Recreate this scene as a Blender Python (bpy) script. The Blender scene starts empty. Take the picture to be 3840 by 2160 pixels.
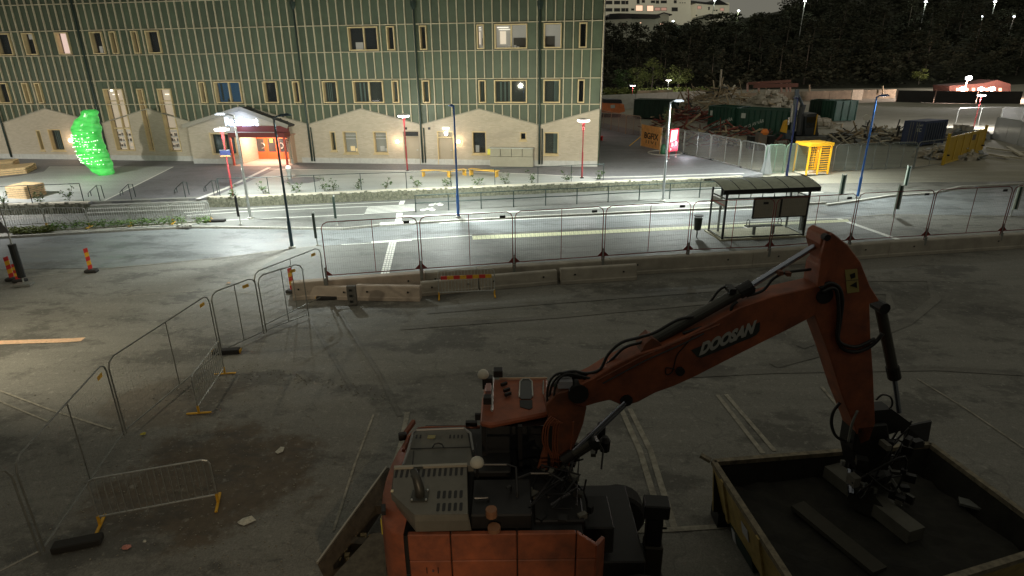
import bpy, math, random
from mathutils import Vector, Matrix
random.seed(11)
SC = bpy.context.scene
COL = SC.collection

# ------------------------------------------------------------------ camera
H = 8.4
FPX = 2280.0
PITCH = math.radians(20.65)
ROLL = math.radians(-0.62)
_F = Vector((0, math.cos(PITCH), -math.sin(PITCH)))
_U = Vector((0, math.sin(PITCH), math.cos(PITCH)))
_X = Vector((1, 0, 0))
CX = math.cos(ROLL) * _X + math.sin(ROLL) * _U
CU = math.cos(ROLL) * _U - math.sin(ROLL) * _X
cam_data = bpy.data.cameras.new('camera')
cam = bpy.data.objects.new('camera', cam_data)
COL.objects.link(cam)
m = Matrix((CX, CU, -_F)).transposed().to_4x4()
m.translation = Vector((0, 0, H))
cam.matrix_world = m
cam_data.sensor_width = 36.0
cam_data.lens = FPX / 3840.0 * 36.0
cam_data.clip_start = 0.1
cam_data.clip_end = 3000
SC.camera = cam

# ------------------------------------------------------------------ world
world = bpy.data.worlds.new('World')
SC.world = world
world.use_nodes = True
wn = world.node_tree
wn.nodes.clear()
sky = wn.nodes.new('ShaderNodeTexSky')
sky.sky_type = 'NISHITA'
sky.sun_disc = False
sky.sun_elevation = math.radians(-4)
sky.sun_rotation = math.radians(200)
bg1 = wn.nodes.new('ShaderNodeBackground')
bg1.inputs['Strength'].default_value = 0.02
wn.links.new(sky.outputs[0], bg1.inputs['Color'])
bg2 = wn.nodes.new('ShaderNodeBackground')          # even town glow on low cloud
bg2.inputs['Color'].default_value = (1.0, 0.96, 0.78, 1)
bg2.inputs['Strength'].default_value = 0.155
addw = wn.nodes.new('ShaderNodeAddShader')
wo = wn.nodes.new('ShaderNodeOutputWorld')
wn.links.new(bg1.outputs[0], addw.inputs[0])
wn.links.new(bg2.outputs[0], addw.inputs[1])
wn.links.new(addw.outputs[0], wo.inputs['Surface'])

# faint moonlight
sun_d = bpy.data.lights.new('moon', 'SUN')
sun_d.energy = 0.02
sun_d.angle = math.radians(0.5)
sun_d.color = (1, 0.95, 0.85)
sun = bpy.data.objects.new('moon', sun_d)
sun.rotation_euler = (math.radians(50), 0, math.radians(30))
COL.objects.link(sun)

SC.view_settings.view_transform = 'Standard'
SC.view_settings.look = 'None'
SC.view_settings.exposure = 0.0
SC.view_settings.gamma = 1.0
SC.view_settings.use_curve_mapping = False
SC.render.engine = 'CYCLES'
try:
    SC.cycles.use_denoising = True
    SC.cycles.max_bounces = 5
    SC.cycles.diffuse_bounces = 2
    SC.cycles.glossy_bounces = 3
    SC.cycles.transmission_bounces = 4
    SC.cycles.transparent_max_bounces = 12
    SC.cycles.sample_clamp_indirect = 4.0
    SC.cycles.use_light_tree = True
except Exception:
    pass

# ------------------------------------------------------------------ helpers: where things stand
def ray(px, py):
    return _F + CX * ((px - 1920) / FPX) - CU * ((py - 1080) / FPX)
def G(px, py, z=0.0):
    d = ray(px, py)
    return Vector((0, 0, H)) + d * ((z - H) / d.z)
def DY(px, py, Y):
    d = ray(px, py)
    return Vector((0, 0, H)) + d * (Y / d.y)
def PLN(px, py, p0, n):
    d = ray(px, py)
    o = Vector((0, 0, H))
    return o + d * ((p0 - o).dot(n) / d.dot(n))
def HT(b, t, z=0.0):
    """height above z of pixel t seen straight above base pixel b"""
    g = G(b[0], b[1], z)
    d = ray(*t)
    k = math.hypot(g.x, g.y) / math.hypot(d.x, d.y)
    return H + d.z * k - z
def PX(p):
    d = Vector(p) - Vector((0, 0, H))
    w = d.dot(_F)
    return 1920 + FPX * d.dot(CX) / w, 1080 - FPX * d.dot(CU) / w
V = Vector

# ------------------------------------------------------------------ materials
MATS = {}
def mat(name, col, rough=0.6, metal=0.0, n=0.0, ns=4.0, bump=0.0, bs=40.0, emit=None, es=1.0, alpha=1.0,
        rnd=0.0, trans=0.0, spec=0.5, col2=None, streak=0.0, coat=0.0):
    if name in MATS:
        return MATS[name]
    mt = bpy.data.materials.new(name)
    mt.use_nodes = True
    nt = mt.node_tree
    b = nt.nodes['Principled BSDF']
    b.inputs['Base Color'].default_value = (*col, 1)
    b.inputs['Roughness'].default_value = rough
    b.inputs['Metallic'].default_value = metal
    b.inputs['Specular IOR Level'].default_value = spec
    if coat:
        b.inputs['Coat Weight'].default_value = coat
    geo = nt.nodes.new('ShaderNodeNewGeometry')
    last = None
    if n > 0 or col2 or streak:
        no = nt.nodes.new('ShaderNodeTexNoise')
        no.inputs['Scale'].default_value = ns
        no.inputs['Detail'].default_value = 8
        no.inputs['Roughness'].default_value = 0.65
        if streak:
            mp = nt.nodes.new('ShaderNodeMapping')
            mp.inputs['Scale'].default_value = (1, streak, 1)
            nt.links.new(geo.outputs['Position'], mp.inputs['Vector'])
            nt.links.new(mp.outputs[0], no.inputs['Vector'])
        else:
            nt.links.new(geo.outputs['Position'], no.inputs['Vector'])
        rp = nt.nodes.new('ShaderNodeMapRange')
        rp.inputs['From Min'].default_value = 0.3
        rp.inputs['From Max'].default_value = 0.7
        nt.links.new(no.outputs[0], rp.inputs['Value'])
        mx = nt.nodes.new('ShaderNodeMix')
        mx.data_type = 'RGBA'
        c2 = col2 if col2 else tuple(max(0, c * (1 - n)) for c in col)
        c1 = col if col2 else tuple(min(1, c * (1 + n)) for c in col)
        mx.inputs['A'].default_value = (*c2, 1)
        mx.inputs['B'].default_value = (*c1, 1)
        nt.links.new(rp.outputs[0], mx.inputs['Factor'])
        last = mx.outputs['Result']
    if rnd > 0:
        oi = nt.nodes.new('ShaderNodeObjectInfo')
        mr = nt.nodes.new('ShaderNodeMapRange')
        mr.inputs['To Min'].default_value = 1 - rnd
        mr.inputs['To Max'].default_value = 1 + rnd
        nt.links.new(oi.outputs['Random'], mr.inputs['Value'])
        hs = nt.nodes.new('ShaderNodeHueSaturation')
        hs.inputs['Color'].default_value = (*col, 1)
        if last:
            nt.links.new(last, hs.inputs['Color'])
        nt.links.new(mr.outputs[0], hs.inputs['Value'])
        last = hs.outputs[0]
    if last:
        nt.links.new(last, b.inputs['Base Color'])
    if bump > 0:
        nb = nt.nodes.new('ShaderNodeTexNoise')
        nb.inputs['Scale'].default_value = bs
        nb.inputs['Detail'].default_value = 4
        nt.links.new(geo.outputs['Position'], nb.inputs['Vector'])
        bp = nt.nodes.new('ShaderNodeBump')
        bp.inputs['Strength'].default_value = bump
        bp.inputs['Distance'].default_value = 0.02
        nt.links.new(nb.outputs[0], bp.inputs['Height'])
        nt.links.new(bp.outputs[0], b.inputs['Normal'])
    if emit:
        b.inputs['Emission Color'].default_value = (*emit, 1)
        b.inputs['Emission Strength'].default_value = es
    if alpha < 1:
        b.inputs['Alpha'].default_value = alpha
    if trans > 0:
        b.inputs['Transmission Weight'].default_value = trans
    MATS[name] = mt
    return mt

def ground_mat(name, col, col2, patch=0.25, rough=0.75, wet=0.0, cracks=0.0, blot=0.0, spots=()):
    """asphalt / paving: large stains, fine aggregate, worn streaks"""
    mt = bpy.data.materials.new(name)
    mt.use_nodes = True
    nt = mt.node_tree
    b = nt.nodes['Principled BSDF']
    geo = nt.nodes.new('ShaderNodeNewGeometry')
    def noise(scale, det, sx=1, sy=1, rot=0.0):
        mp = nt.nodes.new('ShaderNodeMapping')
        mp.inputs['Scale'].default_value = (sx, sy, 1)
        mp.inputs['Rotation'].default_value = (0, 0, rot)
        nt.links.new(geo.outputs['Position'], mp.inputs['Vector'])
        no = nt.nodes.new('ShaderNodeTexNoise')
        no.inputs['Scale'].default_value = scale
        no.inputs['Detail'].default_value = det
        no.inputs['Roughness'].default_value = 0.7
        nt.links.new(mp.outputs[0], no.inputs['Vector'])
        r = nt.nodes.new('ShaderNodeMapRange')
        r.inputs['From Min'].default_value = 0.32
        r.inputs['From Max'].default_value = 0.68
        nt.links.new(no.outputs[0], r.inputs['Value'])
        return r.outputs[0]
    def mix(fac, a, bcol, blend='MIX'):
        mx = nt.nodes.new('ShaderNodeMix')
        mx.data_type = 'RGBA'
        mx.blend_type = blend
        if isinstance(fac, float):
            mx.inputs['Factor'].default_value = fac
        else:
            nt.links.new(fac, mx.inputs['Factor'])
        for s, v in (('A', a), ('B', bcol)):
            if isinstance(v, tuple):
                mx.inputs[s].default_value = (*v, 1)
            else:
                nt.links.new(v, mx.inputs[s])
        return mx.outputs['Result']
    big = mix(noise(patch, 6), col, col2)
    st = noise(0.5, 6, 0.25, 2.2, 0.1)
    c = mix(0.45, big, mix(st, tuple(x * 0.72 for x in col), tuple(x * 1.25 for x in col2)))
    fine = noise(38, 2)
    c = mix(0.35, c, mix(fine, tuple(x * 0.55 for x in col), tuple(min(1, x * 1.6) for x in col2)))
    for (sx_, sy_, rx_, ry_, stg, scol) in spots:      # damp or muddy areas with ragged edges
        mp = nt.nodes.new('ShaderNodeMapping')
        mp.inputs['Location'].default_value = (-sx_/rx_, -sy_/ry_, 0)
        mp.inputs['Scale'].default_value = (1/rx_, 1/ry_, 0)
        nt.links.new(geo.outputs['Position'], mp.inputs['Vector'])
        ln = nt.nodes.new('ShaderNodeVectorMath'); ln.operation = 'LENGTH'
        nt.links.new(mp.outputs[0], ln.inputs[0])
        nz = noise(0.9, 9)
        ad = nt.nodes.new('ShaderNodeMath'); ad.operation = 'MULTIPLY_ADD'
        nt.links.new(nz, ad.inputs[0]); ad.inputs[1].default_value = 0.75
        nt.links.new(ln.outputs['Value'], ad.inputs[2])
        r9 = nt.nodes.new('ShaderNodeMapRange'); r9.interpolation_type = 'SMOOTHSTEP'
        r9.inputs['From Min'].default_value = 0.95; r9.inputs['From Max'].default_value = 1.35
        r9.inputs['To Min'].default_value = stg; r9.inputs['To Max'].default_value = 0
        nt.links.new(ad.outputs[0], r9.inputs['Value'])
        c = mix(r9.outputs[0], c, mix(noise(3.5, 8), scol, tuple(x * 1.9 for x in scol)))
    if blot:
        bl = noise(0.33, 9, 1, 1.6, 0.4)
        r2 = nt.nodes.new('ShaderNodeMapRange'); r2.interpolation_type = 'SMOOTHSTEP'
        r2.inputs['From Min'].default_value = 0.52; r2.inputs['From Max'].default_value = 0.74
        r2.inputs['To Max'].default_value = blot
        nt.links.new(bl, r2.inputs['Value'])
        c = mix(r2.outputs[0], c, tuple(x * 0.42 for x in col))
        sp = noise(5.5, 10)
        r3 = nt.nodes.new('ShaderNodeMapRange')
        r3.inputs['From Min'].default_value = 0.68; r3.inputs['From Max'].default_value = 0.95
        r3.inputs['To Max'].default_value = 0.5
        nt.links.new(sp, r3.inputs['Value'])
        c = mix(r3.outputs[0], c, tuple(min(1, x * 1.7) for x in col2))
    if cracks:
        vo = nt.nodes.new('ShaderNodeTexVoronoi')
        vo.feature = 'DISTANCE_TO_EDGE'
        vo.inputs['Scale'].default_value = 0.22
        wv = nt.nodes.new('ShaderNodeTexNoise')
        wv.inputs['Scale'].default_value = 1.3
        va = nt.nodes.new('ShaderNodeVectorMath')
        va.operation = 'ADD'
        nt.links.new(geo.outputs['Position'], va.inputs[0])
        nt.links.new(wv.outputs['Color'], va.inputs[1])
        nt.links.new(geo.outputs['Position'], wv.inputs['Vector'])
        nt.links.new(va.outputs[0], vo.inputs['Vector'])
        r = nt.nodes.new('ShaderNodeMapRange')
        r.inputs['From Min'].default_value = 0.0
        r.inputs['From Max'].default_value = 0.006
        r.inputs['To Min'].default_value = cracks
        r.inputs['To Max'].default_value = 0.0
        nt.links.new(vo.outputs['Distance'], r.inputs['Value'])
        c = mix(r.outputs[0], c, tuple(x * 0.35 for x in col))
    nt.links.new(c, b.inputs['Base Color'])
    if wet:
        rr = nt.nodes.new('ShaderNodeMapRange')
        rr.inputs['To Min'].default_value = rough
        rr.inputs['To Max'].default_value = max(0.2, rough - wet)
        nt.links.new(noise(0.8, 5, 0.3, 1.6), rr.inputs['Value'])
        nt.links.new(rr.outputs[0], b.inputs['Roughness'])
    else:
        b.inputs['Roughness'].default_value = rough
    nb = nt.nodes.new('ShaderNodeTexNoise')
    nb.inputs['Scale'].default_value = 60
    nb.inputs['Detail'].default_value = 3
    nt.links.new(geo.outputs['Position'], nb.inputs['Vector'])
    bp = nt.nodes.new('ShaderNodeBump')
    bp.inputs['Strength'].default_value = 0.35
    bp.inputs['Distance'].default_value = 0.01
    nt.links.new(nb.outputs[0], bp.inputs['Height'])
    nt.links.new(bp.outputs[0], b.inputs['Normal'])
    MATS[name] = mt
    return mt

# ------------------------------------------------------------------ mesh builder
class MB:
    def __init__(s):
        s.v = []; s.f = []
    def add(s, vs, fs):
        o = len(s.v)
        s.v += [Vector(p) for p in vs]
        s.f += [tuple(i + o for i in f) for f in fs]
        return s
    def box(s, a, b):
        x0, y0, z0 = a; x1, y1, z1 = b
        vs = [(x0,y0,z0),(x1,y0,z0),(x1,y1,z0),(x0,y1,z0),(x0,y0,z1),(x1,y0,z1),(x1,y1,z1),(x0,y1,z1)]
        return s.add(vs, [(3,2,1,0),(4,5,6,7),(0,1,5,4),(1,2,6,5),(2,3,7,6),(3,0,4,7)])
    def obox(s, c, sx, sy, sz, rot=0.0, mtx=None):
        """box centred on c, rotated about z (or by mtx)"""
        M = mtx if mtx else Matrix.Rotation(rot, 3, 'Z')
        c = Vector(c)
        vs = [c + M @ Vector((i*sx/2, j*sy/2, k*sz/2)) for k in (-1,1) for i,j in ((-1,-1),(1,-1),(1,1),(-1,1))]
        return s.add(vs, [(3,2,1,0),(4,5,6,7),(0,1,5,4),(1,2,6,5),(2,3,7,6),(3,0,4,7)])
    def bar(s, p, q, w, h, up=(0,0,1)):
        p = Vector(p); q = Vector(q); d = (q-p)
        if d.length < 1e-6: return s
        d.normalize(); up = Vector(up)
        if abs(d.dot(up)) > 0.98: up = Vector((0,1,0)) if abs(d.y) < .9 else Vector((1,0,0))
        a = d.cross(up).normalized() * (w/2); b = a.cross(d).normalized() * (h/2)
        vs = [p-a-b,p+a-b,p+a+b,p-a+b,q-a-b,q+a-b,q+a+b,q-a+b]
        return s.add(vs, [(3,2,1,0),(4,5,6,7),(0,1,5,4),(1,2,6,5),(2,3,7,6),(3,0,4,7)])
    def tube(s, p, q, r, n=8, r2=None, caps=True):
        p = Vector(p); q = Vector(q); d = (q-p)
        if d.length < 1e-6: return s
        d.normalize(); r2 = r if r2 is None else r2
        up = Vector((0,0,1)) if abs(d.z) < .95 else Vector((1,0,0))
        a = d.cross(up).normalized(); b = d.cross(a).normalized()
        vs = []
        for c, rr in ((p, r), (q, r2)):
            for i in range(n):
                t = 2*math.pi*i/n
                vs.append(c + a*math.cos(t)*rr + b*math.sin(t)*rr)
        fs = [(i, (i+1)%n, n+(i+1)%n, n+i) for i in range(n)]
        if caps: fs += [tuple(range(n-1,-1,-1)), tuple(range(n,2*n))]
        return s.add(vs, fs)
    def path(s, pts, r, n=6):
        """one swept tube through points"""
        pts = [Vector(p) for p in pts]
        rings = []
        prev = None
        for i, p in enumerate(pts):
            d = (pts[min(i+1,len(pts)-1)] - pts[max(i-1,0)])
            if d.length < 1e-9: d = Vector((0,0,1))
            d.normalize()
            if prev is None:
                up = Vector((0,0,1)) if abs(d.z) < .9 else Vector((1,0,0))
                a = d.cross(up).normalized()
            else:
                a = (prev - d*prev.dot(d))
                a = a.normalized() if a.length > 1e-6 else d.cross(Vector((0.3,1,.2))).normalized()
            prev = a; b = d.cross(a)
            rr = r[i] if isinstance(r, (list, tuple)) else r
            rings.append([p + a*math.cos(2*math.pi*k/n)*rr + b*math.sin(2*math.pi*k/n)*rr for k in range(n)])
        vs = [v for rg in rings for v in rg]
        fs = [(i*n+k, i*n+(k+1)%n, (i+1)*n+(k+1)%n, (i+1)*n+k) for i in range(len(pts)-1) for k in range(n)]
        fs += [tuple(range(n-1,-1,-1)), tuple(range((len(pts)-1)*n, len(pts)*n))]
        return s.add(vs, fs)
    def prism(s, poly, ext):
        """polygon (list of points) extruded by vector"""
        n = len(poly); ext = Vector(ext)
        a = [Vector(p) for p in poly]
        vs = a + [p + ext for p in a]
        fs = [tuple(range(n)), tuple(range(2*n-1, n-1, -1))]
        fs += [(i, n+i, n+(i+1)%n, (i+1)%n) for i in range(n)]
        return s.add(vs, fs)
    def poly(s, pts):
        return s.add(pts, [tuple(range(len(pts)))])
    def lathe(s, prof, c=(0,0,0), n=12, sx=1.0, sy=1.0):
        c = Vector(c); vs = []; k = len(prof)
        for r, z in prof:
            for i in range(n):
                t = 2*math.pi*i/n
                vs.append(c + Vector((r*math.cos(t)*sx, r*math.sin(t)*sy, z)))
        fs = [(j*n+i, j*n+(i+1)%n, (j+1)*n+(i+1)%n, (j+1)*n+i) for j in range(k-1) for i in range(n)]
        fs += [tuple(range(n-1,-1,-1)), tuple(range((k-1)*n, k*n))]
        return s.add(vs, fs)
    def rock(s, c, r, sq=0.8):
        c = Vector(c)
        vs = []
        for i in range(8):
            d = Vector(((-1,1)[i&1], (-1,1)[i>>1&1], (-1,1)[i>>2&1])) * r * random.uniform(.4,.8)
            d.z *= sq
            vs.append(c + Matrix.Rotation(random.random()*3, 3, 'Z') @ d if False else c + d)
        return s.add(vs, [(0,2,3,1),(4,5,7,6),(0,1,5,4),(1,3,7,5),(3,2,6,7),(2,0,4,6)])
    def build(s, name, mt, parent=None, smooth=False, label=None, kind=None, bevel=0.0, recalc=True):
        off = Vector((0,0,0)); p = parent
        while p is not None:
            off += p.location; p = p.parent
        me = bpy.data.meshes.new(name)
        me.from_pydata([tuple(v - off) for v in s.v], [], s.f)
        if recalc and len(s.v) < 60000:
            import bmesh
            bm = bmesh.new(); bm.from_mesh(me)
            bmesh.ops.recalc_face_normals(bm, faces=bm.faces)
            bm.to_mesh(me); bm.free()
        me.materials.append(mt)
        if smooth:
            me.polygons.foreach_set('use_smooth', [True]*len(me.polygons))
        o = bpy.data.objects.new(name, me)
        COL.objects.link(o)
        if parent is not None: o.parent = parent
        if label: o['label'] = label
        if kind: o['kind'] = kind
        if bevel:
            md = o.modifiers.new('bevel', 'BEVEL')
            md.width = bevel; md.segments = 1; md.limit_method = 'ANGLE'
        return o

def thing(name, label, cat, loc=(0,0,0), group=None):
    o = bpy.data.objects.new(name, None)
    o.empty_display_size = 0.2
    COL.objects.link(o)
    o.location = loc
    o['label'] = label; o['category'] = cat
    if group: o['group'] = group
    return o
def tag(o, label, cat, group=None, kind=None):
    o['label'] = label; o['category'] = cat
    if group: o['group'] = group
    if kind: o['kind'] = kind
    return o
def struct(o):
    o['kind'] = 'structure'
    return o
def dup(root, loc=None, rotz=None, label=None, group=None):
    def cp(o, par):
        c = o.copy(); COL.objects.link(c); c.parent = par
        for ch in o.children: cp(ch, c)
        return c
    r = cp(root, None)
    if loc is not None: r.location = loc
    if rotz is not None: r.rotation_euler = (0,0,rotz)
    if label: r['label'] = label
    if group: r['group'] = group
    return r
def fontpart(name, text, mt, parent, origin, xdir, ydir, size, sx=1.0, depth=0.004, label=None, bold=0.0, shear=0.0):
    cu = bpy.data.curves.new(name, 'FONT')
    cu.body = text; cu.size = 1.0; cu.extrude = depth; cu.offset = bold; cu.shear = shear
    tmp = bpy.data.objects.new(name, cu)
    COL.objects.link(tmp)
    dg = bpy.context.evaluated_depsgraph_get()
    me = bpy.data.meshes.new_from_object(tmp.evaluated_get(dg))
    bpy.data.objects.remove(tmp)
    xs = [v.co.x for v in me.vertices] or [0, 1]
    x0, w = min(xs), max(max(xs) - min(xs), 1e-3)
    xd = Vector(xdir); yd = Vector(ydir).normalized(); nd = xd.cross(yd).normalized()
    k = xd.length / w
    xd = xd.normalized()
    off = Vector((0,0,0)); p = parent
    while p is not None:
        off += p.location; p = p.parent
    for v in me.vertices:
        v.co = Vector(origin) - off + xd*(v.co.x - x0)*k + yd*v.co.y*size + nd*v.co.z
    me.materials.clear(); me.materials.append(mt)
    o = bpy.data.objects.new(name, me); COL.objects.link(o)
    if parent is not None: o.parent = parent
    if label: o['label'] = label
    return o
def lamp_light(kind, loc, energy, color=(0.93,0.97,1.0), size=0.15, target=None, cone=150, blend=0.6, name='lamp_light', parent=None):
    l = bpy.data.lights.new(name, kind)
    l.energy = energy; l.color = color
    l.shadow_soft_size = size
    if kind == 'SPOT':
        l.spot_size = math.radians(cone); l.spot_blend = blend
    o = bpy.data.objects.new(name, l); COL.objects.link(o)
    o.location = loc
    if target is not None:
        o.rotation_euler = (Vector(target) - Vector(loc)).to_track_quat('-Z', 'Y').to_euler()
    if parent is not None:
        off = Vector((0,0,0)); p = parent
        while p is not None:
            off += p.location; p = p.parent
        o.location = Vector(loc) - off
        o.parent = parent
    return o
def cpoly(pts, z, name, mt, kind='structure', parent=None, thick=0.0):
    """flat sheet from pixel corners on level z"""
    mb = MB()
    w = [G(x, y, z) for x, y in pts]
    if thick: mb.prism(w, (0,0,-thick))
    else: mb.poly(w)
    o = mb.build(name, mt, parent)
    if kind: o['kind'] = kind
    return o
def strip_line(pts, z, w):
    """quads following pixel polyline with world width w"""
    P = [G(x, y, z) for x, y in pts]
    mb = MB()
    L = []; R = []
    for i, p in enumerate(P):
        d = (P[min(i+1,len(P)-1)] - P[max(i-1,0)]); d.z = 0; d.normalize()
        nn = Vector((-d.y, d.x, 0)) * (w/2)
        L.append(p+nn); R.append(p-nn)
    n = len(P)
    mb.add(L+R, [(i, i+1, n+i+1, n+i) for i in range(n-1)])
    return mb
# ------------------------------------------------------------------ shared materials
M_lot = ground_mat('lot_asphalt', (0.15, 0.147, 0.128), (0.235, 0.23, 0.2), 0.12, 0.8, 0.2, cracks=0.3, blot=0.6, spots=[(*G(800,1780).xy, 2.6, 2.4, .85, (0.078,0.058,0.036)), (*G(640,1500).xy, 2.2, 1.6, .6, (0.082,0.064,0.043)), (*G(2900,1110).xy, 8.5, 2.6, .8, (0.07,0.068,0.056)), (*G(3560,1120).xy, 2.5, 3.2, .5, (0.08,0.078,0.066)), (*G(1900,1440).xy, 3.0, 1.5, .4, (0.08,0.076,0.066))])
M_road = ground_mat('road_asphalt', (0.145, 0.158, 0.16), (0.23, 0.245, 0.245), 0.2, 0.62, 0.3, blot=0.5)
M_path = ground_mat('path_asphalt', (0.115, 0.12, 0.11), (0.165, 0.167, 0.152), 0.3, 0.7, 0.15, blot=0.4)
M_plaza = ground_mat('plaza_asphalt', (0.145, 0.145, 0.152), (0.2, 0.2, 0.205), 0.2, 0.75, 0.1, blot=0.25)
M_paver = ground_mat('pale_paving', (0.33, 0.35, 0.33), (0.42, 0.44, 0.41), 0.5, 0.7, 0.1)
M_site = ground_mat('site_dirt', (0.2, 0.19, 0.15), (0.42, 0.4, 0.32), 0.09, 0.95)
M_patch = ground_mat('new_asphalt_patch', (0.125, 0.12, 0.103), (0.19, 0.185, 0.16), 0.3, 0.75, 0.2, blot=.4)
M_white = mat('white_marking', (0.72, 0.72, 0.66), 0.6, n=0.12, ns=6)
M_worn = mat('worn_marking', (0.34, 0.32, 0.26), 0.8, n=0.45, ns=5)
M_orangeline = mat('orange_white_strip', (0.75, 0.5, 0.32), 0.7, n=0.2, ns=10)
M_yellowtac = mat('tactile_yellow', (0.62, 0.62, 0.4), 0.7, n=0.15, ns=8)
M_kerb = mat('kerb_granite', (0.42, 0.41, 0.36), 0.8, n=0.25, ns=9, bump=.3)
M_conc = mat('concrete', (0.36, 0.33, 0.27), 0.85, n=0.22, ns=1.6, bump=0.4, bs=14, streak=0.6)
M_concpink = mat('concrete_pinkish', (0.48, 0.4, 0.32), 0.85, n=0.18, ns=1.8, bump=0.4, bs=14)
M_coping = mat('coping_stone', (0.6, 0.56, 0.45), 0.75, n=0.15, ns=5)
M_galv = mat('galvanised_steel', (0.5, 0.52, 0.5), 0.42, 0.75, n=0.2, ns=12)
M_galvdull = mat('dull_steel_tube', (0.25, 0.26, 0.24), 0.5, 0.5, n=0.2, ns=12)
M_dark = mat('black_steel', (0.02, 0.022, 0.022), 0.45, 0.3)
M_railg = mat('green_black_rail', (0.03, 0.05, 0.045), 0.45, 0.3)
M_redtube = mat('red_tube', (0.17, 0.03, 0.025), 0.5, 0.2, n=0.3, ns=14)
M_rubber = mat('rubber', (0.025, 0.024, 0.022), 0.85)
M_yel = mat('yellow_paint', (0.75, 0.42, 0.03), 0.5, n=0.15, ns=12)
M_redp = mat('red_paint', (0.6, 0.04, 0.035), 0.45, n=0.1, ns=8)
M_lampred = mat('lamp_red', (0.36, 0.05, 0.055), 0.4)
M_blue = mat('blue_pole', (0.03, 0.13, 0.42), 0.4)
M_wood = mat('bench_wood', (0.62, 0.45, 0.24), 0.7, n=0.25, ns=7)
M_yelwood = mat('yellow_bench_wood', (0.8, 0.48, 0.08), 0.6, n=0.12, ns=7)
M_leaf = mat('leaf_green', (0.06, 0.11, 0.03), 0.7, n=0.5, ns=9)
M_leafd = mat('leaf_dark', (0.042, 0.048, 0.026), 0.85, n=0.6, ns=0.5)
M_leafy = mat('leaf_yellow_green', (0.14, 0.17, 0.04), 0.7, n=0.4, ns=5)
M_bark = mat('bark', (0.16, 0.14, 0.11), 0.9, n=0.3, ns=9)
M_led = mat('led_white', (1, 1, 1), 0.4, emit=(0.9, 0.97, 1.0), es=14)
M_ledw = mat('lamp_disc_glow', (1, 1, 1), 0.4, emit=(1.0, 0.94, 0.9), es=9)
M_warm = mat('warm_lamp_glow', (1, 0.9, 0.75), 0.4, emit=(1.0, 0.72, 0.45), es=16)
M_glass = mat('window_glass', (0.012, 0.016, 0.018), 0.05, spec=0.9)
M_brick = None

ZP = 0.6      # plaza level
ZS = 0.3      # demolition site level

# ------------------------------------------------------------------ ground and terrain
def terr(x, y):
    """site terrain height: flat lot and road, a low bank up to the site, then the wooded hill"""
    h = 0.0
    edge = 42.5 + 0.0 * x
    if y > edge:
        h = min(ZS, (y - edge) / 2.5 * ZS)
    if y > 60:
        h += 0.15 * math.sin(x * 0.21) * math.sin(y * 0.17)
    hs = 172 - 0.12 * (x - 60)
    if y > hs:
        t = (y - hs)
        h += 0.18 * t + 0.0006 * t * t
        h = min(h, 23 + 0.22 * max(0, x - 118))
        h += 1.2 * math.sin(x * 0.05 + 1) * min(1, t / 40)
    return h
gx = [-180 + i * 8 for i in range(24)] + [12 + i * 4 for i in range(60)] + [252 + 12 * i for i in range(14)]
gy = [-30, -10, 0, 10, 20, 30, 38, 42.5, 45, 50] + [56 + i * 5 for i in range(24)] + [176 + i * 12 for i in range(26)]
mb = MB()
mb.v = [V((x, y, terr(x, y) - 0.012)) for y in gy for x in gx]
nx = len(gx)
mb.f = [(j*nx+i, j*nx+i+1, (j+1)*nx+i+1, (j+1)*nx+i) for j in range(len(gy)-1) for i in range(nx-1)]
gd = MB(); gd.v = []; 
near = MB(); far = MB(); hill = MB()
for j in range(len(gy)-1):
    for i in range(nx-1):
        q = [mb.v[j*nx+i], mb.v[j*nx+i+1], mb.v[(j+1)*nx+i+1], mb.v[(j+1)*nx+i]]
        yy = gy[j]
        (near if yy < 42 else (far if yy < 165 else hill)).add(q, [(0,1,2,3)])
struct(near.build('ground', M_lot))
struct(far.build('site_ground', M_site))
M_hill = mat('hill_grass', (0.03, 0.034, 0.018), 0.95, n=0.4, ns=0.15)
struct(hill.build('hill', M_hill))
mb = MB()
for a in range(48):
    t0 = 2*math.pi*a/48; t1 = 2*math.pi*(a+1)/48
    mb.add([(900*math.cos(t0), 300+900*math.sin(t0), 60 if math.sin(t0) > 0 else -0.6), (900*math.cos(t1), 300+900*math.sin(t1), 60 if math.sin(t1) > 0 else -0.6), (150*math.cos(t1), 250+150*math.sin(t1), -0.6), (150*math.cos(t0), 250+150*math.sin(t0), -0.6)], [(0,1,2,3)])
# wide surrounding land out to the horizon
struct(MB().add([(-900,-400,-0.05),(900,-400,-0.05),(900,-30,-0.05),(-900,-30,-0.05)], [(0,1,2,3)]).build('far_ground', M_hill))
struct(MB().add([(-900,-30,-0.05),(-180,-30,-0.05),(-180,470,-0.05),(-900,470,-0.05)], [(0,1,2,3)]).build('far_ground', M_hill))
struct(MB().add([(408,-30,-0.05),(1200,-30,-0.05),(1200,470,-0.05),(408,470,-0.05)], [(0,1,2,3)]).build('far_ground', M_hill))
struct(MB().add([(-900,470,14),(1200,470,14),(1200,900,16),(-900,900,16)], [(0,1,2,3)]).build('far_hill', M_hill))

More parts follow.
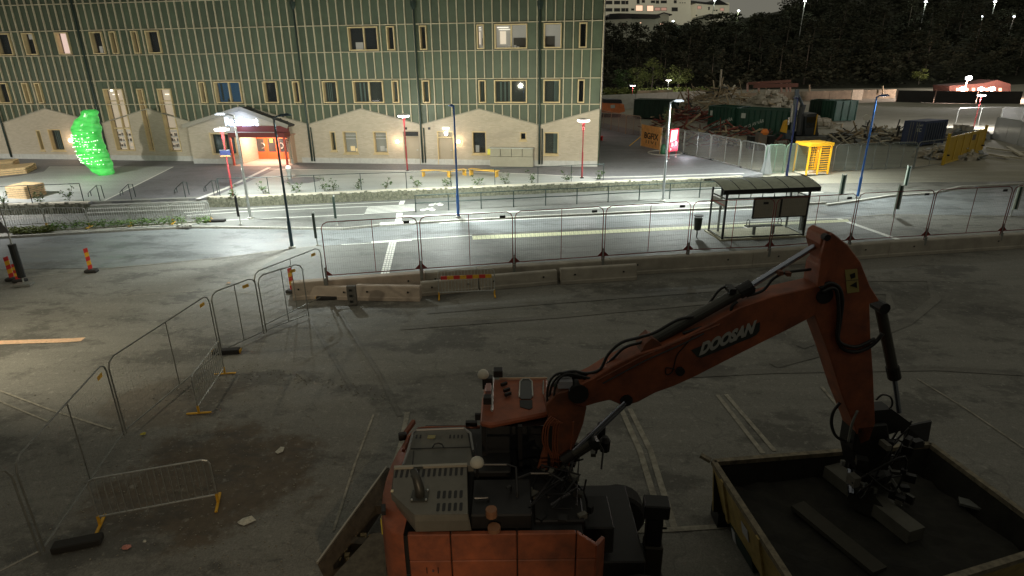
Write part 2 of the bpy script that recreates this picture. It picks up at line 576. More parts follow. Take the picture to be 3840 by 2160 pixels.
# road, path, verge
cpoly([(-500,930),(0,893),(250,878),(500,862),(720,853),(900,855),(1285,860),(1424,846),(1560,842),(2000,818),(2582,795),(3100,769),(3191,755),(3337,733),(3492,724),(3840,692),(4300,665),(4300,810),(3840,810),(3328,803),(3191,815),(3100,822),(2700,835),(1770,878),(1544,896),(1393,908),(1100,930),(870,961),(430,1004),(0,1010),(-500,1050)],
      0.001, 'road', M_road)
cpoly([(-500,860),(-60,835),(330,800),(780,772),(900,771),(1300,756),(1700,737),(2100,719),(2415,704),(2785,686),(2900,700),(3100,720),(3337,733),(3191,755),(3100,769),(2582,795),(2000,818),(1560,842),(1424,846),(1285,860),(900,855),(720,853),(500,862),(250,878),(0,893),(-500,930)],
      0.003, 'cycle_path', M_path)
# bus stop platform
cpoly([(1100,930),(1393,908),(1544,896),(1770,881),(2700,838),(3100,825),(3130,820),(3400,905),(3300,930),(2000,1000),(1220,1080),(1110,1060),(980,1000)],
      0.004, 'bus_platform', M_path)
# kerbs
def kerb(pts, w, h, name='kerb', mt=None, z0=0.0):
    P = [G(x, y, z0 + h) for x, y in pts]
    mb = MB()
    for a, b in zip(P, P[1:]):
        n = max(1, int((b - a).length / 1.0))
        for i in range(n):
            p = a.lerp(b, i / n); q = a.lerp(b, (i + 0.985) / n)
            p.z = q.z = z0 + h/2
            mb.bar(p, q, w, h)
    return struct(mb.build(name, mt or M_kerb))
kerb([(-200,900),(0,886),(250,872),(500,857),(720,847),(900,849),(1285,854),(1424,841)], 0.16, 0.11)
kerb([(-200,880),(20,867),(250,858),(500,843),(780,826)], 0.12, 0.08)
kerb([(1424,839),(1558,832)], 0.5, 0.10, mt=M_white)
kerb([(1558,832),(1700,824),(2000,809),(2582,782),(2700,777),(3100,757)], 0.2, 0.10)
kerb([(3100,765),(3191,753),(3337,731),(3492,722),(3600,698),(3840,686),(4200,668)], 0.2, 0.11)
kerb([(2785,668),(2870,684)], 0.3, 0.08, mt=M_white)

MARK = []
def line(pts, w, mt=M_white, z=0.008, name='road_marking'):
    o = strip_line(pts, z, w).build(name, mt)
    o['kind'] = 'structure'
    return o
line([(690,797),(900,783),(1200,769),(1496,756)], 0.14)
line([(700,808),(900,794),(1200,781),(1380,774)], 0.12)
line([(690,836),(760,830),(900,823),(1366,803)], 0.1)
line([(1510,812),(1700,804),(2100,786),(2400,770),(2694,759)], 0.3)
line([(1645,836),(1700,833),(2000,820),(2582,795),(2860,783)], 0.16)
line([(1870,884+0),(2694,842)], 0.02)
line([(430,1003),(650,984),(870,961),(1100,931),(1206,920)], 0.05, M_worn)
line([(1280,917),(1393,912)], 0.07)
line([(1544,897),(1660,890),(1770,882)], 0.12)
line([(1393,909),(1544,899)], 0.34)
line([(1420,839),(1560,832)], 0.02)
line([(2694,838),(2860,829),(3100,819),(3191,817)], 0.13)
line([(3140,818),(3388,905)], 0.3)
line([(3191,815),(3328,803),(3600,808),(3840,811)], 0.07, M_worn)
line([(3010,723),(3088,721)], 0.1)
line([(2650,755),(2900,745)], 0.12)
line([(2680,712),(2790,706)], 0.1)
# yellow tactile edge at the stop: tiles
def tiles(a0, a1, b0, b1, n, m, name, mt, z=0.012, gap=0.06):
    """a0-a1 far edge pixels, b0-b1 near edge pixels; n x m raised tiles"""
    A0, A1, B0, B1 = (G(*p, z) for p in (a0, a1, b0, b1))
    par = MB()
    outs = []
    for i in range(n):
        for j in range(m):
            u0 = (i + gap/2)/n; u1 = (i + 1 - gap/2)/n; v0 = (j+gap/2)/m; v1 = (j+1-gap/2)/m
            def q(u, v): return A0.lerp(A1, u).lerp(B0.lerp(B1, u), v)
            par.prism([q(u0,v0), q(u1,v0), q(u1,v1), q(u0,v1)], (0,0,-0.01))
    o = par.build(name, mt); o['kind'] = 'structure'
    return o
tiles((1770,884),(3180,822),(1773,899),(3185,831), 90, 1, 'tactile_strip', M_yellowtac)
tiles((1459,905),(1488,904),(1424,1037),(1458,1036), 3, 18, 'tactile_strip', M_white, gap=0.18)
tiles((1487,799),(1510,798),(1480,839),(1503,838), 2, 6, 'tactile_strip', M_white)
tiles((1500,753),(1520,752),(1495,767),(1514,766), 2, 3, 'tactile_strip', M_white)
cpoly([(2760,843),(2860,838),(2930,868),(2850,872)], 0.010, 'road_marking', M_white)
# zebra bars over the cycle path
for k in range(6):
    t0 = k / 5.6; t1 = t0 + 0.075
    def L_(t): return (1379 + (1366-1379)*t, 775 + (803-775)*t)
    def R_(t): return (1556, 766 + (791-766)*t)
    cpoly([L_(t0), R_(t0), R_(t1), L_(t1)], 0.010, 'crossing_stripe', M_white)
# cycle symbols
def cycle_symbol(cx, cy, sc):
    c = G(cx, cy, 0.011)
    mb = MB()
    def ring(x, r):
        n = 14
        o = len(mb.v)
        for i in range(n):
            t = 2*math.pi*i/n
            mb.v.append(c + V((x + r*math.cos(t), (0.55 + 0)*0 + r*1.6*math.sin(t), 0)))
            mb.v.append(c + V((x + (r-.09)*math.cos(t), (r-.09)*1.6*math.sin(t), 0)))
        mb.f += [(o+2*i, o+2*((i+1)%n), o+2*((i+1)%n)+1, o+2*i+1) for i in range(n)]
    ring(-0.5*sc, 0.33*sc); ring(0.5*sc, 0.33*sc)
    for a, b in (((-.5,0),(-.15,.75)),((-.15,.75),(.3,.75)),((.3,.75),(-.05,0)),((-.05,0),(-.5,0)),((.5,0),(.25,1.0)),((.25,1.0),(.5,1.05)),((-.15,.75),(-.2,1.0))):
        p = c + V((a[0]*sc, a[1]*sc, 0)); q = c + V((b[0]*sc, b[1]*sc, 0))
        d = (q-p).normalized(); nn = V((-d.y, d.x, 0))*.05
        mb.add([p+nn, q+nn, q-nn, p-nn], [(0,1,2,3)])
    o = mb.build('cycle_symbol', M_white); o['kind'] = 'structure'
cycle_symbol(1635, 768, 0.55); cycle_symbol(1604, 787, 0.55)

# markings and patches on the near lot
def near_line(pts, w, mt=M_worn): line(pts, w, mt, z=0.006)
near_line([(2330,1535),(2400,1690),(2490,1985)], 0.13)
near_line([(2362,1532),(2440,1690),(2528,1975)], 0.13)
near_line([(2690,1480),(2862,1700)], 0.11); near_line([(2722,1478),(2905,1690)], 0.11)
near_line([(2355,1990),(2520,1985),(2755,1970)], 0.12)
near_line([(1528,1545),(1505,1660),(1480,1740)], 0.12)
near_line([(3080,1450),(3150,1530)], 0.08)
near_line([(3440,1420),(3620,1530),(3840,1680)], 0.05)
near_line([(1400,1555),(1330,1740),(1250,1990)], 0.05)
near_line([(0,1465),(200,1540),(420,1610)], 0.05); near_line([(0,1505),(180,1580)], 0.04)
near_line([(-200,1292),(0,1284),(250,1276),(312,1272)], 0.30, M_orangeline)
for tp, tw in (([(1600,1170),(2100,1130),(2700,1085),(3200,1050),(3480,1050),(3510,1120),(3400,1210),(3200,1290),(2900,1370)], .34),
               ([(1500,1230),(2100,1185),(2700,1130),(3150,1095),(3330,1100),(3340,1150),(3200,1230),(3000,1300)], .3),
               ([(1270,1170),(1420,1400),(1500,1560)], .12), ([(1160,1200),(1260,1360),(1330,1480)], .10), ([(2300,1420),(2900,1390),(3500,1380),(3840,1400)], .3)):
    line(tp, tw, M_patch, z=0.0045, name='tyre_track')

near_line([(100,1040),(430,1004)], 0.04); near_line([(480,1110),(800,1085),(1020,1110)], 0.03)
M_sand = mat('pale_sand', (0.24, 0.22, 0.16), 0.95, n=0.35, ns=3)

# ------------------------------------------------------------------ plaza slab
pl = [(-700,790),(-200,775),(0,778-6),(330,762),(345,757),(778,740),(900,739),(1300,722),(1700,705),(2100,689),(2415,677),(2700,667),(2785,663),(2860,652),(2700,605),(2560,575),(2600,520),(2500,470),(2240,440),(2240,625)]
mb = MB()
edge = [G(x, y, ZP) for x, y in [(-900,800),(-200,776),(0,769),(330,760),(345,757),(778,741),(900,739),(1300,722),(1700,705),(2100,689),(2415,677),(2700,667),(2785,663)]]
back = [G(2862,650,ZP), G(2770,627,ZP), G(2660,599,ZP), G(2562,577,ZP), V((17,62,ZP)), V((12,80,ZP)), V((-95,80,ZP))]
mb.prism(edge + back, (0,0,-ZP-0.3))
struct(mb.build('plaza', M_plaza))
cpoly([(-300,672),(0,668),(70,660),(165,643),(185,624),(650,625),(392,752),(300,755),(-300,766)], ZP+0.004, 'pale_paving', M_paver)
cpoly([(1040,632),(1500,641),(1861,648),(2200,663),(2238,672),(2228,680),(2100,686),(1700,702),(1300,719),(900,736),(800,739),(900,695)], ZP+0.004, 'pale_paving', M_paver)
def pline(pts, w, mt=M_white): line(pts, w, mt, z=ZP+0.009, name='plaza_line')
pline([(740,746),(850,705),(1010,628)], 0.32)
pline([(1010,634),(1300,637),(1500,640),(1861,647),(2040,655),(2234,665)], 0.2)
pline([(2234,665),(2400,662),(2700,652),(2790,650)], 0.28)
pline([(185,624),(420,624),(650,625)], 0.08, M_kerb)
pline([(650,625),(520,690),(392,752)], 0.14)
# paving joints on the left square
mb = MB()
for k in range(26):
    y = 628 + k * 5.2
    a = G(190 - k*9, y, ZP+0.007); b = G(640 - k*10, y, ZP+0.007)
    n = V((0,1,0))*.012
    mb.add([a-n, b-n, b+n, a+n], [(0,1,2,3)])
for k in range(34):
    a = G(200 + k*13, 627, ZP+0.0075); b = a + V((0.6,-7.5,0))
    n = V((1,0,0))*.012
    mb.add([a-n, b-n, b+n, a+n], [(0,1,2,3)])
struct(mb.build('paving_joints', M_path))
# round asphalt spot with a bollard light
c = G(1134, 676, ZP+0.008)
r = (G(1204,672,ZP) - G(1062,680,ZP)).length / 2
struct(MB().poly([c + V((r*math.cos(t*math.pi/20), r*math.sin(t*math.pi/20), 0)) for t in range(40)]).build('round_patch', M_plaza))
t = thing('bollard', 'short pale bollard with rounded top on the round asphalt spot', 'bollard', G(1087, 672, ZP))
b = t.location
MB().lathe([(0.14,0),(0.14,0.55),(0.19,0.56),(0.19,0.75)], b, 14).build('post', M_galv, t, smooth=False)
MB().lathe([(0.19,0.75),(0.17,0.9),(0.08,0.98)], b, 14).build('cap', mat('bollard_cap', (0.9,.8,.7), .5, emit=(1,.8,.7), es=.8), t, smooth=True)

# ------------------------------------------------------------------ stone retaining wall with coping
M_gab = mat('gabion_stone', (0.12, 0.12, 0.085), 0.9, n=0.5, ns=7, rnd=0.35, bump=0.5, bs=10)
def gabion(pts, label):
    P = [G(x, y, ZP) for x, y in pts]
    t = thing('stone_retaining_wall', label, 'wall', P[0], 'retaining walls of the plaza')
    back_mb = MB(); cop = []
    stones = []
    for a, b in zip(P, P[1:]):
        d = (b-a); L = d.length; d.normalize(); n = V((d.y, -d.x, 0))
        if n.y > 0: n = -n
        mid = (a+b)/2
        back_mb.obox(V((mid.x, mid.y, ZP/2 - .06)) - n*0.15, L, 0.3, ZP-.06, math.atan2(d.y, d.x))
        nseg = max(1, round(L/1.0))
        for i in range(nseg):
            p = a + d*L*(i+0.005)/nseg; q = a + d*L*(i+.985)/nseg
            p.z = q.z = ZP - .0
            cop.append((p - n*.13, q - n*.13))
        x = 0.0
        while x < L:
            w = random.uniform(.1,.26)
            z = 0.0
            while z < ZP - .1:
                h = random.uniform(.08,.18)
                stones.append((a + d*(x+w/2) + n*(-.02+random.uniform(0,.05)), w*.95, h*.95, z + h/2, math.atan2(d.y,d.x)+random.uniform(-.2,.2)))
                z += h
            x += w
    back_mb.build('wall_core', M_path, t)
    for p, q in cop:
        MB().bar(p + V((0,0,.0)), q + V((0,0,.0)), 0.34, 0.10).build('coping_stone', M_coping, t)
    sm = MB()
    for c, w, h, z, r_ in stones:
        sm.obox((c.x, c.y, z), w, .14, h, mtx=Matrix.Rotation(r_, 3, 'Z') @ Matrix.Rotation(random.uniform(-.15,.15), 3, 'Y'))
    sm.build('stones', M_gab, t, kind='stuff')
    return t
gabion([(778,741),(900,739),(1300,722),(1700,705),(2100,689),(2415,677),(2700,667),(2785,663)], 'long low stone-filled retaining wall with pale coping behind the cycle path')
gabion([(-500,787),(-200,776),(0,769),(330,760)], 'short stone retaining wall at the platforms behind the row of crowd barriers')
# steps between the two walls
M_step = mat('step_concrete', (.27,.27,.24), .85, n=.2, ns=5)
tst = thing('steps', 'wide pale concrete steps with dark risers up to the plaza', 'steps', G(560,770,0))
for k in range(4):
    z = ZP * (k+1) / 4.0
    a = G(345, 757, ZP); b = G(778, 741, ZP)
    dd = (b-a).normalized(); n = V((dd.y, -dd.x, 0)); 
    if n.y > 0: n = -n
    off = n * (0.38 * (3-k))
    p = a + off; q = b + off; p.z = q.z = 0
    nn = 6
    for i in range(nn):
        u = p.lerp(q, (i+.004)/nn); w = p.lerp(q, (i+.996)/nn)
        c = (u+w)/2 - n*.19*1.0
        MB().obox((c.x, c.y, z/2+.003), (w-u).length, .38, z, math.atan2(dd.y, dd.x)).build('step_block', M_step, tst)
# ------------------------------------------------------------------ school building
FO = G(2240, 624, ZP)                       # right front corner on the ground
FD = V((-1, 0.150, 0)).normalized()         # along the facade, to the left
FN = V((-FD.y * -1, 0, 0))
FN = V((-0.150, -1, 0)).normalized()        # outward normal, towards the road
def FQ(px, py):
    p = PLN(px, py, FO, FN)
    return (p - FO).dot(FD), p.z
def FP(s, z, o=0.0):
    p = FO + FD * s + FN * o
    return V((p.x, p.y, z))
def zav(pts): return sum(FQ(*p)[1] for p in pts) / len(pts)
zA = zav([(400,112),(800,103),(1600,92),(2100,81)])
zB = zav([(400,205),(960,202),(1600,193),(2100,185)])
zC = zav([(400,300.6),(960,300.6),(1600,299.6),(2100,292)])
zD = zav([(400,391),(960,392.5),(1600,391),(2100,389)])
zE = zA + (zA - zB) * 1.04
zTOP = zE + 1.2
SL = 68.0
zPl = ZP + 0.42

M_panel = mat('green_cladding', (0.068, 0.092, 0.056), 0.55, n=0.14, ns=1.2, rnd=0.16, bump=.12, bs=5)
M_batt = mat('timber_batten', (0.5, 0.44, 0.31), 0.65, n=0.16, ns=3)
M_frame = mat('window_timber', (0.56, 0.44, 0.24), 0.6, n=0.12, ns=3)
M_room = mat('dim_room', (0.06, 0.055, 0.05), 0.9)
M_core = mat('facade_core', (0.03, 0.03, 0.03), 0.9)
M_plinth = mat('plinth', (0.5, 0.5, 0.47), 0.85, n=0.12, ns=4)
M_pipe = mat('downpipe_green', (0.03, 0.05, 0.042), 0.45, 0.2)

def brick_material():
    mt = bpy.data.materials.new('pale_brick')
    mt.use_nodes = True
    nt = mt.node_tree; b = nt.nodes['Principled BSDF']
    tc = nt.nodes.new('ShaderNodeTexCoord')
    uv = nt.nodes.new('ShaderNodeUVMap')
    br = nt.nodes.new('ShaderNodeTexBrick')
    br.inputs['Scale'].default_value = 1.0
    br.inputs['Brick Width'].default_value = 0.28
    br.inputs['Row Height'].default_value = 0.09
    br.inputs['Mortar Size'].default_value = 0.009
    br.inputs['Color1'].default_value = (0.53, 0.45, 0.33, 1)
    br.inputs['Color2'].default_value = (0.44, 0.37, 0.265, 1)
    br.inputs['Mortar'].default_value = (0.42, 0.37, 0.29, 1)
    nt.links.new(uv.outputs[0], br.inputs['Vector'])
    no = nt.nodes.new('ShaderNodeTexNoise'); no.inputs['Scale'].default_value = 0.7; no.inputs['Detail'].default_value = 6
    nt.links.new(uv.outputs[0], no.inputs['Vector'])
    mx = nt.nodes.new('ShaderNodeMix'); mx.data_type = 'RGBA'; mx.blend_type = 'MULTIPLY'
    mx.inputs['Factor'].default_value = 0.3
    nt.links.new(br.outputs[0], mx.inputs['A'])
    nt.links.new(no.outputs[0], mx.inputs['B'])
    gm = nt.nodes.new('ShaderNodeGamma'); gm.inputs[1].default_value = 0.82
    nt.links.new(mx.outputs['Result'], gm.inputs[0])
    nt.links.new(gm.outputs[0], b.inputs['Base Color'])
    b.inputs['Roughness'].default_value = 0.9
    bp = nt.nodes.new('ShaderNodeBump'); bp.inputs['Strength'].default_value = .5; bp.inputs['Distance'].default_value = .01
    nt.links.new(br.outputs['Fac'], bp.inputs['Height']); bp.invert = True
    nt.links.new(bp.outputs[0], b.inputs['Normal'])
    return mt
M_brick = brick_material()
def uv_wall(o, origin, d):
    """wall-aligned uv in metres"""
    me = o.data
    uvl = me.uv_layers.new(name='UVMap')
    off = V((0,0,0)); p = o.parent
    while p is not None:
        off += p.location; p = p.parent
    for poly in me.polygons:
        for li in poly.loop_indices:
            co = me.vertices[me.loops[li].vertex_index].co + off
            uvl.data[li].uv = ((co - origin).dot(d), co.z)

school = thing('school_building', 'long three-storey building clad in dark green panels with pale battens above a zigzag brick base', 'building', FO)
# body
mb = MB()
b0 = FP(-0.0, 0, -.5); 
for s_a, s_b, z_a in ((0,24.7,.2),(24.7,32.1,ZP+2.75),(32.1,SL,.2)):
    mb.prism([FP(s_a,z_a,-.5), FP(s_b,z_a,-.5), FP(s_b,z_a,-16), FP(s_a,z_a,-16)], (0,0,zTOP-z_a))
mb.build('wall_core', M_core, school)
MB().prism([FP(-.25,zTOP,.25), FP(SL,zTOP,.25), FP(SL,zTOP,-16.3), FP(-.25,zTOP,-16.3)], (0,0,.35)).build('roof', M_dark, school)
o = MB().prism([FP(-.02,0.2,0), FP(-.02,0.2,-16), FP(-.02,zTOP,-16), FP(-.02,zTOP,0)], FD*-.06).build('side_wall', M_panel, school)

# windows: (left px, right px, row, kind)
ROWS = {1: (zA, zB), 3: (zC, zD)}
WN = []
def win(pl_, pr_, py, ztop, zbot, mull=1, kind='dark', brick=False):
    s1 = FQ(pl_, py)[0]; s0 = FQ(pr_, py)[0]
    WN.append(dict(s0=s0, s1=s1, z1=ztop, z0=zbot, mull=mull, kind=kind, brick=brick))
for a, b, mu, kd in [(-14,42,1,'dark'),(90,133,1,'blind'),(213,261,1,'lit'),(344,389,1,'shelf'),(417,440,1,'dark'),(499,522,1,'dark'),(552,602,1,'dark'),
                     (1308,1420,2,'shelf'),(1452,1482,1,'dark'),(1575,1602,1,'dark'),(1789,1817,1,'room'),(1855,1978,2,'room'),(2039,2106,1,'room2'),(2171,2201,1,'dark')]:
    win(a, b, 150, zA - .1, zB + .09, mu, kd)
for a, b, mu, kd in [(-5,37,1,'dark'),(93,114,1,'dark'),(140,160,1,'dark'),(753,775,1,'blue'),(809,908,2,'blue'),(991,1043,1,'dark'),(1102,1127,1,'dark'),(1213,1268,1,'dim'),
                     (1326,1440,2,'dim'),(1472,1497,1,'dim'),(1585,1613,1,'dim'),(1796,1823,1,'dim'),(1854,1977,2,'dim'),(2038,2101,1,'curtain'),(2166,2192,1,'dark')]:
    win(a, b, 345, zC - .1, zD + .09, mu, kd)
# tall stair windows
ztt = FQ(420, 333)[1]; ztb = FQ(500, 566)[1]
for a, b, mu, kd in [(388,462,2,'stair'),(514,537,1,'stair'),(591,641,1,'stair')]:
    win(a, b, 333, ztt, ztb, mu, kd)
for a, b, t, bt, mu, kd in [(146,164,487,564,1,'dark'),(190,240,484,565,1,'dim'),(1241,1263,492,566,1,'dim'),(1289,1343,492,575,1,'lobby'),(1402,1455,492,575,1,'lobby2'),
                        (1771,1825,492,578,1,'shelf'),(1950,1975,495,526,1,'dark'),(2040,2095,495,580,1,'curtain')]:
    zt = FQ((a+b)/2, t)[1]; zb = FQ((a+b)/2, bt)[1]
    win(a, b, (t+bt)/2, zt, zb, mu, kd, True)

rm = {
 'dark': mat('room_dark', (0.02,0.02,0.022), 0.9),
 'blue': mat('room_blueish', (0.03,0.06,0.09), 0.9, emit=(0.05,0.12,0.2), es=.5),
 'dim': mat('room_dim', (0.045,0.05,0.035), 0.9, emit=(.14,.15,.11), es=.12),
 'lit': mat('room_lit', (0.9,0.8,0.75), 0.9, emit=(1,.72,.62), es=1.1),
 'room': mat('room_grey', (0.4,0.38,0.33), 0.9, emit=(.5,.48,.4), es=.5),
 'stair': mat('room_stair', (0.6,0.5,0.36), 0.9, emit=(.62,.52,.38), es=.9),
 'lobby': mat('room_lobby', (0.3,0.28,0.2), 0.9, emit=(.35,.36,.3), es=.6),
}
M_glaze = mat('clear_glazing', (0.03, 0.04, 0.045), 0.03, alpha=0.4, spec=1.0)
M_curt = mat('curtain_cloth', (0.22, 0.3, 0.26), 0.9)
M_furn = mat('furniture', (0.14, 0.12, 0.1), 0.8)
M_shelf = mat('white_shelf', (0.7, 0.68, 0.6), 0.8, emit=(.7,.66,.55), es=.35)
M_tube_l = mat('ceiling_tube', (1,1,1), .5, emit=(1,.95,.8), es=1.8)
M_door_in = mat('bright_doorway', (1,.9,.75), .8, emit=(1,.85,.65), es=.9)
for w in WN:
    s0, s1, z0, z1 = w['s0'], w['s1'], w['z0'], w['z1']
    fo = 0.16 if not w['brick'] else 0.10
    dp = -0.30
    th = 0.085
    f = MB()
    def fb(sa, sb, za, zb_, o1=fo, o0=dp):
        f.prism([FP(sa,za,o0), FP(sb,za,o0), FP(sb,zb_,o0), FP(sa,zb_,o0)], FN*(o1-o0))
    fb(s0, s0+th, z0, z1); fb(s1-th, s1, z0, z1)
    fb(s0+th, s1-th, z1-th, z1); fb(s0+th, s1-th, z0, z0+th)
    fr = f.build('window', M_frame, school)
    mm = MB()
    k = w['mull']
    for i in range(1, k):
        s = s0 + (s1-s0)*i/k
        mm.prism([FP(s-.05,z0+th,dp), FP(s+.05,z0+th,dp), FP(s+.05,z1-th,dp), FP(s-.05,z1-th,dp)], FN*(.22))
    if w['kind'] == 'stair':
        zz = z0 + (z1-z0)*.36
        mm.prism([FP(s0+th,zz,dp), FP(s1-th,zz,dp), FP(s1-th,zz+.1,dp), FP(s0+th,zz+.1,dp)], FN*.22)
        zz = z0 + (z1-z0)*.80
        mm.prism([FP(s0+th,zz,dp), FP(s1-th,zz,dp), FP(s1-th,zz+.07,dp), FP(s0+th,zz+.07,dp)], FN*.22)
    if mm.v: mm.build('mullion', M_frame, fr)
    if w['brick']:
        MB().prism([FP(s0-.06,z0-.08,-.1), FP(s1+.06,z0-.08,-.1), FP(s1+.06,z0,-.1), FP(s0-.06,z0,-.1)], FN*.32).build('sill', M_frame, fr)
    kd = w['kind']
    MB().poly([FP(s0+th,z0+th,-.22), FP(s1-th,z0+th,-.22), FP(s1-th,z1-th,-.22), FP(s0+th,z1-th,-.22)]).build('pane', M_glaze, fr)
    back = {'room2':'room','shelf':'dark','curtain':'dim','blind':'dark','lobby2':'lobby'}.get(kd, kd)
    bo = -.48
    MB().poly([FP(s0,z0,bo), FP(s1,z0,bo), FP(s1,z1,bo), FP(s0,z1,bo)]).build('room_interior', rm[back], fr)
    ins = MB()
    def ib(u0, u1, v0, v1, o=bo+.03, t=.04):
        sa = s1 + (s0-s1)*u0; sb = s1 + (s0-s1)*u1
        za = z0 + (z1-z0)*v0; zb_ = z0 + (z1-z0)*v1
        ins.prism([FP(sa,za,o), FP(sb,za,o), FP(sb,zb_,o), FP(sa,zb_,o)], FN*t)
    if kd == 'shelf':
        ib(.15,.4,.05,.36); ins.build('white_box', rm['room'], fr)
    elif kd == 'blind':
        ib(.1,.9,.72,.95); ins.build('blind', rm['room'], fr)
    elif kd == 'room':
        ib(.55,.95,.05,.45); ins.build('dark_furniture', M_furn, fr)
        ins = MB(); ib(.14,.32,.2,.72); ins.build('bright_doorway', M_door_in, fr)
        ins = MB(); ib(.05,.4,.86,.89); ib(.1,.46,.78,.80); ins.build('ceiling_tube', M_tube_l, fr)
        ins = MB()
        for q in range(5): ib(.3+q*.09,.34+q*.09+.03,.04,.1+.05*(q%2), o=bo+.1)
        ins.build('window_sill_things', M_shelf, fr)
    elif kd == 'room2':
        ib(.02,.6,.05,.5); ins.build('dark_furniture', M_furn, fr)
    elif kd == 'curtain':
        ib(.62,.92,.02,.98, o=bo+.12); ins.build('curtain', M_curt, fr)
    elif kd == 'stair':
        for v in (.04,.13,.22,.31): ib(.0,1,v,v+.025)
        for u in (.2,.5,.8): ib(u,u+.03,.03,.34)
        ins.build('shelves', M_shelf, fr)
        ins = MB()
        for v in (.06,.15,.24):
            for q in range(7):
                if random.random() < .75: ib(.05+q*.13,.05+q*.13+.08,v,v+random.uniform(.03,.06))
        ins.build('shelf_contents', M_furn, fr)
        ins = MB(); ib(.2,.5,.9,.915); ins.build('ceiling_tube', M_tube_l, fr)
    elif kd in ('lobby','lobby2'):
        ib(0,1,.62,.66); ib(0,1,.78,.81); ins.build('painted_reflection', M_shelf, fr)  # pale bars behind the glass imitate a reflection in the pane
        ins = MB(); ib(.3,.6,.08,.3); ib(.65,.9,.05,.2); ins.build('lamp_and_things', mat('warm_things', (.8,.6,.3), .7, emit=(.9,.7,.35), es=.9) if kd=='lobby' else M_shelf, fr)
    elif kd == 'dim':
        for u in (.15,.28,.4): ib(u,u+.05,.05,.9)
        ins.build('curtain', M_curt, fr)
    elif kd == 'blue':
        ib(.1,.16,.1,.9); ib(.3,.5,.0,.2); ins.build('painted_reflections', rm['dim'], fr)  # boxes behind the glass imitate reflections in the pane

# brick zigzag line (s, z)
zz_px = [(-120,470),(15,462),(174,412),(385,465),(556,410),(740,462),(950,400),(1158,462),(1356,411),(1580,467),(1798,411),(2024,467),(2240,409)]
ZZ = [FQ(x, y) for x, y in zz_px]
vlow = sum(z for (s,z),p in zip(ZZ, zz_px) if p[1] > 440)/7; vhi = sum(z for (s,z),p in zip(ZZ, zz_px) if p[1] < 440)/6
ZZ = sorted([(s, vlow if p[1] > 440 else vhi) for (s, z), p in zip(ZZ, zz_px)])
ZZ[0] = (0.0, ZZ[0][1]); ZZ.append((SL, vhi))
def zig(s):
    for (a, za), (b, zb_) in zip(ZZ, ZZ[1:]):
        if a <= s <= b: return za + (zb_-za)*(s-a)/max(b-a, 1e-6)
    return ZZ[-1][1]
# wall with holes
holes = [(w['s0'], w['s1'], w['z0'], w['z1']) for w in WN if w['z0'] < vlow]
doors = [(FQ(1577,560)[0], FQ(1517,560)[0], ZP, FQ(1550,489)[1]), (FQ(1704,560)[0], FQ(1643,560)[0], ZP, FQ(1670,491)[1])]
holes += doors
holes.append((24.7, 32.1, ZP, ZP + 2.7))
ss = sorted(set([round(s,4) for h in holes for s in h[:2]] + [round(s,4) for s, z in ZZ] + [0.0]))
mb = MB(); WO = 0.12
for a, b in zip(ss, ss[1:]):
    if b - a < .003: continue
    hs = sorted([h for h in holes if h[0] < (a+b)/2 < h[1]], key=lambda h: h[2])
    z = ZP - .02
    segs = []
    for h in hs:
        segs.append((z, h[2])); z = h[3]
    for (u, v) in segs:
        if v - u > .01:
            mb.prism([FP(a,u,WO-.3), FP(b,u,WO-.3), FP(b,v,WO-.3), FP(a,v,WO-.3)], FN*.3)
    ta, tb = zig(a+1e-4), zig(b-1e-4)
    if min(ta, tb) > z:
        mb.prism([FP(a,z,WO-.3), FP(b,z,WO-.3), FP(b,tb,WO-.3), FP(a,ta,WO-.3)], FN*.3)
bw = mb.build('brick_wall', M_brick, school)
uv_wall(bw, FO, FD)
# flashing on the zigzag
for (a, za), (b, zb_) in zip(ZZ, ZZ[1:]):
    MB().bar(FP(a,za+.03,WO-.1), FP(b,zb_+.03,WO-.1), .3, .07).build('flashing', M_batt if False else mat('flashing_grey', (.3,.28,.22), .6), school)
# plinth panels
s = 0.0
while s < SL:
    e = min(SL, s + 2.4)
    if not any(d[0] < (s+e)/2 < d[1] for d in doors) and not (24.7 < (s+e)/2 < 32.1):
        MB().prism([FP(s+.01,ZP-.05,WO-.1), FP(e-.01,ZP-.05,WO-.1), FP(e-.01,zPl,WO-.1), FP(s+.01,zPl,WO-.1)], FN*.13).build('plinth_panel', M_plinth, school)
    s = e
# doors
for i, d in enumerate(doors):
    MB().prism([FP(d[0]+.06,ZP,-.15), FP(d[1]-.06,ZP,-.15), FP(d[1]-.06,d[3]-.5,-.15), FP(d[0]+.06,d[3]-.5,-.15)], FN*.08).build('door', mat('beige_door', (.36,.31,.23), .55, n=.05, ns=2), school)
    dd = school.children[-1] if False else None
    f = MB()
    for a, b, u, v in ((d[0],d[0]+.06,ZP,d[3]),(d[1]-.06,d[1],ZP,d[3]),(d[0]+.06,d[1]-.06,d[3]-.08,d[3]),(d[0]+.06,d[1]-.06,d[3]-.5,d[3]-.44)):
        f.prism([FP(a,u,-.2), FP(b,u,-.2), FP(b,v,-.2), FP(a,v,-.2)], FN*.36)
    f.build('door_frame', M_frame if i == 1 else MATS['beige_door'], school)
    MB().prism([FP(d[0]+.06,d[3]-.44,-.17), FP(d[1]-.06,d[3]-.44,-.17), FP(d[1]-.06,d[3]-.08,-.17), FP(d[0]+.06,d[3]-.08,-.17)], FN*.05).build('transom', M_dark if i == 0 else MATS['beige_door'], school)
    MB().bar(FP(d[0]+.2,ZP+1.1,-.04), FP(d[0]+.32,ZP+1.1,-.04), .05, .05).build('door_handle', M_galv, school)

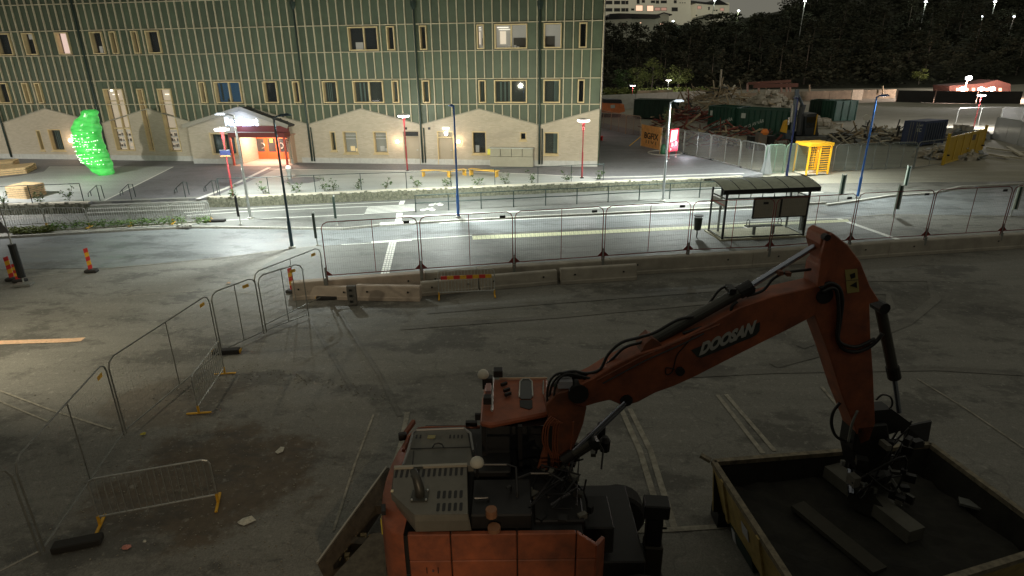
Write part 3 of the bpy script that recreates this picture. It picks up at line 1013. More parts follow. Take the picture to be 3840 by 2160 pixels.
# panels and battens
rows = [(zE, zTOP), (zA, zE), (zB, zA), (zC, zB), (zD, zC), (vlow-.1, zD)]
PW = 0.655
cand = []; batt = []
for ri, (z0, z1) in enumerate(rows):
    obs = sorted([(w['s0'], w['s1']) for w in WN if min(w['z1'], z1) - max(w['z0'], z0) > .35*(z1-z0)])
    free = []; x = 0.0
    for a, b in obs:
        if a > x: free.append((x, a))
        x = max(x, b)
    free.append((x, SL))
    for a, b in free:
        cuts = [a] + [k*PW + .1 for k in range(int(SL/PW)+1) if a + .12 < k*PW+.1 < b - .12] + [b]
        for u, v in zip(cuts, cuts[1:]):
            zb0 = z0
            if ri == 5: zb0 = min(zig(u), zig(v)) - .06
            if zb0 < z1 - .05: cand.append((u, v, zb0, z1, ri))
        for u in cuts[1:-1] if True else cuts:
            zb0 = z0 if ri != 5 else zig(u) + .05
            if zb0 < z1 - .1: batt.append((u, zb0, z1))
for w in WN:
    if w['kind'] == 'stair':
        n_ = max(1, round((w['s1']-w['s0'])/PW))
        for i in range(n_):
            cand.append((w['s0']+(w['s1']-w['s0'])*i/n_, w['s0']+(w['s1']-w['s0'])*(i+1)/n_, w['z1'], zC, 3))
            if i: batt.append((w['s0']+(w['s1']-w['s0'])*i/n_, w['z1'], zC))
key = lambda s, z: (FP(s, z) - V((0,0,H))).length
vis = lambda s: s < 58
cand.sort(key=lambda c: (not (c[3] <= zE + .01 and vis(c[0])), key((c[0]+c[1])/2, c[2])))
batt.sort(key=lambda c: (not (c[2] <= zE + .01 and vis(c[0])), key(c[0], c[1])))
rest = MB()
for i, (u, v, z0, z1, ri) in enumerate(cand):
    tgt = MB() if i < 295 else rest
    g_ = .012
    oo = random.uniform(-.004, .004)
    tgt.prism([FP(u+g_,z0+g_,-.3), FP(v-g_,z0+g_,-.3), FP(v-g_,z1-g_,-.3), FP(u+g_,z1-g_,-.3)], FN*(.3+oo))
    if i < 295: tgt.build('cladding_panel', M_panel, school, recalc=True)
rest.build('cladding_panels', M_panel, school, kind='stuff')
rest = MB()
for i, (u, z0, z1) in enumerate(batt):
    tgt = MB() if i < 295 else rest
    tgt.prism([FP(u-.035,z0,0.012), FP(u+.035,z0,.012), FP(u+.035,z1-.03,.012), FP(u-.035,z1-.03,.012)], FN*.13)
    if i < 295: tgt.build('batten', M_batt, school)
rest.build('battens', M_batt, school, kind='stuff')
for z in (zE, zA, zB, zC, zD):
    s = 0.0
    while s < SL:
        e = min(SL, s+6.5)
        MB().prism([FP(s+.01,z-.025,.0), FP(e-.01,z-.025,.0), FP(e-.01,z-.025,.18), FP(s+.01,z-.025,.18)], (0,0,.055)).build('ledge', M_batt, school)
        s = e
MB().prism([FP(-.09,vhi,-.3), FP(-.02,vhi,-.3), FP(-.02,vhi,.16), FP(-.09,vhi,.16)], (0,0,zTOP-vhi)).build('corner_post', M_batt, school)
# downpipes with hoppers
for px, hop in ((15,0),(385,0),(1158,1),(1580,1),(2024,1)):
    s = FQ(px, 462)[0]
    t0 = FQ(px, 30)[1] if px > 1000 else zTOP
    p = MB().path([FP(s,ZP+.15,WO+.12), FP(s,vlow-.1,WO+.12), FP(s,vlow+.25,.24), FP(s,zTOP-.2,.24)], .075, 8)
    if hop:
        p.path([FP(s-.22,ZP+.15,WO+.12), FP(s-.22,vlow-.2,WO+.12)], .05, 8)
    p.build('downpipe', M_pipe, school, smooth=True)
    if hop:
        zh = FQ(px, 22)[1]
        MB().lathe([(.09,-.25),(.2,.0),(.22,.3)], FP(s, zh, .26), 4).build('rainwater_head', M_pipe, school)
# conduit boxes, vents, exit sign over the second door
tagb = lambda o, *a, **k: tag(o, *a, **k)
tag(MB().prism([FP(FQ(1686,482)[0],FQ(1676,484)[1],WO), FP(FQ(1662,482)[0],FQ(1676,484)[1],WO), FP(FQ(1662,482)[0],FQ(1676,476)[1],WO), FP(FQ(1686,482)[0],FQ(1676,476)[1],WO)], FN*.08).build('exit_sign', mat('sign_glow', (.9,1,.9), .5, emit=(.9,1,.9), es=1.5)), 'small pale lit sign box above the framed door', 'sign')
for x, y in ((1524,481),(1611,481)):
    s, z = FQ(x, y)
    MB().lathe([(.12,0),(.12,.05)], (0,0,0), 10)
    MB().obox(FP(s, z, WO+.02), .18, .06, .18, math.atan2(FD.y, FD.x)).build('vent', M_dark, school)
# wall lamps
def wall_lamp(px, py, label, warm=True, e=26):
    s, z = FQ(px, py)
    c = FP(s, z, WO+.03)
    t = thing('wall_lamp', label, 'wall lamp', c, 'lit wall lamps on the brick base')
    MB().obox(c, .2, .08, .3, math.atan2(FD.y, FD.x)).build('back_plate', M_galv, t)
    MB().lathe([(.06,-.13),(.13,-.08),(.13,.08),(.06,.13)], c + FN*.14, 12).build('lamp_glass', M_warm if warm else M_led, t, smooth=True)
    lamp_light('POINT', c + FN*.5, e, (1,.72,.48) if warm else (1,1,1), .12, parent=t)
wall_lamp(1494, 529, 'glowing warm wall lamp beside the beige door with a dark transom')
wall_lamp(1722, 529, 'glowing warm wall lamp beside the timber-framed door')
wall_lamp(1676, 499, 'small white lamp right above the timber-framed door', False, 8)
wall_lamp(274, 525, 'warm wall lamp half hidden by the green sculpture')
# utility cabinets
s0 = FQ(2002,580)[0]; s1 = FQ(1843,580)[0]
zt = FQ(1920, 549)[1]
cb = thing('utility_cabinet', 'wide beige row of utility cabinet doors on a base against the brick wall', 'cabinet', FP((s0+s1)/2, ZP, .5))
M_cab = mat('cabinet_beige', (.38,.36,.28), .6, n=.06, ns=3)
MB().prism([FP(s0,ZP,WO+.04), FP(s1,ZP,WO+.04), FP(s1,ZP,WO+.55), FP(s0,ZP,WO+.55)], (0,0,.75)).build('base', M_cab, cb)
for i, (u, v) in enumerate(((0,.25),(.25,.5),(.5,.76),(.76,1))):
    a = s0+(s1-s0)*u; b = s0+(s1-s0)*v
    MB().prism([FP(a+.02,ZP+.77,WO+.04), FP(b-.02,ZP+.77,WO+.04), FP(b-.02,ZP+.77,WO+.5), FP(a+.02,ZP+.77,WO+.5)], (0,0,zt-ZP-.85)).build('cabinet_door', M_cab, cb)
MB().prism([FP(s0-.03,zt-.08,WO+.04), FP(s1+.03,zt-.08,WO+.04), FP(s1+.03,zt-.08,WO+.6), FP(s0-.03,zt-.08,WO+.6)], (0,0,.06)).build('top', M_galv, cb)
s, z = FQ(1837, 568)
tag(MB().obox(FP(s, z, WO+.1), .3, .12, .45, math.atan2(FD.y, FD.x)).build('letter_box', mat('yellow_box', (.8,.75,.1), .5), bevel=.02), 'small yellow box on the wall beside the beige cabinets', 'box')

# ------------------------------------------------------------------ entrance porch
def porch():
    a = G(768, 603, ZP) + FN*1.4; b = G(1124, 606, ZP) + FN*1.4                       # front corners
    d = (b-a).normalized(); n = V((d.y, -d.x, 0))
    if n.y > 0: n = -n
    L = (b-a).length
    def Q(px, py): 
        p = PLN(px, py, a, n); return (p-a).dot(d), p.z
    def P(s, z, o=0.0):
        p = a + d*s + n*o; return V((p.x, p.y, z))
    t = thing('entrance_porch', 'projecting brick entrance with gabled roof, glowing sign and lit red doors', 'porch', a)
    ze = (Q(742,468)[1] + Q(1111,471)[1]) / 2
    ridge = Q(906, 414)
    # opening
    o0 = Q(905,560)[0]; o1 = Q(1085,560)[0]; zo = Q(980,509)[1]
    w0 = Q(793,540)[0]; w1 = Q(890,540)[0]; wz1 = Q(800,497)[1]; wz0 = Q(830,581)[1]
    bk = -1.5
    m_ = MB()
    def wal(s0_, s1_, z0_, z1_, z2_=None, th=.3):
        z2_ = z1_ if z2_ is None else z2_
        m_.prism([P(s0_,z0_,-th), P(s1_,z0_,-th), P(s1_,z2_,-th), P(s0_,z1_,-th)], n*th)
    def top(s): 
        return ze + (ridge[1]-ze)*(s/ridge[0] if s < ridge[0] else (L-s)/(L-ridge[0]))
    wal(0, w0, ZP, top(0), top(w0)); wal(w0, w1, ZP, wz0); 
    wal(w0, w1, wz1, top(w0), top(w1))
    if w1 < o0: wal(w1, o0, ZP, top(w1), top(o0))
    mid = ridge[0]
    wal(o0, mid, zo, top(o0), top(mid)) if mid > o0 else None
    wal(max(mid,o0), o1, zo, top(max(mid,o0)), top(o1)); wal(o1, L, ZP, top(o1), top(L))
    # side walls
    m_.prism([P(0,ZP,-.3), P(0,ZP,bk), P(0,ze,bk), P(0,ze,-.3)], d*.3)
    m_.prism([P(L-.3,ZP,-.3), P(L-.3,ZP,bk), P(L-.3,ze,bk), P(L-.3,ze,-.3)], d*.3)
    w_ = m_.build('brick_wall', M_brick, t); uv_wall(w_, a, d)
    for s0_, s1_ in ((0,o0-.05),(o1+.05,L)):
        MB().prism([P(s0_-.02,ZP-.02,-.1), P(s1_+.02,ZP-.02,-.1), P(s1_+.02,ZP+.4,-.1), P(s0_-.02,ZP+.4,-.1)], n*.13).build('plinth_panel', M_plinth, t)
    MB().prism([P(L,ZP,0), P(L,ZP,bk), P(L,ZP+.4,bk), P(L,ZP+.4,0)], d*.04).build('plinth_panel', M_plinth, t)
    # roof
    M_roof = mat('dark_roof', (.035,.038,.042), .5, n=.2, ns=3)
    M_verge = mat('verge_board', (.3,.28,.23), .6)
    for sgn in (0, 1):
        if sgn == 0: e = P(-.25, ze-.12, .25); r_ = P(ridge[0], ridge[1]+.12, .25)
        else: e = P(L+.25, ze-.12, .25); r_ = P(ridge[0], ridge[1]+.12, .25)
        MB().prism([e, r_, r_ + n*(bk-.1), e + n*(bk-.1)], (0,0,.12)).build('roof_slope', M_roof, t)
        MB().bar(e + n*.04 + V((0,0,.05)), r_ + n*.04 + V((0,0,.05)), .08, .3).build('verge_board', M_verge, t)
        dd_ = (r_-e)
        for k in range(1, 7):
            MB().bar(e + dd_*k/7 + V((0,0,.15)), e + dd_*k/7 + n*(bk-.1) + V((0,0,.15)), .04, .05).build('roof_seam', M_roof, t)
    # recess back and sides
    rb = -2.6
    MB().prism([P(o0-.2,ZP,rb-.1), P(o1+.2,ZP,rb-.1), P(o1+.2,zo+.2,rb-.1), P(o0-.2,zo+.2,rb-.1)], n*.1).build('recess_wall', mat('porch_inner', (.5,.34,.24), .7), t)
    MB().prism([P(o0-.25,zo,rb), P(o1+.25,zo,rb), P(o1+.25,zo,-.3), P(o0-.25,zo,-.3)], (0,0,.1)).build('recess_ceiling', mat('porch_inner2', (.5,.3,.22), .7), t)
    rs = MB().prism([P(o0-.1,ZP,rb), P(o0-.1,ZP,-.3), P(o0-.1,zo,-.3), P(o0-.1,zo,rb)], d*.1).build('recess_side', M_brick, t)
    uv_wall(rs, a, n)
    MB().prism([P(o1,ZP,rb), P(o1,ZP,-.3), P(o1,zo,-.3), P(o1,zo,rb)], d*.1).build('recess_side', MATS['porch_inner'], t)
    # doors at the back of the recess
    pb = P(0,0,rb+.02)
    def QB(px, py):
        p = PLN(px, py, pb, n); return (p-a).dot(d), p.z
    M_reddoor = mat('red_door', (.7,.13,.04), .45)
    ds = [QB(957,560)[0], QB(1002,560)[0], QB(1044,560)[0], QB(1090,560)[0]]
    dz = QB(1000,513)[1]
    for i in range(3):
        u, v = ds[i]+.01, ds[i+1]-.01
        f = MB()
        fw = .16
        for A_, B_, u0, u1 in ((u,u+fw,ZP,dz),(v-fw,v,ZP,dz),(u+fw,v-fw,ZP,ZP+.62),(u+fw,v-fw,dz-.15,dz)):
            f.prism([P(A_,u0,rb+.02), P(B_,u0,rb+.02), P(B_,u1,rb+.02), P(A_,u1,rb+.02)], n*.08)
        dr = f.build('door', M_reddoor, t)
        MB().poly([P(u+fw,ZP+.62,rb+.06), P(v-fw,ZP+.62,rb+.06), P(v-fw,dz-.15,rb+.06), P(u+fw,dz-.15,rb+.06)]).build('glass', mat('door_glass', (.05,.055,.06), .06, spec=.9), dr)
        if i != 1:
            MB().path([P((u+v)/2+(.2 if i == 0 else -.2)+.22*math.cos(q*.6), ZP+1.15+.22*math.sin(q*.6), rb+.16) for q in range(-3,4)], .035, 6).build('handle', M_galv, dr)
        else:
            MB().prism([P(u+.35,ZP+1.4,rb+.07), P(u+.62,ZP+1.4,rb+.07), P(u+.62,ZP+1.85,rb+.07), P(u+.35,ZP+1.85,rb+.07)], n*.01).build('paper_notice', mat('yellow_paper', (.9,.6,.15), .8), dr)
    # house number
    M_num = mat('number_black', (.02,.02,.02), .6)
    x0, z0_ = QB(925,533)
    x1 = QB(942,533)[0]
    fontpart('house_number', '10', M_num, t, P(x0, z0_-.1, rb+.03), d*(x1-x0)*.9, (0,0,1), .75, bold=.02)
    fontpart('opening_hours', 'INN', M_num, t, P(x0+.1, z0_-.65, rb+.03), d*(x1-x0)*.7, (0,0,1), .35, bold=.03)
    # canopy
    M_can = mat('canopy_red', (.16,.03,.025), .5)
    c0 = o0 - .35; c1 = o1 + .25
    zc = zo - .02
    MB().prism([P(c0,zc,.02), P(c1,zc,.02), P(c1,zc,1.0), P(c0,zc,1.0)], (0,0,.36)).build('canopy', M_can, t)
    MB().prism([P(c0+.2,zc+.36,.02), P(c1-.05,zc+.36,.02), P(c1-.05,zc+.8,.02), P(c0+.2,zc+.8,.02)], n*.2).build('canopy_upstand', M_can, t)
    MB().bar(P(c0,zc+.4,1.0), P(c1-.8,zc+.4,1.0), .06, .04).build('canopy_edge', M_galv, t)
    for s_ in (c0+.08, c1-.12):
        MB().bar(P(s_,ZP,.9), P(s_,zc,.9), .14, .14).build('canopy_post', mat('post_red', (.5,.09,.06), .5), t)
    for k in range(5):
        MB().bar(P(c1-.05,zc-.05-.12*k,.1+.1*k), P(c1-.05,zc-.05-.12*k,.95), .05, .05).build('bracket', M_can, t)
    # window
    f = MB()
    th = .12
    for A_, B_, u0, u1 in ((w0,w0+th,wz0,wz1),(w1-th,w1,wz0,wz1),(w0+th,w1-th,wz0,wz0+th),(w0+th,w1-th,wz1-th,wz1),((w0+w1)/2-.05,(w0+w1)/2+.05,wz0+th,wz1-th)):
        f.prism([P(A_,u0,-.3), P(B_,u0,-.3), P(B_,u1,-.3), P(A_,u1,-.3)], n*.42)
    fr = f.build('window', M_frame, t)
    MB().poly([P(w0,wz0,-.22), P(w1,wz0,-.22), P(w1,wz1,-.22), P(w0,wz1,-.22)]).build('pane', mat('pane_mirrorish', (.03,.05,.05), .04, spec=1.0, metal=.35), fr)
    # glowing sign
    M_sign = mat('sign_letters_glow', (1,1,1), .5, emit=(.55,.74,1), es=2.6)
    sa, sz = Q(850, 470); sb, _ = Q(972, 470)
    MB().prism([P(sa,sz-.06,.06), P(sb,sz-.06,.06), P(sb,sz,.06), P(sa,sz,.06)], n*.04).build('sign_rail', M_dark, t)
    fontpart('sign_lettering', 'Barnehuset', M_sign, t, P(sa, sz+.0, .12), d*(sb-sa), (0,0,1), .9, bold=.035, depth=.05)
    lamp_light('POINT', P((sa+sb)/2, sz+.25, .8), 130, (.42,.58,1), .5, name='sign_light', parent=t)
    # ceiling lights in the recess
    for u in (.3, .7):
        c = P(o0+(o1-o0)*u, zo-.06, -.9)
        MB().lathe([(.16,-.03),(.16,.03)], c, 12).build('ceiling_lamp', M_warm, t)
        lamp_light('POINT', c - V((0,0,.15)), 330, (1,.66,.48), .15, name='recess_light', parent=t)
    MB().prism([P(o0-.1,ZP+.012,rb), P(o1+.1,ZP+.012,rb), P(o1+.2,ZP+.012,1.1), P(o0-.3,ZP+.012,1.1)], (0,0,.006)).build('door_mat', mat('pale_slab', (.5,.42,.38), .8), t)
    return t
porch()
# ------------------------------------------------------------------ street lamps
def pole_lamp(base, top, label, colr, z=0.0, arm=(-1,0), armlen=.5, lit_head=False, energy=0, fac=0, collar=True, group='tall street lamps along the road', low=None):
    b = G(*base, z); h = HT(base, top, z)
    t = thing('street_lamp', label, 'street lamp', b, group)
    if low:
        MB().lathe([(.075,.05),(.075,h*low),(.06,h*low+.01),(.045,h)], b, 10).build('pole', colr, t, smooth=False)
    else:
        MB().lathe([(.085,.05),(.085,1.3),(.06,1.33),(.045,h)], b, 10).build('pole', colr, t, smooth=False)
    MB().lathe([(.17,0),(.17,.08),(.1,.1)], b, 10).build('base_collar', M_kerb, t)
    a = V((arm[0], arm[1], 0)).normalized()
    top_ = b + V((0,0,h))
    MB().path([top_ - V((0,0,.05)), top_ + a*armlen*.5 + V((0,0,.03)), top_ + a*armlen + V((0,0,.04))], .035, 6).build('arm', colr, t)
    hd = top_ + a*(armlen+.25) + V((0,0,.04))
    M_ = Matrix.Rotation(math.atan2(a.y, a.x), 3, 'Z')
    hm = MB()
    hm.obox(hd, .55, .22, .07, mtx=M_); hm.obox(hd + V((0,0,.05)), .38, .12, .05, mtx=M_)
    hd_o = hm.build('lamp_head', mat('lamp_head_pale', (.75,.8,.82), .4, emit=(.8,.9,1), es=.9) if lit_head else (colr if colr is not M_galv else M_dark), t)
    MB().obox(hd - V((0,0,.037)), .30, .12, .006, mtx=M_).build('led_panel', M_led, hd_o)
    if energy: 
        lamp_light('SPOT', hd - V((0,0,.06)), energy*3.4, (.92,1,.95), size=.12, target=hd - V((0,-.02,1)) , cone=150, blend=.7, parent=t)
    if fac:
        lamp_light('SPOT', hd - V((0,0,.06)), fac*2.4, (1,.97,.74) if base[0] > 1500 else (.97,1,.86), size=.15, target=hd + V((-.1,1,-.02)), cone=125, blend=.9, name='facade_light', parent=t)
    return t
E1 = 1
pole_lamp((940,820),(873,432), 'slim grey street lamp with a bright white head standing before the glowing entrance sign', M_galv, arm=(-1,.15), lit_head=True, energy=1350, fac=2200, low=.5)
pole_lamp((1096,930),(1024,440), 'black-topped slender street lamp on the near kerb, between the crossing and the entrance', mat('pole_dark_blue', (.02,.05,.07), .4), arm=(.6,1), armlen=.35, energy=1100, fac=1200)
pole_lamp((1719,815),(1695,402), 'blue street lamp next to the first red-framed mesh panels, in front of the timber-framed door', M_blue, arm=(-.3,1), armlen=.3, energy=2100, fac=2200)
pole_lamp((2485,755),(2517,382), 'white street lamp with short arm beside the red info board', mat('pole_white', (.6,.65,.68), .4), arm=(1,.1), armlen=.25, lit_head=True, energy=2300, fac=1500, low=.42)
pole_lamp((3215,742),(3292,362), 'blue street lamp rising beyond the bus shelter near the yellow turnstile', M_blue, arm=(1,.3), armlen=.3, energy=800)
pole_lamp((2945,690),(2990,372), 'dark blue street lamp behind the bus shelter roof, in front of the grey excavator', mat('pole_navy', (.02,.03,.12), .35), z=.2, arm=(.2,1), armlen=.25, energy=1300)
# the row goes on past the frame on both sides
def off_lamp(x, y, e, f, label, col_=(1,1,1)):
    t = thing('street_lamp', label, 'street lamp', (x,y,0), 'tall street lamps along the road')
    b = V((x,y,0))
    MB().lathe([(.085,0),(.06,1.3),(.045,5.8)], b, 8).build('pole', M_galv, t)
    MB().obox(b + V((0,.3,5.85)), .22, .6, .08).build('lamp_head', M_dark, t)
    lamp_light('SPOT', b + V((0,.3,5.75)), e*3.4, col_, .12, target=b + V((0,1.2,0)), cone=152, blend=.6, parent=t)
    if f: lamp_light('SPOT', b + V((0,.3,5.75)), f*2.3, (1,.97,.84), .15, target=b + V((0,10,5.7)), cone=125, blend=.9, name='facade_light', parent=t)
off_lamp(-33, 34, 1100, 2200, 'grey street lamp further along the road beyond the crowd barriers')
off_lamp(-48, 40, 500, 1600, 'grey street lamp at the far end of the road past the wooden platforms')

def disc_lamp(base, top, label, z=ZP, colr=None, e=110, r=.42, group='red lamps with glowing disc heads on the plaza'):
    b = G(*base, z); h = HT(base, top, z)
    colr = colr or M_lampred
    t = thing('disc_lamp', label, 'lamp', b, group)
    MB().lathe([(.06,0),(.06,h*.45),(.04,h*.46),(.045,h*.78),(.11,h-.12)], b, 10).build('pole', colr, t, smooth=False)
    MB().lathe([(.15,0),(.15,.05),(.07,.07)], b, 10).build('base_collar', M_dark, t)
    c = b + V((0,0,h))
    MB().lathe([(.1,-.12),(r*.95,-.08),(r,-.02),(r*.96,.04)], c, 20).build('light_disc', M_ledw, t, smooth=True)
    MB().lathe([(r*.97,.035),(r*.8,.1),(.05,.16)], c, 20).build('cap', mat('disc_cap', (.45,.42,.4), .5), t, smooth=True)
    lamp_light('POINT', c - V((0,0,.3)), e*4, (1,.95,.92), .2, parent=t)
    return t
disc_lamp((874,733),(832,484), 'red disc lamp with a small dark sign on its pole, before the porch window')
disc_lamp((1528,640),(1512,434), 'red disc lamp in front of the beige door with dark transom')
disc_lamp((2182,668),(2187,451), 'red disc lamp near the right corner of the building')
disc_lamp((3650,482),(3682,357), 'red disc lamp above the white barrier at the site entrance', z=ZS, e=1400)
disc_lamp((2370,372),(2373,321), 'tiny red disc lamp at the foot of the wooded hill', z=ZS, e=300, r=.55, group='distant lamps below the wood')
disc_lamp((2503,358),(2506,301), 'tiny pale disc lamp in front of the lit birch leaves', z=ZS, e=420, r=.6, colr=M_galv, group='distant lamps below the wood')
# sign on the first disc lamp
t = thing('small_sign', 'small dark blue sign plate mounted on the red lamp pole', 'sign', G(876,733,ZP))
hh = HT((874,733),(846,574),ZP); c = G(874,733,ZP) + V((0,-.08,hh))
MB().obox(c, .62, .03, .42).build('plate', mat('sign_navy', (.03,.04,.12), .5), t)
MB().obox(c + V((0,-.018,-.16)), .62, .01, .08).build('stripe', mat('sign_orange', (.7,.25,.1), .5), t)
MB().obox(c + V((0,-.018,.19)), .62, .01, .03).build('edge', M_galv, t)

# ------------------------------------------------------------------ tall narrow signs
def tall_sign(btm, ttop, blow, label, z=0.0, face=M_dark, dbl=False):
    b = G(*btm, z); h = HT(btm, ttop, z); l = HT(btm, blow, z)
    t = thing('tall_sign', label, 'sign post', b, 'tall narrow sign posts')
    MB().tube(b, b + V((0,0,h+.04)), .03, 8).build('post', M_galv, t)
    if dbl:
        MB().tube(b + V((.24,.02,l-.02)), b + V((.24,.02,h+.04)), .05, 8).build('post', M_galv, t)
        MB().tube(b + V((0,-.03,l-.02)), b + V((0,-.03,h+.04)), .05, 8).build('sleeve', mat('sleeve_pale', (.5,.58,.5), .5), t)
        MB().obox(b + V((.12,0,(h+l)/2)), .14, .04, h-l).build('board', face, t)
    else:
        MB().obox(b + V((-.02,-.04,(h+l)/2)), .12, .05, h-l).build('board', face, t)
    MB().lathe([(.05,0),(.03,.05)], b + V((0,0,h+.04)), 8).build('cap', M_galv, t)
    MB().lathe([(.09,0),(.06,.04)], b, 8).build('foot', M_kerb, t)
tall_sign((1264,845),(1249,738),(1259,818), 'tall narrow dark sign on a short pole near the cycle crossing', face=M_pipe)
tall_sign((1191,920),(1173,800),(1184,893), 'tall narrow dark sign at the corner of the red-framed mesh fence', face=M_pipe)
tall_sign((902,838),(883,735),(892,812), 'tall narrow dark sign behind the end of the crowd barriers', face=M_dark)
M_sg = mat('sign_dark_green', (.015,.05,.035), .4)
tall_sign((3142,754),(3158,657),(3145,728), 'tall double-post sign between the turnstile and the blue lamp', face=M_sg, dbl=True)
tall_sign((3387,706),(3408,624),(3390,696), 'tall double-post sign farthest up the slope below the yellow gate', face=M_sg, dbl=True)
tall_sign((3348,812),(3371,697),(3356,785), 'tall double-post sign at the middle of the red-framed fence', face=M_sg, dbl=True)
tall_sign((3790,810),(3820,700),(3797,785), 'tall double-post sign at the frame edge beyond the fence', face=M_sg, dbl=True)

# ------------------------------------------------------------------ railings
def railing(bases, h, z, label, group, rails=(1.0,), mt=M_railg, r=.022, cat='railing', name='railing', ball=False):
    P = [G(x, y, z) for x, y in bases]
    t = thing(name, label, cat, P[0], group)
    for p in P:
        MB().tube(p, p + V((0,0,h)), r*1.1, 6).build('post', mt, t)
        if ball: MB().lathe([(.05,0),(.055,.05),(.01,.1)], p + V((0,0,h-.01)), 8).build('post_cap', M_galv, t)
    for f in rails:
        MB().path([p + V((0,0,h*f - .01)) for p in P], r, 6).build('rail', mt, t)
    return t
railing([(826,737),(1010,731),(1184,723),(1356,716),(1526,711),(1692,704),(1856,696),(2017,689),(2142,682),(2262,677)], 1.12, ZP, 'long thin single-rail railing on top of the stone wall', 'plaza railings')
railing([(-120,775),(123,765),(315,757)], 1.12, ZP, 'short single-rail railing before the wooden platforms', 'plaza railings')
railing([(1560,796),(1683,789),(1805,783),(1926,777),(2046,771),(2163,766),(2280,758),(2396,752),(2510,746),(2622,741),(2730,737)], 1.0, 0, 'long two-rail dark fence between cycle path and road', 'guard rail', rails=(1.0,.55), r=.03, ball=False)
for i, (bx, by, lab) in enumerate(((352,770,'inverted V stair handrail nearest the wooden platforms'),(470,765,'stair handrail second from the platforms'),(672,756,'stair handrail third from the platforms'),(780,750,'stair handrail next to the end of the stone wall'))):
    p = G(bx, by, 0.0); q = G(bx+24, by-16, ZP)
    t = thing('handrail', lab, 'handrail', p, 'handrails on the plaza steps')
    MB().tube(p, p+V((0,0,.9)), .022, 6).build('post', M_railg, t)
    MB().tube(q, q+V((0,0,.95)), .022, 6).build('post', M_railg, t)
    MB().path([p+V((0,-.3,.55)), p+V((0,-.25,.8)), p+V((0,-.02,.9)), q+V((0,0,.95)), q+V((.1,.25,.9)), q+V((.1,.3,.1))], .022, 6).build('rail', M_railg, t)

# ------------------------------------------------------------------ crowd barriers
def crowd_barrier_mesh(label, L=2.1, Hh=1.08, nb=16, red=False, loc=(0,0,0)):
    t = thing('crowd_barrier', label, 'crowd barrier', (0,0,0))
    r = .019; z0 = .22
    pts = [V((-L/2,0,.1)), V((-L/2,0,Hh-.12)), V((-L/2+.035,0,Hh-.035)), V((-L/2+.12,0,Hh)), V((L/2-.12,0,Hh)), V((L/2-.035,0,Hh-.035)), V((L/2,0,Hh-.12)), V((L/2,0,.1))]
    MB().path(pts, r, 6).build('frame', M_galv, t)
    MB().path([V((-L/2,0,z0)), V((L/2,0,z0))], r, 6).build('bottom_rail', M_galv, t)
    for i in range(nb):
        x = -L/2 + L*(i+1)/(nb+1)
        MB().tube((x,0,z0), (x,0,Hh), .011, 4, caps=False).build('bar', M_galv, t)
    for s in (-1, 1):
        f = MB().bar((s*(L/2-.0),-.3,.03), (s*L/2,.3,.03), .05, .03)
        f.bar((s*L/2,0,.03), (s*L/2,0,.24), .045, .045)
        f.build('foot', M_yel, t)
    if red:
        n = 8
        for i in range(n):
            x0 = -L/2+.1 + (L-.2)*i/n; x1 = x0 + (L-.2)/n - .004
            MB().box((x0,-.05,Hh-.34), (x1,-.03,Hh-.2)).build('warning_board', M_redp if i % 2 == 0 else M_yel, t)
    return t
cb0 = crowd_barrier_mesh('tmp')
def place_barrier(a, b, label, group='crowd barriers', proto=None, z=0.0):
    A = G(*a, z); B = G(*b, z); c = (A+B)/2
    o = dup(proto or cb0, c, math.atan2((B-A).y, (B-A).x), label, group)
    return o
feet = [(-150,866),(12,857),(176,849),(337,851-2),(493,842),(650,833),(795,824)]
labs = ['crowd barrier at the frame edge behind the leafy verge','crowd barrier behind the yellowish ground cover','crowd barrier between the yellowish plants and the round shrubs','crowd barrier in front of the first stair handrail','crowd barrier in front of the middle of the steps','last crowd barrier of the row beside the black rubber block']
for i in range(6):
    A = G(*feet[i], .1); B = G(*feet[i+1], .1)
    L = (B-A).length
    c = (A+B)/2; c.z = 0.05
    o = dup(cb0, c, math.atan2((B-A).y, (B-A).x), labs[i], 'row of crowd barriers on the verge')
    for ch in o.children: pass
    o.scale = ((L-.06)/2.1, 1, 1)
place_barrier((365,1975),(830,1885), 'steel crowd barrier with yellow feet standing alone on the dark near asphalt', 'near crowd barriers')
place_barrier((742,1560),(848,1398), 'crowd barrier seen almost end-on behind the grey mesh fence', 'near crowd barriers')
for o in [cb0] + list(cb0.children):
    pass
cbr = crowd_barrier_mesh('crowd barrier with a red and yellow warning board against the concrete blocks', L=2.1, red=True)
A = G(1640,1118); B = G(1862,1108)
cbr.location = (A+B)/2; cbr.rotation_euler = (0,0,math.atan2((B-A).y, (B-A).x)); cbr['group'] = 'near crowd barriers'
# the first barrier stays out of the way: it becomes the one at the far left of the near lot
for ch in list(cb0.children): bpy.data.objects.remove(ch)
bpy.data.objects.remove(cb0)

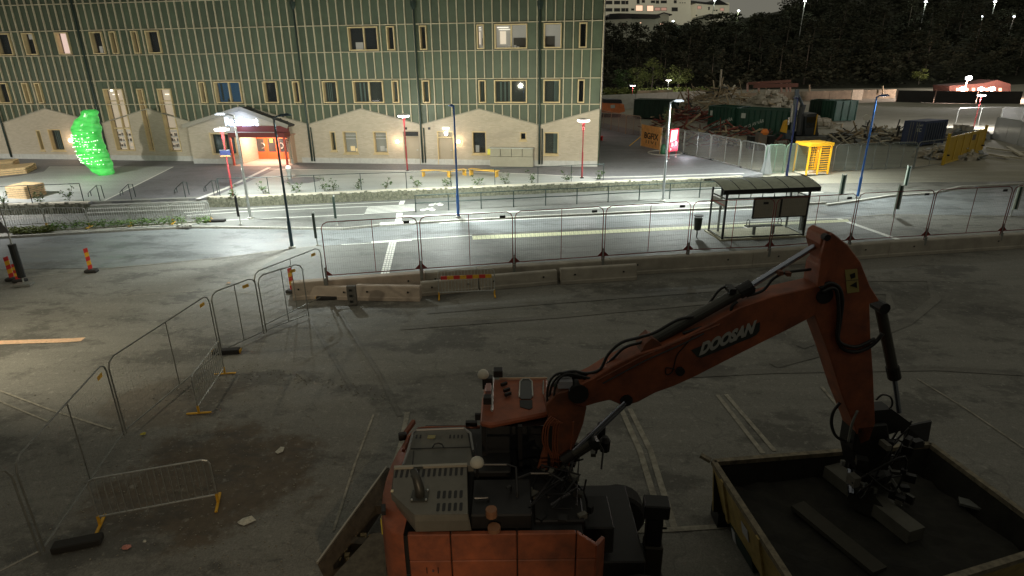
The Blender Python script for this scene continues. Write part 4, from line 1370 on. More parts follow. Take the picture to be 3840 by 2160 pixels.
# ------------------------------------------------------------------ mesh fence panels
M_wire = mat('thin_wire', (.32,.33,.3), .5, .5)
M_wirer = mat('thin_wire_red', (.14,.13,.11), .5, .4)
def mesh_panel(A, B, z0, z1, label, group, mt, wire=M_wire, feet=None, wires=True, r=.019, mid=True, plate=True, sheet=None, nv=44, nh=9, cat='fence panel', gus=False, name='mesh_panel'):
    A = V((A.x, A.y, 0)); B = V((B.x, B.y, 0)); d = (B-A); L = d.length; d.normalize(); Zv = V((0,0,1))
    t = thing(name, label, cat, (A.x, A.y, 0), group)
    def P(x, z, o=0): return A + d*x + Zv*z + V((d.y,-d.x,0))*o
    c = .22; g = .05
    pts = [P(g,z0+(-.25 if gus else -z0+.03)), P(g,z1-c), P(g+.06,z1-.08), P(g+c,z1), P(L-g-c,z1), P(L-g-.06,z1-.08), P(L-g,z1-c), P(L-g,z0+(-.25 if gus else -z0+.03))]
    MB().path(pts, r, 6).build('frame', mt, t)
    MB().path([P(g,z0), P(L-g,z0)], r, 6).build('bottom_rail', mt, t)
    if mid: MB().tube(P(L*.52,z0), P(L*.52,z1), r*.75, 6).build('mid_post', mt, t)
    if gus:
        for x0, s in ((g,1),(L-g,-1)):
            MB().prism([P(x0,z0,.01), P(x0+s*.2,z0,.01), P(x0,z0+.2,.01)], V((d.y,-d.x,0))*-.015).build('gusset', mt, t)
    if wires:
        w = MB(); q = .0017
        for i in range(1, nv):
            x = g + (L-2*g)*i/nv
            w.add([P(x-q,z0), P(x+q,z0), P(x+q,z1), P(x-q,z1)], [(0,1,2,3)])
        for i in range(1, nh):
            z = z0 + (z1-z0)*i/nh
            w.add([P(g,z-q), P(L-g,z-q), P(L-g,z+q), P(g,z+q)], [(0,1,2,3)])
        w.build('wire_mesh', wire, t)
    if sheet:
        n = 10; sh = MB()
        vs = []
        for i in range(n+1):
            for j in range(4):
                vs.append(P(g + (L-2*g)*i/n, z0 + (z1-z0-.02)*j/3 , .03 + .035*math.sin(i*1.9+j)*(1 if 0 < j else 1.6)))
        sh.add(vs, [(i*4+j, (i+1)*4+j, (i+1)*4+j+1, i*4+j+1) for i in range(n) for j in range(3)])
        sh.build('cover_sheet', sheet, t, smooth=True)
    if plate:
        MB().prism([P(L-g-.5,z1-.22,.02), P(L-g-.28,z1-.22,.02), P(L-g-.28,z1-.12,.02), P(L-g-.5,z1-.12,.02)], V((d.y,-d.x,0))*.01).build('name_plate', M_yel if mt is not M_redtube else M_dark, t)
    return t
# red framed row on the long concrete wall
jr = [(1222,1035),(1580,1009),(1928,985),(2261,961),(2580,938),(2886,925),(3187,901),(3471,884),(3757,867),(4050,850)]
JW = [G(x, y, .86) for x, y in jr]
# straighten: a gentle line through them
labr = ['red-framed mesh panel at the slanted corner, first of the row','second red-framed mesh panel, over the red and yellow barrier','third red-framed mesh panel, before the brightest stretch of road','fourth red-framed mesh panel, just before the waste bin','fifth red-framed mesh panel, in front of the bus shelter','sixth red-framed mesh panel, behind the knuckle of the excavator arm','seventh red-framed mesh panel, next to the blue lamp foot','eighth red-framed mesh panel, before the diagonal white line','last red-framed mesh panel at the frame edge']
for i in range(9):
    a, b = JW[i], JW[i+1]
    mesh_panel(a, b, .88, 2.92, labr[i], 'red-framed mesh panels on the concrete wall', M_redtube, M_wirer, gus=True)
def fence_foot(p, label, group, rot=0.0, z=0.0, refl=True):
    t = thing('fence_foot', label, 'fence foot', (p.x, p.y, z), group)
    MB().obox((p.x,p.y,z+.07), .8, .24, .14, rot).build('block', M_rubber, t, bevel=.02)
    for s in ((-1,1) if refl else ()):
        MB().obox((p.x+s*.39*math.cos(rot), p.y+s*.39*math.sin(rot), z+.07), .05, .2, .1, rot).build('reflector', M_yel, t)
# upright clamps on the wall between panels
for i, p in enumerate(JW[:-1]):
    t = thing('wall_bracket', 'steel bracket holding the red panels, joint number %s from the slanted corner' % ['one','two','three','four','five','six','seven','eight','nine'][i], 'bracket', (p.x,p.y,.5), 'brackets on the concrete wall')
    MB().obox((p.x,p.y-.02,.62), .1, .12, .36).build('clamp', M_galvdull, t)
    MB().tube((p.x,p.y,.6), (p.x,p.y,1.2), .03, 6).build('pin', M_galvdull, t)

# grey chain of panels over the near lot
J1 = G(165,2080); J2 = G(470,1632); J3 = G(828,1330); J4 = G(995,1252); J5 = G(1163,1188); J6 = G(1226,1115); J0 = G(165,2080) + (G(165,2080)-G(470,1632))*1.0
J0 = J1 + V((-2.2,-2.8,0))
gg = 'grey mesh panels across the near lot'
def g2(a, b, lab, **k): mesh_panel(a, b, .12, 2.0, lab, gg, M_galvdull, **k)
g2(J0, J1, 'grey mesh panel cut by the lower frame edge')
g2(J1, J2, 'nearest full grey mesh panel, crossing the lone crowd barrier')
g2(J2, J3, 'grey mesh panel in front of the end-on crowd barrier')
g2(J3, J4 , 'narrow grey mesh panel slanting up to the open gate panel')
g2(J4, J5, 'grey mesh panel standing free with rounded top, beside the small delineator')
g2(J4 + V((-.25,.35,0)), J6, 'grey mesh panel joining the first red-framed panel')
fence_foot(J1 + V((.5,.2,0)), 'dark rubber foot under the nearest grey panel joint', 'rubber fence feet', .3, refl=False)
fence_foot(J3 + V((.15,.1,0)), 'black rubber foot behind the end-on crowd barrier', 'rubber fence feet', .1)
fence_foot(G(1228,1122), 'long black fence foot with yellow ends against the concrete blocks', 'rubber fence feet', .05)
MBc = None

# ------------------------------------------------------------------ concrete walls and blocks
def cblock(a, b, h, w, label, group, mt=M_conc, taper=.0, off=0):
    """a,b ground points of the front face"""
    d = (b-a); L = d.length; d.normalize(); n = V((d.y,-d.x,0))
    if n.y > 0: n = -n
    t = thing('concrete_barrier', label, 'concrete barrier', (a.x,a.y,0), group)
    pr = [(0,0),(0,.12),(-.03,.16),(-.03-taper,h-.04),(-.06-taper,h),(-w+.06+taper,h),(-w+.03,h-.04),(-w,.1),(-w,0)]
    poly = [a + n*x + V((0,0,z)) for x, z in pr]
    MB().prism(poly, b-a).build('block', mt, t)
    for u in (.18,.82):
        c = a.lerp(b, u) + n*(-.025) + V((0,0,h*.62))
        MB().obox(c, .06, .03, .06, math.atan2(d.y,d.x)).build('lifting_hole', M_dark, t)
    return t
# long wall pieces under the red fence
top_px = [(1090,1064),(1225,1053),(1595,1026),(1790,1011),(2294,977),(2828,947),(3342,909),(3840,879),(4200,860)]
TW = [G(x, y, .68) for x, y in top_px]
wl = ['end','corner','second','third','fourth','fifth','sixth','seventh']
lb = ['pinkish low end piece of the long concrete wall','corner piece of the long concrete wall under the first red panel','dark stained wall piece behind the red and yellow barrier','wall piece behind the free-standing pale block','wall piece under the waste bin','wall piece behind the excavator boom','wall piece beyond the knuckle of the boom','last piece of the long concrete wall at the frame edge']
for i in range(8):
    a = TW[i].copy(); b = TW[i+1].copy(); a.z = b.z = 0
    d = (b-a).normalized()
    cblock(a + d*.008, b - d*.008, .68, .42, lb[i], 'long concrete wall pieces', M_concpink if i < 2 else M_conc)
# row standing in front
def front(a, b, h, lab, mt=M_conc, w=.4): cblock(G(*a), G(*b), h, w, lab, 'concrete blocks in front of the long wall', mt, taper=.05)
front((1116,1121),(1330,1127), .50, 'pinkish concrete block at the end of the row', M_concpink)
front((1336,1127),(1574,1131), .56, 'pinkish concrete block with a slanting shadow', M_concpink)
front((1583,1112),(1795,1092), .52, 'grey concrete block behind the red and yellow crowd barrier')
front((1799,1091),(2090,1066), .55, 'grey concrete block with faint barrier shadows')
front((2104,1068),(2388,1050), .62, 'pale free-standing concrete block, the last before the open wall')
# upright perforated block
p = G(1322,1146)
t = thing('perforated_block', 'upright dark plastic fence foot with three holes leaning on the pinkish blocks', 'fence foot', p)
MB().obox(p + V((0,.08,.38)), .34, .16, .74, .06).build('body', M_rubber if False else mat('grey_plastic', (.13,.125,.11), .8, n=.2, ns=8), t, bevel=.02)
for k in range(3):
    MB().obox(p + V((-.02,-.005,.16+k*.22)), .11, .02, .08, .06).build('hole', M_dark, t)

# delineators
def delineator(b, tp, label, ang=0.2, w=.17, z=0):
    p = G(*b); h = HT(b, tp)
    t = thing('delineator', label, 'delineator', p, 'red and yellow delineators')
    n = 5
    M_ = Matrix.Rotation(ang, 3, 'Z')
    for i in range(n):
        z0 = .12 + (h-.12)*i/n; z1 = .12 + (h-.12)*(i+1)/n - .003
        MB().add([p + M_ @ V((x, y, zz)) for y in (-.012,.012) for x, zz in ((-w/2,z0),(w/2,z0+.06),(w/2,z1+.06),(-w/2,z1))],
                 [(0,1,2,3),(7,6,5,4),(0,4,5,1),(1,5,6,2),(2,6,7,3),(3,7,4,0)]).build('stripe', M_redp if i % 2 == 0 else M_yel, t)
    MB().obox(p + V((0,.02,.06)), .5, .28, .12, ang).build('foot', M_rubber, t, bevel=.03)
    return t
delineator((343,1021),(330,932), 'slim red and yellow delineator alone on the road edge', .1)
delineator((1098,1098),(1118,1004), 'red and yellow delineator behind the free grey mesh panel', -.2)
delineator((75,1058),(48,992), 'red and yellow delineator with diagonal stripes under the black sleeve', .1, w=.26)
delineator((48,1052),(18,966), 'red and yellow delineator half hidden behind the black sleeve', .2, w=.18)
# sign with black sleeve at the frame edge
p = G(82,1070); 
t = thing('road_sign', 'back of a triangular road sign on a thin pole with a thick black sleeve', 'road sign', p)
h1 = HT((82,1070),(15,830)); 
MB().tube(p + V((-.02,.15,0)), p + V((-.02,.15,h1+.5)), .03, 8).build('pole', M_galv, t)
MB().lathe([(.14,.3),(.14,HT((82,1070),(27,922))-.0)], p + V((-.02,.15,0)), 12).build('sleeve', M_dark, t, smooth=False)
c = p + V((-.42,.1,HT((82,1070),(18,870))))
MB().prism([c + V((-.65,0,-.1)), c + V((.5,0,-.05)), c + V((-.05,0,.95))], (0,.03,0)).build('sign_plate', mat('sign_back', (.2,.2,.2), .5, .5), t)
MB().obox(p + V((.1,.0,.05)), .6, .4, .08, .2).build('base_plate', M_galvdull, t)
# thing: waste bin
p = G(2612,896-5)
t = thing('waste_bin', 'dark green waste bin on a thin post before the bus shelter', 'waste bin', p)
MB().tube(p, p+V((0,0,.5)), .03, 8).build('post', M_galvdull, t)
MB().lathe([(.17,.42),(.2,1.0)], p, 14).build('bin', M_pipe, t)
MB().lathe([(.04,1.08),(.23,1.1),(.22,1.14)], p, 14).build('lid', M_dark, t)
for s in (-.15,.15): MB().tube(p+V((s,0,.98)), p+V((s,0,1.1)), .012, 5).build('lid_strut', M_dark, t)

# ------------------------------------------------------------------ bus shelter
def shelter():
    # corners on the platform: near-left, near-right, far-right, far-left
    nl = G(2707,901); nr = G(3010,887); fl = G(2655,869); 
    d = (nr-nl); L = d.length; d.normalize(); n = V((-d.y,d.x,0)); D = 1.55
    t = thing('bus_shelter', 'dark steel bus shelter with curved glass roof, bench and two boards', 'bus shelter', nl)
    def P(x, y, z): return nl + d*x + n*y + V((0,0,z))
    hz = HT((2707,901),(2723,724))
    MB().prism([P(-.15,-.12,0), P(L+.1,-.12,0), P(L+.1,D+.2,0), P(-.15,D+.2,0)], (0,0,.06)).build('floor_slab', mat('pale_slab2', (.4,.38,.27), .8, n=.15, ns=3), t)
    for x, y, w in ((0,0,.09),(L,0,.09),(0,D,.08),(L,D,.08),(.42,.0+D*.9,.09)):
        MB().bar(P(x,y,.05), P(x,y,hz), w, w).build('post', M_dark, t)
    # beams
    MB().bar(P(0,0,.12), P(L,0,.12), .05, .06).build('bottom_rail', M_dark, t)
    MB().bar(P(0,0,hz-.28), P(L,0,hz-.28), .05, .06).build('top_rail', M_dark, t)
    for x in (0, L):
        MB().bar(P(x,0,.12), P(x,D,.12), .05, .05).build('side_rail', M_galvdull, t)
        MB().bar(P(x,0,hz-.3), P(x,D,hz-.3), .05, .05).build('side_rail', M_dark, t)
    for k in range(1,7): MB().bar(P(L*k/7,0,hz-.28), P(L*k/7,0,hz), .03, .03).build('strut', M_dark, t)
    # glass
    M_sg_ = mat('shelter_glass', (.75,.85,.8), .03, alpha=.14, spec=.8)
    MB().prism([P(.05,0,.16), P(L-.05,0,.16), P(L-.05,0,hz-.32), P(.05,0,hz-.32)], n*.01).build('rear_glass', M_sg_, t)
    for x in (0, L):
        MB().prism([P(x,.06,.16), P(x,D-.06,.16), P(x,D-.06,hz-.34), P(x,.06,hz-.34)], d*.01).build('side_glass', M_sg_, t)
    # roof: arch, ribs
    M_rf = mat('roof_glass', (.42,.46,.35), .3, n=.2, ns=4)
    na = 8; x0, x1 = -.25, L+.45; y0, y1 = -.12, D+.55
    prof = []
    for i in range(na+1):
        u = i/na; y = y0+(y1-y0)*u
        prof.append((y, hz + .06 + .34*math.sin(math.pi*min(1,(.08+u*.72)))))
    nb = 6
    for k in range(nb):
        xa = x0+(x1-x0)*k/nb+.015; xb = x0+(x1-x0)*(k+1)/nb-.015
        vs = [P(x,y,z+dz) for dz in (0,.02) for x in (xa,xb) for y,z in prof]
        m_ = na+1
        fs = []
        for i in range(na):
            fs += [(i,i+1,m_+i+1,m_+i),(2*m_+i,3*m_+i,3*m_+i+1,2*m_+i+1)]
        fs += [(0,m_,3*m_,2*m_),(na,2*m_+na,3*m_+na,m_+na)]
        fs += [(i,2*m_+i,2*m_+i+1,i+1) for i in range(na)] + [(m_+i,m_+i+1,3*m_+i+1,3*m_+i) for i in range(na)]
        MB().add(vs, fs).build('roof_panel', M_rf, t)
    for k in range(nb+1):
        x = x0+(x1-x0)*k/nb
        MB().path([P(x,y,z+.02) for y,z in prof], .022, 4).build('roof_rib', M_dark, t)
    MB().bar(P(x0,y0,hz+.06), P(x1,y0,hz+.06), .06, .22).build('fascia', M_dark, t)
    MB().bar(P(x0,y1,prof[-1][1]), P(x1,y1,prof[-1][1]), .06, .10).build('fascia', M_dark, t)
    # boards on the rear glass
    a0 = nl; 
    def Q(px,py):
        p = PLN(px,py,nl,n); return (p-nl).dot(d), p.z
    for (lx,ty),(rx,by) in (((2832,745),(2918,813)),((2935,740),(3019,808))):
        xa, za = Q(lx-4,ty); xb, zb = Q(rx,by)
        bo = MB().prism([P(xa,-.03,zb), P(xb,-.03,zb), P(xb,-.03,za), P(xa,-.03,za)], n*-.05).build('board', mat('board_back', (.26,.24,.19), .7, n=.1, ns=2), t)
        f = MB()
        for A_,B_ in (((xa,zb),(xb,zb)),((xa,za),(xb,za)),((xa,zb),(xa,za)),((xb,zb),(xb,za))):
            f.bar(P(A_[0],-.06,A_[1]), P(B_[0],-.06,B_[1]), .07, .05)
        f.build('board_frame', M_dark, bo)
    # side banner
    MB().prism([P(.02,.05,hz-.75), P(.02,D-.05,hz-.75), P(.02,D-.05,hz-.42), P(.02,.05,hz-.42)], d*.02).build('side_banner', mat('banner_grey', (.45,.42,.4), .7), t)
    MB().prism([P(.0,.05,hz-.66), P(.0,D-.05,hz-.66), P(.0,D-.05,hz-.62), P(.0,.05,hz-.62)], d*.02).build('banner_stripe', M_redp, t)
    # bench
    MB().bar(P(1.45,.55,.5), P(L-.9,.55,.5), .34, .05).build('bench_seat', M_dark, t)
    for x in (1.9, L-1.3): MB().bar(P(x,.55,.06), P(x,.55,.48), .12, .12).build('bench_leg', M_dark, t)
    for x in (1.55, L-1.0):
        MB().path([P(x,.4,.52), P(x,.42,.78), P(x,.55,.84), P(x,.68,.78), P(x,.7,.52)], .018, 6).build('armrest', M_dark, t)
    MB().bar(P(L-.05,.12,.3), P(L-.05,.12,1.25), .22, .2).build('side_box', M_dark, t)
    return t
shelter()
# ------------------------------------------------------------------ benches and platforms
def plank_bench(a, b, z, label, mt, planks=3, hh=.45, wd=.5, group=None, legs=((.06,),(.94,)), legmt=None):
    A = G(*a, z); B = G(*b, z); d = (B-A); L = d.length; d.normalize(); n = V((-d.y,d.x,0))
    t = thing('bench', label, 'bench', A, group)
    for k in range(planks):
        o = wd*(k+.5)/planks
        MB().bar(A + n*o + V((0,0,hh)), B + n*o + V((0,0,hh)), wd/planks-.015, .05).build('plank', mt, t)
    for (u,) in legs:
        p = A.lerp(B, u)
        MB().obox(p + n*wd/2 + V((0,0,hh/2)), .08, wd*.9, hh-.05, math.atan2(d.y,d.x)).build('leg', legmt or mt, t)
    return t
plank_bench((1578,664),(1690,667), ZP, 'yellow zigzag bench segment nearer the red disc lamp', M_yelwood, group='yellow benches on the pale paving')
plank_bench((1755,659),(1862,668), ZP, 'yellow zigzag bench segment nearer the utility cabinets', M_yelwood, group='yellow benches on the pale paving')
plank_bench((1686,668),(1752,660), ZP, 'short yellow bench link between the two long segments', M_yelwood, group='yellow benches on the pale paving')
t = plank_bench((1203,603),(1276,605), ZP, 'wooden bench with backrest and red legs against the brick wall', M_wood, legmt=M_redp, legs=((.2,),(.8,)))
A = G(1203,603,ZP); B = G(1276,605,ZP)
for k in range(3): MB().bar(A+V((0,.55,.6+.13*k)), B+V((0,.55,.6+.13*k)), .04, .1).build('back_plank', M_wood, t)
for u in (.2,.8):
    p = A.lerp(B,u); MB().bar(p+V((0,.58,0)), p+V((0,.62,.95)), .05, .05).build('back_post', M_redp, t)
# red bench lit behind the corner of the building
t = plank_bench((2240,530),(2262,528), ZP, 'bright red bench just past the corner of the building', M_redp, legs=((.1,),(.9,)))
A = G(2236,530,ZP)
lamp_light('POINT', G(2190,516,ZP) + V((0,3,2.2)), 90, (1,.5,.5), .15, name='entrance_glow')

def slat_platform(corners_px, z, h, label, nsl=5, group='wooden slatted platforms'):
    """three ground pixels: left front, middle front corner, right back"""
    A, B, C = (G(x, y, z) for x, y in corners_px)
    D = A + (C-B)
    t = thing('wooden_platform', label, 'platform', B, group)
    for k in range(nsl):
        z0 = z + h*k/nsl + .01; z1 = z + h*(k+1)/nsl - .025
        for p, q in ((A,B),(B,C)):
            dd = (q-p).normalized(); n = V((dd.y,-dd.x,0))
            MB().bar(p + V((0,0,(z0+z1)/2-z)), q + V((0,0,(z0+z1)/2-z)), .07, z1-z0).build('slat', M_wood, t)
    nt_ = 7
    for k in range(nt_):
        u = (k+.5)/nt_
        p = A.lerp(D, u); q = B.lerp(C, u)
        w = (D-A).length/nt_ - .02
        MB().bar(p + V((0,0,h)), q + V((0,0,h)), w, .05).build('deck_plank', M_wood, t)
    MB().prism([p + V((0,0,.02)) for p in (A.lerp(C,.03), B.lerp(D,.03), C.lerp(A,.03), D.lerp(B,.03))], (0,0,h-.06)).build('core', M_furn, t)
    return t
slat_platform([(-160,676),(100,651),(137,632)], ZP, .45, 'long low wooden platform, the front one of two at the left frame edge', 3)
slat_platform([(-160,650),(53,629),(74,618)], ZP, .5, 'low wooden platform behind the long front one', 3)
slat_platform([(32,743),(103,747),(174,728)], ZP, .72, 'square slatted wooden box standing behind the thin railing', 6)

# ------------------------------------------------------------------ green glowing sculpture
def sculpture():
    b = G(396, 655, ZP); h = HT((396,655),(343,411),ZP)
    t = thing('sculpture', 'tall translucent green glowing sculpture like a bulging worm, sprinkled with light dots', 'sculpture', b)
    prof = [(0,27),(.04,34),(.12,43),(.2,50),(.24,51),(.27,48),(.33,54),(.38,53),(.41,49),(.45,55),(.5,54),(.54,50),(.58,47),(.62,52),(.69,52),(.74,50),(.78,47),(.82,41),(.85,40),(.88,36),(.92,31),(.96,29),(.985,23),(1.0,12)]
    prof_old = [(0,26),(.03,30),(.08,33),(.15,37),(.2,36),(.25,40),(.31,38.5),(.35,43),(.41,42),(.45,48),(.5,50),(.54,47),(.57,51),(.62,53),(.66,48),(.70,52),(.75,54),(.80,50),(.83,44),(.86,36),(.88,33),(.92,34),(.95,31),(.98,22),(1.0,8)]
    sh = [(0,0),(.04,-2),(.14,-14),(.24,-23),(.44,-32),(.56,-32),(.69,-29),(.78,-24),(.85,-17),(.92,-6),(1,3)]
    n = 40; vs = []; 
    k = (b - V((0,0,H))).length / FPX
    import mathutils.noise as mn
    def shift(u):
        for (a,x),(c,y) in zip(sh, sh[1:]):
            if a <= u <= c: return x + (y-x)*(u-a)/(c-a)
        return 0
    J = 70
    def R(u):
        for (a,x),(c,y) in zip(prof, prof[1:]):
            if a <= u <= c: return x + (y-x)*(u-a)/(c-a)
        return 8
    def pt(u, th, o=0):
        tilt = .02*math.sin(th)
        uu = min(1, max(0, u + tilt))
        r = R(uu)*k*.80 + .035*math.sin(u*46 + math.sin(th+u*3)*1.1) + .10*mn.noise(V((math.cos(th)*1.5, math.sin(th)*1.5, u*9))) + o
        return b + V((shift(u)*k*.86 + r*math.cos(th), r*.85*math.sin(th), u*h))
    mb = MB()
    for j in range(J+1):
        for i in range(n):
            mb.v.append(pt(j/J, 2*math.pi*i/n))
    mb.f = [(j*n+i, j*n+(i+1)%n, (j+1)*n+(i+1)%n, (j+1)*n+i) for j in range(J) for i in range(n)] + [tuple(range(n-1,-1,-1)), tuple(range(J*n,(J+1)*n))]
    mg = bpy.data.materials.new('green_glowing_shell'); mg.use_nodes = True
    nt = mg.node_tree; bs = nt.nodes['Principled BSDF']
    bs.inputs['Base Color'].default_value = (.05,.5,.07,1); bs.inputs['Roughness'].default_value = .3
    no = nt.nodes.new('ShaderNodeTexNoise'); no.inputs['Scale'].default_value = 2.8; no.inputs['Detail'].default_value = 5
    geo = nt.nodes.new('ShaderNodeNewGeometry'); mp = nt.nodes.new('ShaderNodeMapping'); mp.inputs['Scale'].default_value = (.5,.5,1.6)
    nt.links.new(geo.outputs['Position'], mp.inputs[0]); nt.links.new(mp.outputs[0], no.inputs['Vector'])
    cr = nt.nodes.new('ShaderNodeValToRGB')
    cr.color_ramp.elements[0].position = .35; cr.color_ramp.elements[0].color = (.025,.27,.045,1)  # noise darkens the glow colour to imitate shaded folds
    cr.color_ramp.elements[1].position = .68; cr.color_ramp.elements[1].color = (.2,.95,.22,1)
    nt.links.new(no.outputs[0], cr.inputs[0])
    nt.links.new(cr.outputs[0], bs.inputs['Emission Color']); bs.inputs['Emission Strength'].default_value = .42
    MATS['green_glowing_shell'] = mg
    mb.build('body', mg, t, smooth=True)
    dots = MB()
    for row in range(10):
        u0 = .2 + row*.05
        for q in range(26):
            th = -.86*math.pi + .72*math.pi*(q+random.random())/26
            if random.random() < .45:
                p = pt(u0 + .018*math.sin(th*2+row), th, .03)
                dots.obox(p, .05, .05, .05)
    dots.build('light_dots', mat('dot_glow', (1,1,1), .5, emit=(.7,1,.6), es=1.3), t, kind='stuff')
    lamp_light('POINT', b + V((0,-1.9,1.6)), 22, (.3,1,.35), .6, name='green_glow', parent=t)
sculpture()

# ------------------------------------------------------------------ plants
def leaf_cluster(mb, c, rx, ry, rz, n, ls, droop=0.0):
    for i in range(n):
        d = V((random.gauss(0,.45), random.gauss(0,.45), random.gauss(0,.45)))
        if d.length > 1.1: d.normalize()
        p = c + V((d.x*rx, d.y*ry, d.z*rz))
        s = ls*random.uniform(.6,1.3)
        M_ = Matrix.Rotation(random.random()*6.28, 3, 'Z') @ Matrix.Rotation(random.uniform(-1.2,1.2), 3, 'X')
        mb.add([p + M_ @ V(v) for v in ((-s/2,0,0),(0,-s*.32,.0),(s/2,0,-s*.15),(0,s*.32,.0))], [(0,1,2,3)])
def shrub(b, label, h=.6, w=.5, mt=None, group=None, twig=True, n=70, ls=.1):
    t = thing('shrub', label, 'shrub', b, group)
    lv = MB(); tw = MB()
    for k in range(4 if twig else 2):
        a = random.random()*6.28; q = b + V((math.cos(a)*w*.5, math.sin(a)*w*.4, h*random.uniform(.55,1.15)))
        mid = b.lerp(q, .5) + V((0,0,.1))
        tw.path([b, mid, q], .008, 4)
        if twig: leaf_cluster(lv, q, .12, .12, .12, n//9, ls)
    leaf_cluster(lv, b + V((0,0,h*.4)), w*.42, w*.4, h*.38, n, ls)
    lv.build('leaves', mt or M_leaf, t)
    tw.build('stems', M_bark, t)
    return t
wall_sh = [(875,741,'behind the foot of the red disc lamp'),(989,729,'second on the stone wall from the steps'),(1111,724,'below the round asphalt spot'),(1217,720,'tall one right of the round asphalt spot'),(1252,718,'small one beside a taller twin'),(1341,714,'bushy, with an arching twig'),(1447,710,'widest, with two long arching twigs'),(1565,706,'in front of the first yellow bench leg'),(1679,702,'broad and low before the yellow bench gap'),(1790,698,'with reddish tips before the second yellow bench'),(1894,694,'compact and round, past the yellow benches'),(1996,690,'at the long railing before the cabinets'),(2126,683,'before the red disc lamp near the corner'),(2246,674,'last on the stone wall at the railing end'),(150,762,'left of the short railing corner'),(262,756,'beside the end of the short railing'),(12,768,'with long bare twig at the frame edge')]
for i, (x, y, s) in enumerate(wall_sh):
    shrub(G(x, y-2, ZP), 'green twiggy shrub ' + s, random.uniform(.55,.95), random.uniform(.6,.9), group='shrubs along the stone wall', n=60, ls=.13)
ver = [(515,'first after the yellowish ground cover'),(605,'second after the yellowish ground cover'),(690,'third after the yellowish ground cover'),(775,'beside the yellow feet of the middle barrier'),(865,'just past the middle barrier feet'),(940,'fairly large, before the stair handrail'),(1045,'round, fourth from the middle barrier feet'),(1122,'small, before the next barrier feet'),(1205,'under the barrier joint with yellow feet'),(1292,'large and round past that joint'),(1370,'small one between two large ones'),(1460,'mid-sized, before the last barrier joint'),(1548,'under the last barrier joint'),(1637,'large, beside the rubble on the verge'),(1802,'second from the rubber block'),(1870,'last, touching the rubber block')]
for i, (x, s) in enumerate(ver):
    px = x/2.4146; py = 600 + (632 - (x-515)*.048 + 8)/2.4146
    shrub(G(px, py, .1), 'round green verge shrub ' + s, random.uniform(.58,.75), random.uniform(.7,.85), mat('verge_leaf', (.09,.17,.03), .7, n=.4, ns=9), group='round shrubs on the verge', twig=False, n=110, ls=.11)
lv = MB()
for i in range(90):
    x = random.uniform(100,500); px = x/2.4146; py = 600 + (645 - (x-100)*.05 + random.uniform(-22,10))/2.4146
    leaf_cluster(lv, G(px, py, .15), .28, .22, .14, 26, .12)
o = lv.build('ground_cover', M_leafy); tag(o, 'yellowish leafy ground cover on the verge below the crowd barriers', 'ground cover', kind='stuff')
verge = cpoly([(-150,893),(40,889),(240,874),(500,853),(700,840),(775,833),(760,828),(500,845),(240,861),(0,872),(-150,884)], .006, 'verge_gravel', M_kerb)
# rubber block at the end
tag(MB().obox(G(808,832) + V((0,0,.07)), 1.1, .3, .14, .05).build('rubber_block', M_rubber, bevel=.02), 'black rubber block lying at the end of the crowd barriers', 'rubber block')
# small heap of rubble on kerb
mb = MB()
for i in range(26): mb.rock(G(700,857) + V((random.gauss(0,.2), random.gauss(0,.12), .1+random.random()*.08)), .09)
tag(mb.build('rubble', M_kerb), 'small heap of stones on the kerb among the verge shrubs', 'rubble', kind='stuff')

# ------------------------------------------------------------------ litter on the near lot
M_paper = mat('dirty_paper', (.62,.6,.5), .9, n=.3, ns=20)
def scrap(px, py, s, label, mt=None, k=7, el=1.0, rot=0):
    c = G(px, py)
    mb = MB(); pts = []
    for i in range(k):
        a = 6.28*i/k
        r = s*random.uniform(.5,1.1)
        v = V((math.cos(a)*r*el, math.sin(a)*r, 0)); v.rotate(Matrix.Rotation(rot,3,'Z'))
        pts.append(c + v + V((0,0,random.uniform(.012,.05))))
    mb.v = [c + V((0,0,.05))] + pts
    mb.f = [(0, i+1, (i+1)%k+1) for i in range(k)]
    tag(mb.build('paper_scrap', mt or M_paper), label, 'litter', 'litter on the near asphalt')
scrap(1052,1690,.10,'torn pale paper scrap with a tail on the open near asphalt', el=1.3, rot=1.1)
scrap(925,1955,.12,'long thin pale scrap below the lone crowd barrier', el=2.2, rot=.5)
scrap(472,2055,.08,'crumpled reddish and pink wrapper on the dark asphalt', mat('pink_wrapper', (.6,.25,.2), .8, n=.4, ns=30), el=1.5)
scrap(535,1632,.07,'small yellow scrap next to the grey mesh panel foot', mat('yellow_scrap', (.5,.42,.05), .8), el=1.2, rot=.8)
scrap(545,2035,.04,'tiny white scrap beside the pink wrapper')
scrap(855,1064,.12,'orange-brown scrap lying on the asphalt near the mesh panels', mat('orange_scrap', (.35,.2,.1), .8), el=1.4)
mb = MB()
for i in range(900):
    px = random.gauss(800,420); py = random.uniform(1350,2150)
    if px < -100 or px > 1500: continue
    mb.rock(G(px, py) + V((0,0,.006)), random.uniform(.006,.02), .6)
tag(mb.build('gravel', mat('gravel_bits', (.32,.3,.24), .9), recalc=False), 'scattered small stones and crumbs on the near asphalt', 'gravel', kind='stuff')
# dirt ridges
mb = MB()
for i in range(260):
    u = random.random(); px = 560+u*900; py = 1500 - 90*math.sin(u*3) + random.gauss(0,14)
    mb.rock(G(px, py) + V((0,0,.004)), random.uniform(.006,.022), .5)
tag(mb.build('dirt', mat('dirt_clods', (.15,.135,.1), .95), recalc=False), 'crumbled dirt ridge across the near asphalt', 'dirt', kind='stuff')
